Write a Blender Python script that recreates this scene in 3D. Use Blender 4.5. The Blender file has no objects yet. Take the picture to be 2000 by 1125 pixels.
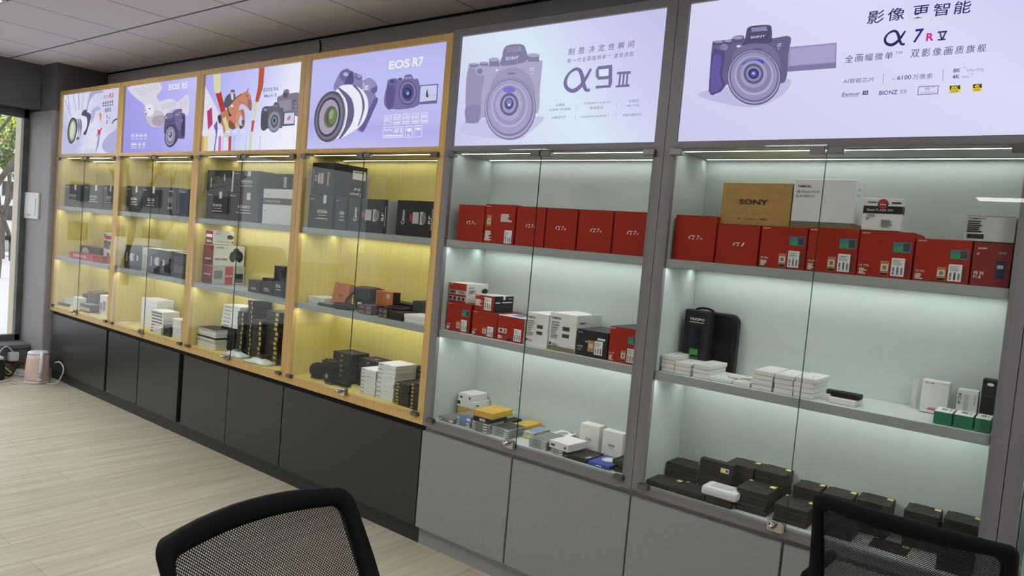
import bpy, bmesh, math, random
from mathutils import Vector, Matrix, Euler
from mathutils.geometry import tessellate_polygon
random.seed(7)
PI = math.pi
SC = bpy.context.scene
COL = SC.collection

# ------------------------------------------------------------------ camera, world, exposure
FOC = 1417.946
cam_d = bpy.data.cameras.new('camera')
cam_d.sensor_fit = 'HORIZONTAL'; cam_d.sensor_width = 36.0
cam_d.lens = FOC * 36.0 / 2000.0
cam_d.clip_start = 0.05; cam_d.clip_end = 400
cam = bpy.data.objects.new('camera', cam_d); COL.objects.link(cam)
cam.location = (6.51910769, -2.34537148, 1.40137894)
cam.rotation_euler = (math.radians(86.54670955), math.radians(-4.92378678), math.radians(38.02359434))
SC.camera = cam

world = bpy.data.worlds.new('world'); SC.world = world
world.use_nodes = True
wn = world.node_tree
for n in list(wn.nodes): wn.nodes.remove(n)
w_out = wn.nodes.new('ShaderNodeOutputWorld'); w_bg = wn.nodes.new('ShaderNodeBackground')
w_tc = wn.nodes.new('ShaderNodeTexCoord'); w_no = wn.nodes.new('ShaderNodeTexNoise'); w_rp = wn.nodes.new('ShaderNodeValToRGB')
w_no.inputs['Scale'].default_value = 2.2; w_no.inputs['Detail'].default_value = 4
w_rp.color_ramp.elements[0].color = (0.78, 0.84, 0.95, 1); w_rp.color_ramp.elements[1].color = (1, 1, 1, 1)
wn.links.new(w_tc.outputs['Generated'], w_no.inputs['Vector']); wn.links.new(w_no.outputs['Fac'], w_rp.inputs['Fac'])
wn.links.new(w_rp.outputs['Color'], w_bg.inputs['Color']); wn.links.new(w_bg.outputs['Background'], w_out.inputs['Surface'])
w_bg.inputs['Strength'].default_value = 2.5

SC.view_settings.view_transform = 'Standard'
SC.view_settings.look = 'None'
SC.view_settings.gamma = 1.0
SC.view_settings.exposure = 0.0
SC.cycles.use_denoising = True
SC.cycles.max_bounces = 8
SC.cycles.diffuse_bounces = 4
SC.cycles.glossy_bounces = 4
SC.cycles.transparent_max_bounces = 24
SC.cycles.sample_clamp_indirect = 4.0
SC.cycles.caustics_reflective = False
SC.cycles.caustics_refractive = False
LED_POWER = 28.0
CEILING_POWER = 21.0  # pushed up to replace daylight from the unseen shop front

# ------------------------------------------------------------------ measuring: a photo pixel to a point on a real plane
CR = cam.rotation_euler.to_matrix(); CC = Vector(cam.location)
def at(u, v, **k):
    d = CR @ Vector(((u - 1000) / FOC, (562.5 - v) / FOC, -1.0))
    a = 'xyz'.index(list(k)[0]); t = (list(k.values())[0] - CC[a]) / d[a]
    return CC + d * t
ZC = (1.0, 0.0, 0.0)
def ctx(s, ox, oy):
    global ZC
    ZC = (s, ox, oy)
def P(p): return (p[0] / ZC[0] + ZC[1], p[1] / ZC[0] + ZC[2])

# ------------------------------------------------------------------ materials
def lin(c):
    return tuple(((x / 255.0) / 12.92 if x / 255.0 <= 0.04045 else ((x / 255.0 + 0.055) / 1.055) ** 2.4) for x in c)
MATS = {}
def mat(name, rgb, rough=0.5, metal=0.0, var=0.06, scale=14.0, bump=0.0, spec=0.5, coat=0.0, stretch=None):
    """plain surface with a procedural mottling"""
    if name in MATS: return MATS[name]
    m = bpy.data.materials.new(name); m.use_nodes = True
    nt = m.node_tree; b = nt.nodes['Principled BSDF']
    b.inputs['Roughness'].default_value = rough; b.inputs['Metallic'].default_value = metal
    b.inputs['Specular IOR Level'].default_value = spec
    if coat: b.inputs['Coat Weight'].default_value = coat
    c = lin(rgb)
    tc = nt.nodes.new('ShaderNodeTexCoord'); no = nt.nodes.new('ShaderNodeTexNoise'); rp = nt.nodes.new('ShaderNodeValToRGB')
    no.inputs['Scale'].default_value = scale; no.inputs['Detail'].default_value = 5
    rp.color_ramp.elements[0].position = 0.3; rp.color_ramp.elements[1].position = 0.7
    rp.color_ramp.elements[0].color = (*[x * (1 - var) for x in c], 1); rp.color_ramp.elements[1].color = (*[min(1, x * (1 + var)) for x in c], 1)
    src = tc.outputs['Object']
    if stretch:
        mp = nt.nodes.new('ShaderNodeMapping'); mp.inputs['Scale'].default_value = stretch
        nt.links.new(src, mp.inputs['Vector']); src = mp.outputs['Vector']
    nt.links.new(src, no.inputs['Vector']); nt.links.new(no.outputs['Fac'], rp.inputs['Fac'])
    nt.links.new(rp.outputs['Color'], b.inputs['Base Color'])
    if bump:
        bp = nt.nodes.new('ShaderNodeBump'); bp.inputs['Strength'].default_value = bump; bp.inputs['Distance'].default_value = 0.002
        nt.links.new(no.outputs['Fac'], bp.inputs['Height']); nt.links.new(bp.outputs['Normal'], b.inputs['Normal'])
    MATS[name] = m
    return m
def emit(name, rgb, strength=1.0):
    if name in MATS: return MATS[name]
    m = bpy.data.materials.new(name); m.use_nodes = True
    nt = m.node_tree
    for n in list(nt.nodes): nt.nodes.remove(n)
    o = nt.nodes.new('ShaderNodeOutputMaterial'); e = nt.nodes.new('ShaderNodeEmission')
    e.inputs['Color'].default_value = (*lin(rgb), 1); e.inputs['Strength'].default_value = strength
    nt.links.new(e.outputs[0], o.inputs[0]); MATS[name] = m
    return m
def ink(rgb):                                    # one printed colour of a backlit film
    return emit('backlit_ink_%02x%02x%02x' % tuple(int(x) for x in rgb), rgb, 1.0)
def emit_ramp(name, stops, vec=(1, 0, 0), noise=0.0, scale=3.0, cen=0.0):
    """backlit film whose print runs through several colours across the panel (object space, metres)"""
    m = bpy.data.materials.new(name); m.use_nodes = True
    nt = m.node_tree
    for n in list(nt.nodes): nt.nodes.remove(n)
    o = nt.nodes.new('ShaderNodeOutputMaterial'); e = nt.nodes.new('ShaderNodeEmission')
    tc = nt.nodes.new('ShaderNodeTexCoord'); dp = nt.nodes.new('ShaderNodeVectorMath'); dp.operation = 'DOT_PRODUCT'
    dp.inputs[1].default_value = vec
    nt.links.new(tc.outputs['Generated'], dp.inputs[0])
    ad = nt.nodes.new('ShaderNodeMath'); ad.operation = 'ADD'; ad.inputs[1].default_value = cen
    nt.links.new(dp.outputs['Value'], ad.inputs[0]); src = ad.outputs[0]
    if noise:
        no = nt.nodes.new('ShaderNodeTexNoise'); no.inputs['Scale'].default_value = scale; no.inputs['Detail'].default_value = 3
        nt.links.new(tc.outputs['Generated'], no.inputs['Vector'])
        mu = nt.nodes.new('ShaderNodeMath'); mu.operation = 'MULTIPLY_ADD'; mu.inputs[1].default_value = noise; 
        nt.links.new(no.outputs['Fac'], mu.inputs[0]); nt.links.new(src, mu.inputs[2]); src = mu.outputs[0]
    rp = nt.nodes.new('ShaderNodeValToRGB')
    el = rp.color_ramp.elements
    while len(el) < len(stops): el.new(0.5)
    for k, (p, c) in enumerate(stops):
        el[k].position = p; el[k].color = (*lin(c), 1)
    nt.links.new(src, rp.inputs['Fac']); nt.links.new(rp.outputs['Color'], e.inputs['Color'])
    nt.links.new(e.outputs[0], o.inputs[0]); MATS[name] = m
    return m
def glass_mat(name, tint=(1, 1, 1), base=0.04):
    """clear pane: straight transmission plus a Schlick mirror reflection on each face"""
    m = bpy.data.materials.new(name); m.use_nodes = True
    nt = m.node_tree
    for n in list(nt.nodes): nt.nodes.remove(n)
    o = nt.nodes.new('ShaderNodeOutputMaterial'); tr = nt.nodes.new('ShaderNodeBsdfTransparent'); gl = nt.nodes.new('ShaderNodeBsdfGlossy')
    tr.inputs['Color'].default_value = (*tint, 1); gl.inputs['Roughness'].default_value = 0.0
    lw = nt.nodes.new('ShaderNodeLayerWeight'); lw.inputs['Blend'].default_value = 0.5
    pw = nt.nodes.new('ShaderNodeMath'); pw.operation = 'POWER'; pw.inputs[1].default_value = 5
    ma = nt.nodes.new('ShaderNodeMath'); ma.operation = 'MULTIPLY_ADD'; ma.inputs[1].default_value = 1 - base; ma.inputs[2].default_value = base
    mx = nt.nodes.new('ShaderNodeMixShader')
    nt.links.new(lw.outputs['Facing'], pw.inputs[0]); nt.links.new(pw.outputs[0], ma.inputs[0])
    nt.links.new(ma.outputs[0], mx.inputs[0]); nt.links.new(tr.outputs[0], mx.inputs[1]); nt.links.new(gl.outputs[0], mx.inputs[2])
    nt.links.new(mx.outputs[0], o.inputs[0]); MATS[name] = m
    return m

M = {}
M['floor'] = None
M['wall_grey'] = mat('grey_wall_paint', (194, 196, 206), 0.85, var=0.05, scale=6, bump=0.05)
M['dark_wall'] = mat('dark_grey_wall_paint', (104, 102, 108), 0.8, var=0.06, scale=5, bump=0.05)
M['column'] = mat('column_grey_laminate', (150, 147, 150), 0.55, var=0.04, scale=30)
M['room_wall'] = mat('dimmed_room_paint', (112, 109, 105), 0.85, var=0.04)  # unseen walls, toned dark so the door glass mirrors less haze
M['oak'] = mat('golden_oak_veneer', (212, 176, 108), 0.42, var=0.10, scale=6, stretch=(9, 9, 0.7))
M['oak_in'] = mat('yellow_oak_lining', (220, 202, 115), 0.5, var=0.05, scale=7, stretch=(8, 8, 0.5))
M['gframe'] = mat('silver_grey_laminate', (126, 124, 128), 0.45, var=0.03, scale=40)
M['gin'] = mat('pale_grey_lining', (196, 207, 201), 0.5, var=0.02, scale=40)
M['gdoor'] = mat('grey_matt_door', (148, 149, 149), 0.5, var=0.03, scale=60)
M['ddoor'] = mat('charcoal_satin_door', (49, 49, 47), 0.34, var=0.04, scale=60)
M['dplinth'] = mat('charcoal_plinth', (42, 41, 40), 0.5)
M['gap'] = mat('shadow_gap_black', (14, 14, 14), 0.8)
M['shelf'] = mat('brushed_shelf', (158, 166, 163), 0.42, var=0.05, scale=10, stretch=(1, 20, 20))
M['steel'] = mat('satin_steel', (120, 118, 116), 0.32, 0.85, var=0.05)
M['chrome'] = mat('chrome', (205, 203, 200), 0.12, 1.0, var=0.02)
M['rubber'] = mat('black_rubber', (11, 11, 12), 0.75, spec=0.3)
M['black'] = mat('black_card', (15, 15, 17), 0.6, var=0.12)
M['blackbox'] = mat('black_carton', (14, 14, 17), 0.6, var=0.1)
M['black_side'] = mat('black_carton_plain', (22, 22, 24), 0.6, var=0.1)
M['navy'] = mat('navy_carton', (24, 44, 78), 0.5)
M['brownblack'] = mat('brown_black_carton', (27, 22, 18), 0.5, var=0.15)
M['red'] = mat('vermilion_carton', (162, 42, 23), 0.6, var=0.05, spec=0.25)
M['red2'] = mat('deep_red_carton', (126, 30, 26), 0.5, var=0.06)
M['redtop'] = mat('dark_red_lid', (110, 40, 30), 0.6)
M['white'] = mat('white_carton', (226, 226, 220), 0.55, var=0.02)
M['white_cool'] = mat('cool_white_carton', (222, 226, 226), 0.55, var=0.02)
M['ltgrey'] = mat('light_grey_carton', (188, 190, 188), 0.55, var=0.03)
M['grey'] = mat('mid_grey_carton', (122, 124, 124), 0.55)
M['dkgrey'] = mat('dark_grey_carton', (62, 62, 62), 0.6)
M['khaki'] = mat('khaki_band', (120, 112, 84), 0.6)
M['kraft'] = mat('kraft_cardboard', (176, 140, 82), 0.75, var=0.08, scale=40)
M['ochre'] = mat('ochre_carton', (206, 164, 62), 0.55)
M['orange'] = mat('orange_brown_carton', (178, 106, 56), 0.6, var=0.08)
M['brown'] = mat('brown_leather', (92, 62, 46), 0.6, var=0.12)
M['purple'] = mat('plum_carton', (82, 48, 58), 0.5, var=0.2)
M['blue'] = mat('blue_carton', (48, 66, 160), 0.45)
M['ltblue'] = mat('sky_blue_case', (104, 146, 196), 0.35)
M['cyan'] = mat('teal_print', (60, 120, 140), 0.5)
M['green'] = mat('green_carton', (34, 118, 82), 0.35, var=0.12)
M['greenlabel'] = mat('green_label', (64, 150, 84), 0.5)
M['case'] = mat('smoky_plastic_case', (128, 134, 130), 0.18, var=0.25, scale=60)
M['case_lt'] = mat('clear_plastic_case', (170, 176, 172), 0.15, var=0.25, scale=60)
M['yellow'] = mat('yellow_sticker', (226, 214, 110), 0.5)
M['gold'] = mat('gold_print', (196, 168, 72), 0.35, 0.3)
M['w_ink'] = mat('white_ink', (240, 240, 238), 0.6, var=0.0)
M['g_ink'] = mat('grey_ink', (150, 152, 152), 0.6, var=0.0)
M['b_ink'] = mat('black_ink', (24, 24, 26), 0.6, var=0.0)
M['r_ink'] = mat('red_ink', (196, 40, 48), 0.6, var=0.0)
M['o_ink'] = mat('ochre_ink', (190, 128, 60), 0.6, var=0.0)
M['dim_ink'] = mat('dim_foil_ink', (96, 82, 66), 0.4, 0.3)
M['film'] = mat('hang_tab_film', (210, 214, 210), 0.2)
M['glass'] = glass_mat('door_glass', (0.985, 0.995, 0.99), 0.018)
M['glass_edge'] = mat('green_glass_edge', (58, 76, 70), 0.2)
M['winglass'] = glass_mat('window_glass', (0.97, 0.99, 0.985), 0.04)
M['led'] = emit('led_strip_glow', (250, 255, 255), LED_POWER)
M['led_top'] = emit('led_strip_glow_top', (250, 255, 255), LED_POWER * 0.62)
M['ceil_led'] = emit('ceiling_panel_glow', (255, 253, 250), CEILING_POWER)

# ------------------------------------------------------------------ mesh helpers
def add_box(bm, x0, x1, y0, y1, z0, z1, mi=0, bev=0.0):
    vs = [bm.verts.new(p) for p in ((x0, y0, z0), (x1, y0, z0), (x1, y1, z0), (x0, y1, z0), (x0, y0, z1), (x1, y0, z1), (x1, y1, z1), (x0, y1, z1))]
    fs = [bm.faces.new([vs[i] for i in q]) for q in ((0, 3, 2, 1), (4, 5, 6, 7), (0, 1, 5, 4), (1, 2, 6, 5), (2, 3, 7, 6), (3, 0, 4, 7))]
    for f in fs: f.material_index = mi
    if bev:
        es = list({e for f in fs for e in f.edges})
        r = bmesh.ops.bevel(bm, geom=es, offset=bev, segments=2, profile=0.6, affect='EDGES')
        for f in r['faces']: f.material_index = mi
    return fs
def add_tube(bm, pts, r, seg=10, mi=0, cap=True):
    """round tube along a polyline; r is a number or one radius per point"""
    pts = [Vector(p) for p in pts]; n = len(pts)
    rs = r if isinstance(r, (list, tuple)) else [r] * n
    rings = []
    up = Vector((0, 0, 1))
    for i in range(n):
        t = (pts[min(i + 1, n - 1)] - pts[max(i - 1, 0)])
        t = t.normalized() if t.length > 1e-9 else Vector((0, 0, 1))
        a = up if abs(t.dot(up)) < 0.95 else Vector((1, 0, 0))
        s = t.cross(a).normalized(); q = s.cross(t).normalized()
        rings.append([bm.verts.new(pts[i] + (s * math.cos(2 * PI * k / seg) + q * math.sin(2 * PI * k / seg)) * rs[i]) for k in range(seg)])
    for i in range(n - 1):
        for k in range(seg):
            f = bm.faces.new((rings[i][k], rings[i][(k + 1) % seg], rings[i + 1][(k + 1) % seg], rings[i + 1][k])); f.material_index = mi; f.smooth = True
    if cap:
        for rg in (list(reversed(rings[0])), rings[-1]):
            f = bm.faces.new(rg); f.material_index = mi
def add_lathe(bm, prof, seg=32, mi=0, c=(0, 0, 0)):
    rings = []
    for r, z in prof:
        rings.append([bm.verts.new((c[0] + r * math.cos(2 * PI * k / seg), c[1] + r * math.sin(2 * PI * k / seg), c[2] + z)) for k in range(seg)])
    for i in range(len(prof) - 1):
        for k in range(seg):
            f = bm.faces.new((rings[i][k], rings[i][(k + 1) % seg], rings[i + 1][(k + 1) % seg], rings[i + 1][k])); f.smooth = True; f.material_index = mi
    if prof[0][0] > 1e-4: bm.faces.new(list(reversed(rings[0]))).material_index = mi
    if prof[-1][0] > 1e-4: bm.faces.new(rings[-1]).material_index = mi
def spline(pts, n=8):
    pts = [Vector(p) for p in pts]; out = []
    for i in range(len(pts) - 1):
        p0, p1, p2, p3 = pts[max(i - 1, 0)], pts[i], pts[i + 1], pts[min(i + 2, len(pts) - 1)]
        for k in range(n):
            t = k / n
            out.append(0.5 * ((2 * p1) + (p2 - p0) * t + (2 * p0 - 5 * p1 + 4 * p2 - p3) * t * t + (3 * p1 - p0 - 3 * p2 + p3) * t ** 3))
    out.append(pts[-1]); return out
def obj(name, bm, mats, parent=None, loc=None, fix=True):
    if fix: bmesh.ops.recalc_face_normals(bm, faces=bm.faces)
    me = bpy.data.meshes.new(name); bm.to_mesh(me); bm.free()
    for m in (mats if isinstance(mats, (list, tuple)) else [mats]): me.materials.append(m)
    o = bpy.data.objects.new(name, me); COL.objects.link(o)
    if parent is not None: o.parent = parent
    if loc is not None: o.location = loc
    return o
def tag(o, label, cat, group=None):
    o['label'] = label; o['category'] = cat
    if group: o['group'] = group
    return o
def thing(name, label, cat, loc=(0, 0, 0), rz=0.0, group=None):
    o = bpy.data.objects.new(name, None); COL.objects.link(o); o.empty_display_size = 0.05
    o.location = loc; o.rotation_euler = (0, 0, rz)
    return tag(o, label, cat, group)
def struct(name, bm, mats, label=None, parent=None):
    o = obj(name, bm, mats, parent)
    if parent is None:
        o['kind'] = 'structure'
    if label: o['label'] = label
    return o
# lettering: glyph outlines turned into flat mesh
TXC = {}
def glyphs(s, bold=0.0, shear=0.0):
    key = (s, bold, shear)
    if key in TXC: return TXC[key]
    c = bpy.data.curves.new('t', 'FONT'); c.body = s; c.size = 1.0; c.offset = bold; c.shear = shear
    c.resolution_u = 3
    o = bpy.data.objects.new('t', c); COL.objects.link(o)
    dg = bpy.context.evaluated_depsgraph_get(); dg.update()
    me = bpy.data.meshes.new_from_object(o.evaluated_get(dg))
    vs = [(v.co.x, v.co.y) for v in me.vertices]; fs = [tuple(p.vertices) for p in me.polygons]
    bpy.data.objects.remove(o); bpy.data.curves.remove(c); bpy.data.meshes.remove(me)
    if not vs: vs = [(0, 0)]
    x0 = min(v[0] for v in vs); x1 = max(v[0] for v in vs); y0 = min(v[1] for v in vs); y1 = max(v[1] for v in vs)
    TXC[key] = (vs, fs, x0, x1, y0, y1)
    return TXC[key]
def put_text(bm, s, fn, u0, v0, u1, v1, mi=0, bold=0.0, shear=0.0, turn=0):
    """fit the lettering into the rectangle u0..u1, v0..v1; fn maps (u, v) to a point; turn 1 reads upward, -1 downward"""
    vs, fs, x0, x1, y0, y1 = glyphs(s, bold, shear)
    W = max(x1 - x0, 1e-6); H = max(y1 - y0, 1e-6)
    new = []
    for x, y in vs:
        a = (x - x0) / W; b = (y - y0) / H
        if turn == 1: a, b = 1 - b, a
        elif turn == -1: a, b = b, 1 - a
        elif turn == 2: a, b = 1 - a, 1 - b
        new.append(bm.verts.new(fn(u0 + (u1 - u0) * a, v0 + (v1 - v0) * b)))
    for f in fs:
        try:
            q = bm.faces.new([new[i] for i in f]); q.material_index = mi
        except ValueError:
            pass

# ------------------------------------------------------------------ cartons
SEAM = [0.012, 1.083, 2.146, 3.209, 4.264, 5.327, 6.420, 7.49]     # joints between the cabinets
def face_fn(w, d, h, face, off):
    if face == 'f': return lambda u, v: (-w / 2 + u * w, -off, v * h)
    if face == 'r': return lambda u, v: (w / 2 + off, u * d, v * h)
    if face == 't': return lambda u, v: (-w / 2 + u * w, v * d, h + off)
PLACED = []
def clear_of(x0, x1, y0, dep, z0, h):
    """shave a box that would bite into its neighbour"""
    for a0, a1, b0, b1, c0, c1 in PLACED:
        if min(y0 + dep, b1) - max(y0, b0) < 0.002 or min(z0 + h, c1) - max(z0, c0) < 0.003: continue
        ov = min(x1, a1) - max(x0, a0)
        if 0 < ov < 0.5 * (x1 - x0):
            if (x0 + x1) > (a0 + a1): x0 = a1 + 0.001
            else: x1 = a0 - 0.001
    PLACED.append((x0, x1, y0, y0 + dep, z0, z0 + h))
    return x0, x1
def carton(name, label, cat, x0, x1, y0, dep, z0, h, mats=('white',), group=None, rz=0.0, deco=(), bev=0.0012, lid=None, tilt=0.0):
    """a box standing on z0 with its front at y0; mats: front, right side, top. deco: printed pieces that become its parts"""
    if not rz and not tilt:
        x0, x1 = clear_of(x0, x1, y0, dep, z0, h)
    w = x1 - x0
    mm = list(mats) + [mats[0]] * (3 - len(mats)) if len(mats) < 3 else list(mats)
    bm = bmesh.new(); add_box(bm, -w / 2, w / 2, 0, dep, 0, h, 0)
    if bev:
        bmesh.ops.bevel(bm, geom=list(bm.edges), offset=bev, segments=1, affect='EDGES')
    bmesh.ops.recalc_face_normals(bm, faces=bm.faces)
    for f in bm.faces:
        n = f.normal
        f.material_index = 1 if n.x > 0.7 else (2 if n.z > 0.7 else 0)
    o = obj(name, bm, [M[m] for m in mm])
    o.location = ((x0 + x1) / 2, y0, z0 + 0.0006 + max(0.0, -tilt) * dep); o.rotation_euler = (tilt, 0, rz)
    tag(o, label, cat, group)
    if deco: decorate(o, w, dep, h, deco)
    return o
def decorate(o, w, d, h, deco):
    txt, prt, bar = {}, [], []
    for k, e in enumerate(deco):
        if e[0] == 'T': txt.setdefault(e[8] if len(e) > 8 else 'w_ink', []).append(e)
        elif e[0] == 'B': bar.append(e)
        else: prt.append(e)
    if prt:
        bm = bmesh.new(); ms = []
        for k, e in enumerate(prt):
            fn = face_fn(w, d, h, e[1], 0.0005 + 0.0003 * k)
            if e[6] not in ms: ms.append(e[6])
            if e[0] == 'R':
                q = [(e[2], e[3]), (e[4], e[3]), (e[4], e[5]), (e[2], e[5])]
            else:
                cu, cv, ru, rv = (e[2] + e[4]) / 2, (e[3] + e[5]) / 2, (e[4] - e[2]) / 2, (e[5] - e[3]) / 2
                q = [(cu + ru * math.cos(2 * PI * a / 20), cv + rv * math.sin(2 * PI * a / 20)) for a in range(20)]
            f = bm.faces.new([bm.verts.new(fn(*p)) for p in q]); f.material_index = ms.index(e[6])
        obj('printed_panel', bm, [M[m] for m in ms], o, fix=False)
    for e in bar:                                  # white sticker with black bars: B, face, u0, v0, u1, v1, style
        bm = bmesh.new(); fn = face_fn(w, d, h, e[1], 0.0012); fn2 = face_fn(w, d, h, e[1], 0.0016)
        u0, v0, u1, v1 = e[2:6]
        f = bm.faces.new([bm.verts.new(fn(*p)) for p in ((u0, v0), (u1, v0), (u1, v1), (u0, v1))])
        rr = random.Random(int(u0 * 1000) + int(v0 * 77))
        def r(a, b, c, dd):
            q = bm.faces.new([bm.verts.new(fn2(u0 + (u1 - u0) * x, v0 + (v1 - v0) * y)) for x, y in ((a, b), (c, b), (c, dd), (a, dd))]); q.material_index = 1
        for x0 in (0.1, 0.42, 0.72):
            t = 0.08
            top = rr.uniform(0.4, 0.55)
            while t < top:
                hh = rr.choice((0.015, 0.025, 0.04)); r(x0, t, x0 + 0.17, t + hh); t += hh + rr.choice((0.012, 0.02))
        for y in (0.62, 0.7, 0.78, 0.86): r(0.1, y, rr.uniform(0.4, 0.85), y + 0.025)
        obj('barcode_sticker', bm, [M['w_ink'], M['b_ink']], o, fix=False)
    for mk, es in txt.items():                     # T, face, string, u0, v0, u1, v1, turn, ink, bold, shear
        bm = bmesh.new()
        for e in es:
            fn = face_fn(w, d, h, e[1], 0.002)
            put_text(bm, e[2], fn, e[3], e[4], e[5], e[6], 0, e[9] if len(e) > 9 else 0.0, e[10] if len(e) > 10 else 0.0, e[7])
        obj('lettering', bm, M[mk], o, fix=False)
def lines(face, u0, u1, v0, v1, n, m='g_ink', seed=1):
    rr = random.Random(seed); out = []
    for k in range(n):
        v = v1 - (v1 - v0) * (k + 0.5) / n; t = (v1 - v0) / n * 0.32
        out.append(('R', face, u0, v - t, u0 + (u1 - u0) * rr.uniform(0.55, 1.0), v + t, m))
    return out
def pdims(zs, bl, br, tl, y0=None, sr=None):
    bl, br, tl = P(bl), P(br), P(tl)
    if y0 is None: y0 = min(max(at(*bl, z=zs).y, 0.03), 0.17)
    x0 = at(*bl, y=y0).x; x1 = at(*br, y=y0).x; h = at(*tl, y=y0).z - zs
    for a_, b_ in zip(SEAM[:-1], SEAM[1:]):      # keep clear of the side panels
        if a_ - 0.3 * (a_ < 0.1) < (x0 + x1) / 2 < b_: x0 = max(x0, a_ + 0.047); x1 = min(x1, b_ - 0.047)
    dep = None
    if sr is not None: dep = at(*P(sr), x=x1).y - y0
    return x0, x1, y0, h, dep
def pbox(name, label, cat, zs, bl, br, tl, y0=None, dep=0.12, sr=None, **k):
    x0, x1, y0, h, d2 = pdims(zs, bl, br, tl, y0, sr)
    d = dep if d2 is None else d2
    d = min(max(d, 0.03), 0.279 - y0)
    return carton(name, label, cat, x0 + 0.001, x1 - 0.001, y0, d, zs, h, **k)
ORD = ['bottom', 'second up', 'third up', 'fourth up', 'fifth up', 'sixth up', 'seventh up', 'eighth up', 'ninth up', 'tenth up', 'eleventh up', 'twelfth up']
def pstack(name, desc, where, cat, zs, bl, br, tl, n, y0=None, dep=0.12, sr=None, jit=0.003, group=None, deco=None, mats=('white',), each=None, gap=0.0008, bev=0.0015):
    x0, x1, y0, h, d2 = pdims(zs, bl, br, tl, y0, sr)
    d = dep if d2 is None else d2
    d = min(max(d, 0.03), 0.275 - y0)
    out = []
    x0, x1 = clear_of(x0, x1, y0, d, zs, h)
    x0 += jit * 0.3; x1 -= jit * 0.3
    for i in range(n):
        jx, jy, jr = random.uniform(-jit, jit), random.uniform(0, jit), random.uniform(-1, 1) * jit * 6
        o_ = ORD[i] if i < n - 1 else ('top' if n > 1 else '')
        lab = ('%s, %s %s' % (desc, o_, where)) if o_ else ('%s, %s' % (desc, where))
        mm = each[i] if each else mats
        out.append(carton(name, lab, cat, x0 + jx + 0.001, x1 + jx - 0.001, y0 + jy, d, zs + h * i / n, h / n - gap, mats=mm, group=group, rz=jr + 1e-6, deco=deco(i) if deco else (), bev=bev))
    return out, (x0, x1, y0, d, zs + h)

# ------------------------------------------------------------------ the room
ZCEIL = 2.526; YW = 0.355
def floor_mat():
    m = bpy.data.materials.new('pale_wood_planks'); m.use_nodes = True
    nt = m.node_tree; b = nt.nodes['Principled BSDF']; L = nt.links
    tc = nt.nodes.new('ShaderNodeTexCoord')
    mp = nt.nodes.new('ShaderNodeMapping'); mp.inputs['Rotation'].default_value = (0, 0, PI / 2); L.new(tc.outputs['Object'], mp.inputs['Vector'])
    br = nt.nodes.new('ShaderNodeTexBrick'); br.offset = 0.37; br.inputs['Scale'].default_value = 1.0
    br.inputs['Brick Width'].default_value = 1.25; br.inputs['Row Height'].default_value = 0.2; br.inputs['Mortar Size'].default_value = 0.0012
    br.inputs['Color1'].default_value = (*lin((206, 198, 180)), 1); br.inputs['Color2'].default_value = (*lin((199, 191, 173)), 1); br.inputs['Mortar'].default_value = (*lin((158, 148, 130)), 1)
    L.new(mp.outputs['Vector'], br.inputs['Vector'])
    m2 = nt.nodes.new('ShaderNodeMapping'); m2.inputs['Scale'].default_value = (16, 0.9, 1); L.new(tc.outputs['Object'], m2.inputs['Vector'])
    no = nt.nodes.new('ShaderNodeTexNoise'); no.inputs['Scale'].default_value = 1.6; no.inputs['Detail'].default_value = 6; no.inputs['Distortion'].default_value = 0.6
    L.new(m2.outputs['Vector'], no.inputs['Vector'])
    rp = nt.nodes.new('ShaderNodeValToRGB'); rp.color_ramp.elements[0].position = 0.34; rp.color_ramp.elements[1].position = 0.66
    rp.color_ramp.elements[0].color = (*lin((224, 220, 208)), 1); rp.color_ramp.elements[1].color = (1, 1, 1, 1)
    L.new(no.outputs['Fac'], rp.inputs['Fac'])
    mx = nt.nodes.new('ShaderNodeMix'); mx.data_type = 'RGBA'; mx.blend_type = 'MULTIPLY'; mx.inputs['Factor'].default_value = 0.85
    L.new(br.outputs['Color'], mx.inputs['A']); L.new(rp.outputs['Color'], mx.inputs['B']); L.new(mx.outputs['Result'], b.inputs['Base Color'])
    b.inputs['Roughness'].default_value = 0.42; b.inputs['Specular IOR Level'].default_value = 0.4
    return m
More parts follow.
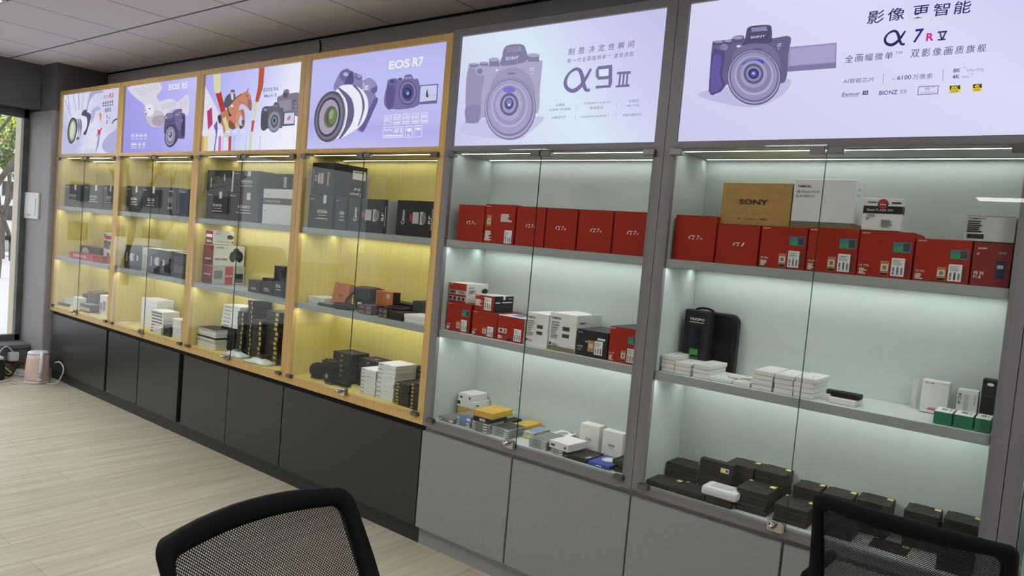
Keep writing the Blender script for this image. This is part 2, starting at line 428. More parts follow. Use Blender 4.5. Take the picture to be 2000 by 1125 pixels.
def ceiling_mat():
    m = bpy.data.materials.new('ribbed_ceiling_tiles'); m.use_nodes = True
    nt = m.node_tree; b = nt.nodes['Principled BSDF']; L = nt.links
    tc = nt.nodes.new('ShaderNodeTexCoord'); sp = nt.nodes.new('ShaderNodeSeparateXYZ'); L.new(tc.outputs['Object'], sp.inputs[0])
    def mth(op, a, c, d=None):
        n = nt.nodes.new('ShaderNodeMath'); n.operation = op
        for i, q in enumerate((a, c, d)):
            if q is None: continue
            if isinstance(q, (int, float)): n.inputs[i].default_value = q
            else: L.new(q, n.inputs[i])
        return n.outputs[0]
    def line(axis, off, pitch, wdt):
        t = mth('FRACT', mth('DIVIDE', mth('SUBTRACT', axis, off), pitch), 0)
        return mth('LESS_THAN', t, wdt / pitch)
    a = line(sp.outputs['X'], 1.63 - 6.1, 0.61, 0.008); c = line(sp.outputs['Y'], -0.262 - 6.1, 0.61, 0.014)
    g = mth('MAXIMUM', a, c)
    rib = mth('SINE', mth('MULTIPLY', sp.outputs['X'], 2 * PI / 0.03), 0)
    no = nt.nodes.new('ShaderNodeTexNoise'); no.inputs['Scale'].default_value = 60; L.new(tc.outputs['Object'], no.inputs['Vector'])
    mx = nt.nodes.new('ShaderNodeMix'); mx.data_type = 'RGBA'
    mx.inputs['A'].default_value = (*lin((240, 238, 250)), 1); mx.inputs['B'].default_value = (*lin((104, 102, 106)), 1)
    L.new(g, mx.inputs['Factor']); L.new(mx.outputs['Result'], b.inputs['Base Color'])
    bp = nt.nodes.new('ShaderNodeBump'); bp.inputs['Strength'].default_value = 0.16; bp.inputs['Distance'].default_value = 0.002
    L.new(mth('ADD', rib, no.outputs['Fac']), bp.inputs['Height']); L.new(bp.outputs['Normal'], b.inputs['Normal'])
    b.inputs['Roughness'].default_value = 0.8
    return m
bm = bmesh.new(); add_box(bm, -0.55, 9.0, -10.0, YW, -0.12, 0.0); struct('floor', bm, floor_mat())
bm = bmesh.new(); add_box(bm, -0.55, 9.0, -10.0, YW + 0.1, ZCEIL, ZCEIL + 0.1); struct('ceiling', bm, ceiling_mat())
bm = bmesh.new(); add_box(bm, -0.5, 9.1, YW, YW + 0.1, 0, ZCEIL); struct('wall_back', bm, M['wall_grey'])
bm = bmesh.new(); add_box(bm, 9.0, 9.1, -10.0, YW, 0, ZCEIL); struct('wall_right', bm, M['room_wall'])
bm = bmesh.new(); add_box(bm, -0.5, 9.1, -10.1, -10.0, 0, ZCEIL); struct('wall_front', bm, M['room_wall'])
bm = bmesh.new(); add_box(bm, -0.5, -0.3, -10.0, -4.0, 0, ZCEIL); struct('wall_left', bm, M['room_wall'])
# dark beam over the shop window, low wall under it, clad column at the end of the cabinets
bm = bmesh.new(); add_box(bm, -0.6, -0.3, -4.0, -0.03, 2.168, ZCEIL); struct('beam', bm, M['dark_wall'])
bm = bmesh.new(); add_box(bm, -0.6, -0.25, -4.0, -0.042, 0.0, 0.205); add_box(bm, -0.6, -0.235, -4.0, -0.042, 0.205, 0.235); struct('window_sill', bm, M['dark_wall'])
bm = bmesh.new(); add_box(bm, -0.25, -0.238, -4.0, -0.05, 0, 0.125); struct('baseboard_left', bm, mat('brown_wood_skirting', (120, 98, 74), 0.5, var=0.15, stretch=(1, 1, 8)))
bm = bmesh.new(); add_box(bm, -0.5, -0.004, -0.041, YW, 0, 2.152, 0, 0.012); struct('column', bm, M['column'])
bm = bmesh.new(); add_box(bm, -0.3, -0.002, -0.026, YW, 2.152, ZCEIL); struct('column_head', bm, M['dark_wall'])
bm = bmesh.new(); add_box(bm, -0.5, -0.004, -0.053, -0.042, 0, 0.16); struct('baseboard_column', bm, M['dplinth'])
bm = bmesh.new(); add_box(bm, 0.0, 9.0, YW - 0.012, YW, ZCEIL - 0.01, ZCEIL); struct('trim_1', bm, M['gap'])
# shop window: metal frame, panes
wfm = mat('worn_window_steel', (88, 96, 92), 0.5, 0.3, var=0.3, scale=9)
bm = bmesh.new()
ys = [-0.05, -1.38, -2.7, -3.98]
for y in ys: add_box(bm, -0.53, -0.47, y - 0.035, y + 0.0 if y < -0.1 else y + 0.01, 0.235, 2.168)
add_box(bm, -0.53, -0.47, -4.0, -0.05, 2.095, 2.168); add_box(bm, -0.53, -0.47, -4.0, -0.05, 0.235, 0.285)
win = struct('window_1', bm, wfm)
for k in range(3):
    bm = bmesh.new(); add_box(bm, -0.503, -0.497, ys[k + 1], ys[k] - 0.035, 0.285, 2.095)
    obj('window_pane', bm, M['winglass'], win)
# wall socket cover on the column
t = thing('breaker_box', 'white square flush breaker box cover mounted on the grey column', 'breaker box', (-0.332, -0.042, 1.27))
ctx(1, 0, 0)
bm = bmesh.new(); add_box(bm, -0.155, 0.155, -0.014, 0, 0, 0.215, 0, 0.004); obj('cover_frame', bm, mat('white_plastic', (222, 222, 228), 0.35, var=0.01), t)
bm = bmesh.new(); add_box(bm, -0.125, 0.105, -0.018, -0.014, 0.03, 0.172, 0, 0.002); obj('door', bm, MATS['white_plastic'], t)
bm = bmesh.new(); add_box(bm, -0.04, 0.0, -0.02, -0.018, 0.028, 0.034); obj('latch', bm, M['grey'], t)

# ceiling lights: recessed square panels, mostly unseen, also standing in for shop-front daylight
k = 0
for cx, cy, lab in ((1.326, -1.176, 'square white ceiling light panel above the window end of the floor'), (4.376, -1.786, 'square white ceiling light panel in mid room'),
               (7.4, -1.176, 'square white ceiling light panel over the far grey cabinets'), (1.326, -4.226, 'square white ceiling light panel toward the street corner'), (4.376, -4.226, 'square white ceiling light panel deep in the shop'), (5.65, -8.98, 'square white ceiling light panel by the far end wall'), (7.426, -4.226, 'square white ceiling light panel behind the counter')):
    t = thing('ceiling_light', lab, 'ceiling light', (cx, cy, ZCEIL))
    t['group'] = 'ceiling light panels'
    bm = bmesh.new()
    for a in ((-0.3, -0.285, -0.3, 0.3), (0.285, 0.3, -0.3, 0.3), (-0.285, 0.285, -0.3, -0.285), (-0.285, 0.285, 0.285, 0.3)): add_box(bm, a[0], a[1], a[2], a[3], -0.012, -0.0005)
    obj('rim', bm, M['w_ink'], t)
    bm = bmesh.new(); add_box(bm, -0.285, 0.285, -0.285, 0.285, -0.006, -0.001); obj('diffuser', bm, M['ceil_led'], t)

# ------------------------------------------------------------------ cabinets
CABN = ['wooden display cabinet by the window column', 'second wooden display cabinet from the window', 'third wooden display cabinet from the window',
        'wooden display cabinet adjoining the grey ones', 'grey display cabinet adjoining the wooden ones', 'grey display cabinet with tripod light case inside', 'grey display cabinet cut by the picture edge']
ZA, ZB, ZF = 1.397, 0.995, 0.597           # shelf tops and floor of the wooden cabinets
ZF1, ZF2 = 0.588, 0.581                    # floors of the two grey ones
def shelf_bm(x0, x1, z):
    bm = bmesh.new(); add_box(bm, x0 + 0.002, x1 - 0.002, 0.014, 0.282, z - 0.027, z, 0, 0.0015); return bm
SHELFM_G = mat('pale_shelf_board', (204, 212, 207), 0.45, var=0.02)
def cabinet(i):
    s0, s1 = SEAM[i], SEAM[i + 1]; g = i >= 4
    fr, li = (M['gframe'], M['gin']) if g else (M['oak'], M['oak_in'])
    a, b = s0 + 0.001, s1 - 0.001; p = 0.041 if g else 0.039
    zt = 2.309 if g else 2.300; zl = 2.28 if g else 2.27
    t = thing('display_cabinet', 'tall %s, two glass doors' % CABN[i], 'display cabinet', ((a + b) / 2, 0, 0.554), group='display cabinets along the wall')
    ox, oz = (a + b) / 2, 0.554
    zf = ZF if not g else (ZF1 if i == 4 else ZF2)
    def B(*q):
        bm = bmesh.new()
        for r in q: add_box(bm, r[0] - ox, r[1] - ox, r[2], r[3], r[4] - oz, r[5] - oz)
        return bm
    obj('front_frame', B((a, a + p, 0, 0.02, 0.554, zt), (b - p, b, 0, 0.02, 0.554, zt), (a + p, b - p, 0, 0.02, zl, zt), (a + p, b - p, 0, 0.02, 1.783, 1.806), (a + p, b - p, 0, 0.02, 0.554 - 0.005 * g, zf - 0.002)), fr, t)
    obj('side_panel', B((a, a + p, 0.02, 0.3, 0.554, zt)), [li], t)
    obj('side_panel', B((b - p, b, 0.02, 0.3, 0.554, zt)), [li], t)
    obj('back_panel', B((a + p, b - p, 0.285, 0.3, 0.554, zt)), li, t)
    obj('top_panel', B((a + p, b - p, 0.02, 0.285, zt - 0.018, zt)), fr, t)
    obj('inner_ceiling', B((a + p, b - p, 0.02, 0.285, 1.783, 1.799)), li, t)
    obj('bottom_panel', B((a + p, b - p, 0.02, 0.285, zf - 0.02, zf)), li, t)
    x0, x1 = a + p, b - p
    for z in (ZA, ZB):
        bm = B((x0 + 0.002, x1 - 0.002, 0.016, 0.282, z - 0.026, z)); sh = obj('shelf', bm, SHELFM_G if g else M['shelf'], t)
        obj('edge_trim', B((x0 + 0.002, x1 - 0.002, 0.011, 0.0165, z - 0.029, z + 0.0005)), M['shelf'], sh)
    for z, yy in ((1.783, 0.056), (1.783, 0.25), (ZA - 0.026, 0.024), (ZA - 0.026, 0.23), (ZB - 0.026, 0.024), (ZB - 0.026, 0.23)):
        bm = B((x0 + 0.012, x1 - 0.012, yy - 0.004, yy + 0.004, z - 0.0042, z - 0.0004)); bmesh.ops.recalc_face_normals(bm, faces=bm.faces)
        for f in bm.faces: f.material_index = 1 if f.normal.z < -0.7 else 0          # only the diffuser underside glows
        obj('led_strip', bm, [M['ltgrey'], M['led_top'] if z > 1.5 else M['led']], t)
    mid = (x0 + x1) / 2 + (0.0 if i < 4 else 0.003)
    for k, (g0, g1) in enumerate(((x0 - 0.012, mid - 0.0011), (mid + 0.0011, x1 + 0.012))):
        gd = obj('glass_door', B((g0, g1, -0.008, -0.003, zf - 0.008, 1.787)), [M['glass']], t)
        e = mid - 0.0011 if k == 0 else mid + 0.0006
        obj('pane_edge', B((e, e + 0.0005, -0.0076, -0.0034, zf - 0.008, 1.787)), M['glass_edge'], gd)
        for hx in ((g0, g0 + 0.045) if k == 0 else (g1 - 0.045, g1), (mid - 0.05, mid - 0.004) if k == 0 else (mid + 0.004, mid + 0.05)):
            bm = B((hx[0], hx[1], -0.017, 0.008, 1.757, 1.779)); bmesh.ops.bevel(bm, geom=list(bm.edges), offset=0.002, segments=2, affect='EDGES')
            obj('patch_hinge', bm, M['steel'], gd)
        hx = (g0, g0 + 0.042) if k == 0 else (g1 - 0.042, g1)
        bm = B((hx[0], hx[1], -0.017, 0.006, zf - 0.009, zf + 0.009)); bmesh.ops.bevel(bm, geom=list(bm.edges), offset=0.002, segments=2, affect='EDGES')
        obj('patch_hinge', bm, M['steel'], gd)
    bm = B((mid - 0.055, mid - 0.002, -0.019, -0.004, zf - 0.015, zf + 0.021)); bmesh.ops.bevel(bm, geom=list(bm.edges), offset=0.004, segments=2, affect='EDGES')
    lk = obj('lock', bm, M['chrome'], t)
    bm = bmesh.new(); add_lathe(bm, [(0.0, 0.0), (0.011, 0.0), (0.011, 0.012), (0.007, 0.016), (0.007, 0.026), (0.0, 0.026)], 18)
    bmesh.ops.rotate(bm, verts=bm.verts, cent=(0, 0, 0), matrix=Matrix.Rotation(PI / 2, 3, 'X')); bmesh.ops.translate(bm, verts=bm.verts, vec=(mid - 0.035 - ox, -0.018, zf + 0.006 - oz))
    obj('key_barrel', bm, M['chrome'], lk)
    return t
CABS = [cabinet(i) for i in range(7)]
def base(i, doors, mt, plinth, lab):
    a, b = SEAM[i] + 0.001, SEAM[i + 1] - 0.001
    if i == 0: a = 0.03
    t = thing('base_cabinet', lab, 'base cabinet', ((a + b) / 2, 0, 0), group='base cabinets under the display cases')
    ox = (a + b) / 2
    def B(*q):
        bm = bmesh.new()
        for r in q: add_box(bm, r[0] - ox, r[1] - ox, r[2], r[3], r[4], r[5])
        return bm
    obj('carcass', B((a, b, 0.022, 0.3, 0.089, 0.553)), M['gap'] if i < 4 else mt, t)
    obj('plinth', B((a, b, 0.03, 0.3, 0.0, 0.089)), plinth, t)
    for d0, d1 in doors:
        bm = B((d0, d1, 0.0, 0.02, 0.087, 0.530)); bmesh.ops.bevel(bm, geom=list(bm.edges), offset=0.0015, segments=2, affect='EDGES')
        obj('door', bm, mt, t)
g_ = 0.002
base(0, [(0.06, 1.052)], M['ddoor'], M['dplinth'], 'charcoal base cabinet at the window end, behind the pink kettle')
base(1, [(1.086, 1.548), (1.557, 2.093)], M['ddoor'], M['dplinth'], 'charcoal base cabinet with two doors, second from the window')
base(2, [(2.149, 2.662), (2.666, 3.204)], M['ddoor'], M['dplinth'], 'charcoal base cabinet with two doors, third from the window')
base(3, [(3.211, 4.260)], M['ddoor'], M['dplinth'], 'charcoal base cabinet with one wide door, adjoining the grey ones')
base(4, [(4.2655, 4.777), (4.785, 5.325)], M['gdoor'], M['gdoor'], 'grey base cabinet with two doors, adjoining the charcoal ones')
base(5, [(5.331, 5.868), (5.876, 6.418)], M['gdoor'], M['gdoor'], 'grey base cabinet with two doors, behind the mesh chair')
base(6, [(6.4225, 6.95), (6.958, 7.488)], M['gdoor'], M['gdoor'], 'grey base cabinet at the end, cut by the picture edge')

# ------------------------------------------------------------------ backlit poster panels
class Poster:
    def __init__(s, name, label, l, r, zb, zt, m):
        l, r = next((max(l, a + 0.0425 + 0.001 * (a > 4)), min(r, b - 0.0425 - 0.001 * (a > 4))) for a, b in zip(SEAM[:-1], SEAM[1:]) if a < (l + r) / 2 < b)
        s.o = Vector(((l + r) / 2, 0.0, zb)); s.n = 0; s.parts = {}
        bm = bmesh.new(); add_box(bm, l - s.o.x, r - s.o.x, 0.012, 0.04, 0, zt - zb, 1)
        f = bm.faces.new([bm.verts.new(p) for p in ((l - s.o.x, 0.0115, 0), (r - s.o.x, 0.0115, 0), (r - s.o.x, 0.0115, zt - zb), (l - s.o.x, 0.0115, zt - zb))])
        f.material_index = 0
        s.root = obj(name, bm, [m, M['w_ink']]); s.root.location = s.o
        tag(s.root, label, 'lightbox sign')
        s.lo = (l + 0.001, zb + 0.001); s.hi = (r - 0.001, zt - 0.001)
    def w(s, p, clip=True):
        q = at(*P(p), y=0.0)
        x, z = q.x, q.z
        if clip: x = min(max(x, s.lo[0]), s.hi[0]); z = min(max(z, s.lo[1]), s.hi[1])
        return x - s.o.x, z - s.o.z
    def bmk(s, part):
        if part not in s.parts: s.parts[part] = (bmesh.new(), [])
        return s.parts[part]
    def face(s, pts, rgb, part):
        bm, ms = s.bmk(part); s.n += 1; y = 0.0112 - 0.00009 * s.n
        m = rgb if not isinstance(rgb, tuple) else ink(rgb)
        if m not in ms: ms.append(m)
        v3 = [Vector((p[0], y, p[1])) for p in pts]
        tri = tessellate_polygon([v3]); vs = [bm.verts.new(v) for v in v3]
        for t in tri:
            try:
                f = bm.faces.new([vs[i] for i in t]); f.material_index = ms.index(m)
            except ValueError: pass
    def poly(s, pts, rgb, smooth=False, part='picture_print'):
        if smooth:
            n = len(pts); q = []
            for i in range(n):
                p0, p1, p2, p3 = [Vector(pts[(i + k) % n]) for k in (-1, 0, 1, 2)]
                for k in range(5):
                    t = k / 5
                    q.append(tuple(0.5 * ((2 * p1) + (p2 - p0) * t + (2 * p0 - 5 * p1 + 4 * p2 - p3) * t * t + (3 * p1 - p0 - 3 * p2 + p3) * t ** 3)))
            pts = q
        s.face([s.w(p) for p in pts], rgb, part)
    def ell(s, c, ru, rv, rgb, rot=0, part='picture_print', a0=0, a1=360):
        ca, sa = math.cos(math.radians(rot)), math.sin(math.radians(rot)); pts = []
        for k in range(36):
            a = math.radians(a0 + (a1 - a0) * k / (36 if a1 - a0 == 360 else 35)); x, y = ru * math.cos(a), rv * math.sin(a)
            pts.append((c[0] + x * ca - y * sa, c[1] + x * sa + y * ca))
        s.poly(pts, rgb, part=part)
    def line(s, p0, p1, wd, rgb, part='picture_print'):
        a, b = Vector(p0), Vector(p1); d = (b - a).normalized(); n = Vector((-d.y, d.x)) * wd / 2
        s.poly([a + n, b + n, b - n, a - n], rgb, part=part)
    def frame(s, bl, tr, wd, rgb, part='picture_print'):
        (x0, z0), (x1, z1) = s.w(bl), s.w(tr)
        for q in ((x0, z0, x1, z0 + wd), (x0, z1 - wd, x1, z1), (x0, z0, x0 + wd, z1), (x1 - wd, z0, x1, z1)):
            s.face([(q[0], q[1]), (q[2], q[1]), (q[2], q[3]), (q[0], q[3])], rgb, part)
    def text(s, st, bl, tr, rgb, bold=0.0, shear=0.0, part='lettering_print'):
        (x0, z0), (x1, z1) = s.w(bl, False), s.w(tr, False)
        bm, ms = s.bmk(part); s.n += 1; y = 0.0108 - 0.00009 * s.n
        m = ink(rgb)
        if m not in ms: ms.append(m)
        put_text(bm, st, lambda u, v: (u, y, v), x0, z0, x1, z1, ms.index(m), bold, shear)
    def done(s):
        for k, (bm, ms) in s.parts.items(): obj(k, bm, ms, s.root, fix=False)
V = lambda *a: tuple(a)
# --- EOS R3
ctx(6.667, 100, 150)
p = Poster('lightbox_sign', 'backlit poster of snowy slope with skiers and white lens, over first wooden cabinet', 0.051, 1.044, 1.8065, 2.2695,
           emit_ramp('poster_snow_print', [(0.25, (188, 190, 222)), (0.5, (220, 222, 240)), (0.8, (206, 206, 232))], (0.6, 0, 0.4), 0.5, 4.0, -0.2))
for a, b, w_, c in (((200, 215), (215, 420), 14, (176, 178, 214)), ((270, 210), (300, 440), 18, (190, 192, 224)), ((340, 200), (345, 430), 12, (168, 170, 208)), ((400, 190), (380, 430), 22, (196, 198, 228)), ((160, 300), (240, 520), 16, (180, 182, 216))): p.line(a, b, w_, c)
p.poly([(500, 190), (640, 170), (655, 200), (560, 220), (500, 280), (470, 340), (450, 440), (440, 410), (462, 300)], (168, 168, 208), True)
p.poly([(500, 470), (540, 400), (610, 385), (618, 420), (560, 450), (540, 520), (505, 600)], (178, 178, 216), True)
p.poly([(640, 900), (700, 780), (800, 700), (848, 680), (838, 960), (700, 980)], (172, 176, 214), True)
p.poly([(770, 600), (800, 555), (858, 530), (856, 545), (800, 575), (775, 610)], (70, 70, 84), True)
p.line((705, 490), (708, 540), 8, (96, 96, 128)); p.line((712, 560), (700, 610), 9, (86, 86, 116)); p.line((745, 515), (737, 545), 6, (96, 96, 128))
p.poly([(375, 480), (405, 430), (440, 425), (450, 455), (495, 485), (492, 560), (450, 700), (430, 755), (402, 738), (420, 640), (445, 590), (430, 520), (385, 500)], (88, 84, 112), True)
p.poly([(250, 530), (350, 540), (430, 515), (450, 560), (445, 640), (420, 700), (350, 760), (300, 800), (260, 860)], (226, 226, 240), True)
for x in (318, 346, 372): p.poly([(x - 20, 540), (x, 560), (x + 12, 650), (x - 6, 740), (x - 28, 800), (x - 12, 700), (x - 14, 600)], (128, 124, 150), True)
p.poly([(305, 800), (335, 780), (350, 800), (330, 822)], (110, 106, 130), True)
p.ell((256, 697), 60, 172, (74, 76, 72), 5); p.ell((256, 697), 48, 150, (120, 128, 108), 5); p.ell((262, 697), 38, 128, (176, 190, 164), 5); p.ell((256, 690), 26, 104, (206, 214, 200), 5)
p.poly([(612, 470), (630, 468), (638, 510), (630, 580), (616, 540)], (216, 140, 82), True)
p.poly([(585, 680), (610, 690), (640, 660), (648, 670), (628, 705), (622, 760), (604, 740), (570, 780), (590, 720)], (206, 60, 110), True)
p.poly([(600, 740), (616, 760), (600, 880), (560, 985), (575, 900)], (150, 140, 190), True)
p.text('EOS', (668, 278), (732, 230), (120, 120, 140)); p.text('R3', (740, 276), (795, 205), (214, 60, 76), 0.02)
for x in range(5):
    p.poly([(650 + x * 30, 385 - x * 4), (674 + x * 30, 382 - x * 4), (676 + x * 30, 372 - x * 4), (652 + x * 30, 375 - x * 4)], (84, 84, 106)); p.line((664 + x * 30, 318 - x * 6), (662 + x * 30, 384 - x * 6), 7, (84, 84, 106)); p.line((652 + x * 30, 345 - x * 6), (676 + x * 30, 340 - x * 6), 9, (84, 84, 106))
for x in range(3):
    p.line((700 + x * 27, 398 - x * 5), (698 + x * 27, 460 - x * 5), 7, (84, 84, 106)); p.line((688 + x * 27, 425 - x * 5), (710 + x * 27, 420 - x * 5), 9, (84, 84, 106)); p.line((688 + x * 27, 452 - x * 5), (710 + x * 27, 446 - x * 5), 8, (84, 84, 106))
p.done()
# --- EOS R5
p = Poster('lightbox_sign', 'backlit violet poster of flying white owl and dark camera, over second wooden cabinet', 1.121, 2.108, 1.8065, 2.2695,
           emit_ramp('poster_violet_print', [(0.0, (150, 146, 224)), (0.45, (166, 164, 234)), (1.0, (202, 200, 246))], (0.55, 0, 0.25), 0.25, 2.0, 0.0))
p.poly([(985, 130), (1180, 85), (1350, 60), (1420, 120), (1400, 180), (1350, 260), (1400, 330), (1420, 420), (1330, 520), (1230, 430), (1180, 350), (1080, 270), (1010, 200)], (214, 212, 226), True)
p.poly([(1380, 340), (1480, 290), (1570, 290), (1620, 320), (1690, 270), (1750, 225), (1775, 300), (1770, 440), (1740, 500), (1660, 420), (1560, 420), (1480, 500), (1400, 480)], (216, 212, 228), True)
for k in range(9):
    p.line((1060 + k * 36, 150 - k * 8), (1160 + k * 26, 250 - k * 12), 5, (176, 172, 196)); p.line((1410 + k * 22, 360 - k * 6), (1436 + k * 22, 420 - k * 4), 5, (170, 166, 192))
for k in range(6): p.line((1640 + k * 20, 330 - k * 14), (1680 + k * 16, 430 - k * 12), 4, (186, 182, 204))
p.poly([(1215, 500), (1260, 430), (1400, 440), (1480, 520), (1460, 600), (1400, 650), (1300, 650), (1240, 590)], (198, 192, 204), True)
p.poly([(1320, 520), (1440, 500), (1460, 590), (1380, 640), (1300, 600)], (172, 160, 178), True)
p.ell((1262, 430), 62, 84, (228, 226, 236)); p.ell((1212, 430), 8, 12, (120, 112, 120)); p.ell((1265, 412), 12, 9, (96, 88, 96)); p.ell((1222, 478), 8, 14, (110, 104, 112))
p.poly([(1470, 520), (1500, 470), (1560, 470), (1600, 430), (1680, 415), (1690, 470), (1728, 500), (1722, 780), (1690, 802), (1640, 800), (1600, 760), (1480, 760), (1452, 700)], (98, 92, 128), True)
p.poly([(1600, 440), (1670, 422), (1680, 500), (1700, 640), (1650, 700), (1600, 600)], (116, 110, 148), True)
p.poly([(1500, 600), (1560, 590), (1610, 640), (1640, 780), (1590, 880), (1530, 915), (1480, 880), (1460, 780)], (84, 78, 112), True)
p.poly([(1500, 480), (1560, 478), (1575, 520), (1520, 545), (1492, 530)], (124, 118, 156), True); p.poly([(1690, 520), (1720, 530), (1716, 740), (1690, 780), (1676, 700), (1684, 600)], (76, 70, 104), True); p.line((1640, 470), (1684, 452), 14, (150, 146, 184)); p.ell((1690, 560), 10, 12, (150, 148, 176)); p.ell((1688, 660), 12, 14, (60, 56, 84)); p.text('Canon', (1600, 500), (1650, 476), (206, 204, 228), 0.01)
p.line((1500, 640), (1600, 690), 8, (110, 104, 140)); p.line((1490, 610), (1590, 600), 6, (128, 122, 158))
p.ell((1482, 528), 26, 22, (128, 124, 156)); p.ell((1484, 530), 8, 10, (226, 226, 240))
p.ell((1538, 770), 74, 142, (80, 74, 102), 6); p.ell((1536, 770), 62, 122, (160, 156, 178), 6); p.ell((1538, 768), 50, 104, (128, 126, 152), 6); p.ell((1540, 760), 36, 78, (172, 172, 190), 6); p.ell((1540, 752), 20, 44, (78, 96, 116), 6); p.ell((1534, 744), 8, 18, (170, 190, 198), 6)
p.text('EOS', (1520, 172), (1662, 80), (240, 240, 252), 0.02); p.text('R5', (1690, 152), (1762, 60), (240, 240, 252), 0.02)
for r_, y in ((0, 735), (1, 848)):
    for k in range(4):
        x = 1028 + k * 56 + (40 if r_ and k else 0)
        if r_ and k == 3: continue
        p.frame((x, y + 62), (x + (80 if r_ and not k else 42), y), 0.0022, (226, 224, 248)); p.line((x + 6, y + 30), (x + (74 if r_ and not k else 36), y + 29), 22, (232, 230, 250)); p.line((x + 4, y + 78), (x + (80 if r_ and not k else 40), y + 77), 8, (222, 220, 246))
p.done()
# --- EOS R6 Mark II
ctx(5.627, 380, 110)
p = Poster('lightbox_sign', 'backlit poster of jumping horse and rider with two cameras, over third wooden cabinet', 2.183, 3.176, 1.8065, 2.2695,
           emit_ramp('poster_sky_print', [(0.0, (168, 166, 236)), (0.55, (196, 200, 244)), (0.8, (228, 230, 248)), (1.0, (236, 236, 250))], (0.8, 0, -0.25), 0.15, 2.0, 0.22))
p.poly([(96, 320), (250, 620), (330, 860), (380, 1040), (50, 1038), (70, 800)], (222, 220, 236)); 
p.poly([(118, 600), (172, 555), (180, 740), (130, 806)], (184, 62, 116)); p.poly([(193, 760), (230, 700), (236, 790), (205, 1036), (193, 1036), (215, 850)], (104, 100, 196))
p.poly([(188, 190), (268, 180), (270, 360), (255, 400), (225, 405), (198, 380)], (212, 212, 172)); p.poly([(212, 402), (258, 400), (270, 372), (332, 640), (320, 680), (292, 680)], (176, 62, 52)); p.poly([(292, 682), (330, 660), (372, 800), (368, 850), (330, 820)], (206, 206, 160))
p.poly([(692, 118), (752, 110), (735, 330), (686, 490), (664, 502), (648, 486), (678, 330)], (182, 88, 68)); p.poly([(650, 502), (686, 500), (640, 700), (616, 690)], (212, 214, 170)); p.poly([(612, 702), (644, 700), (624, 826), (600, 822)], (190, 92, 84)); p.poly([(588, 830), (616, 828), (604, 1034), (574, 1034)], (208, 212, 176))
for a, b, c in ((248, 276, (196, 110, 176)), (358, 388, (182, 84, 76)), (52, 84, (214, 150, 112)), (84, 132, (208, 206, 130))): p.poly([(a, 880), (b, 870), (b - 6, 1036), (a - 6, 1036)], c)
for x in (290, 415, 545, 700): p.line((x + 10, 870), (x - 4, 1036), 5, (150, 156, 216))
p.poly([(240, 660), (300, 600), (360, 560), (420, 470), (480, 420), (550, 385), (590, 410), (612, 500), (605, 590), (580, 570), (550, 510), (500, 500), (470, 570), (480, 600), (520, 590), (535, 640), (530, 760), (505, 780), (512, 690), (490, 640), (470, 700), (440, 780), (400, 800), (350, 760), (320, 800), (330, 880), (300, 850), (290, 770), (255, 720)], (196, 134, 108), True)
p.poly([(480, 425), (540, 388), (572, 384), (598, 430), (614, 520), (611, 582), (592, 594), (566, 562), (540, 540), (505, 520), (470, 540)], (196, 134, 108), True); p.line((540, 400), (575, 470), 4, (110, 84, 80)); p.line((560, 480), (600, 500), 4, (110, 84, 80)); p.line((530, 515), (470, 490), 4, (110, 84, 80)); p.ell((566, 430), 6, 6, (70, 50, 48)); p.line((500, 410), (420, 470), 16, (150, 96, 78))
p.poly([(370, 700), (430, 740), (455, 700), (440, 780), (400, 800), (360, 770)], (132, 86, 72), True); p.poly([(460, 600), (490, 585), (500, 620), (470, 690), (450, 660)], (212, 160, 138), True)
p.poly([(580, 470), (612, 500), (607, 590), (585, 570), (570, 520)], (150, 112, 104), True); p.line((560, 395), (575, 348), 8, (120, 84, 76))
p.poly([(308, 500), (340, 430), (390, 400), (432, 410), (430, 470), (390, 520), (350, 560), (310, 555)], (92, 92, 104), True); p.poly([(384, 400), (410, 395), (412, 470), (392, 470)], (212, 206, 214), True)
p.poly([(470, 600), (512, 578), (530, 600), (538, 690), (532, 765), (508, 770), (514, 690), (505, 625), (470, 640)], (176, 116, 94), True); p.poly([(440, 640), (480, 600), (498, 606), (478, 660), (470, 720), (500, 770), (488, 790), (450, 740), (444, 690)], (206, 146, 120), True); p.poly([(505, 700), (535, 700), (533, 745), (508, 748)], (120, 96, 96), True); p.poly([(480, 765), (512, 760), (508, 790), (484, 792)], (86, 76, 84), True); p.poly([(430, 740), (465, 725), (470, 765), (440, 785)], (196, 170, 158), True)
p.poly([(285, 640), (330, 600), (360, 640), (340, 760), (345, 850), (322, 880), (306, 850), (312, 780), (280, 740)], (186, 124, 98), True); p.poly([(306, 840), (340, 830), (336, 880), (318, 890)], (208, 196, 186), True); p.poly([(292, 682), (330, 660), (372, 800), (368, 850), (330, 820)], (206, 206, 160))
p.line((350, 560), (372, 640), 12, (70, 66, 74)); p.poly([(366, 620), (392, 640), (386, 660), (360, 650)], (58, 52, 58))
p.ell((408, 382), 24, 20, (110, 104, 116)); p.ell((406, 404), 15, 14, (214, 176, 162)); p.ell((400, 542), 14, 14, (232, 226, 226))
p.poly([(240, 665), (272, 640), (285, 700), (262, 740)], (72, 66, 76), True)
p.poly([(905, 440), (950, 420), (975, 365), (1020, 362), (1035, 405), (1095, 395), (1140, 420), (1132, 640), (1095, 650), (930, 600), (895, 480)], (126, 124, 138), True); p.poly([(915, 490), (1050, 470), (1046, 590), (920, 600)], (146, 144, 160)); p.poly([(965, 400), (1010, 392), (1012, 450), (965, 455)], (90, 86, 98)); p.ell((988, 420), 10, 18, (150, 60, 70))
for c in ((1075, 490), (1078, 520), (1076, 570), (1100, 480)): p.ell(c, 12, 12, (98, 96, 110))
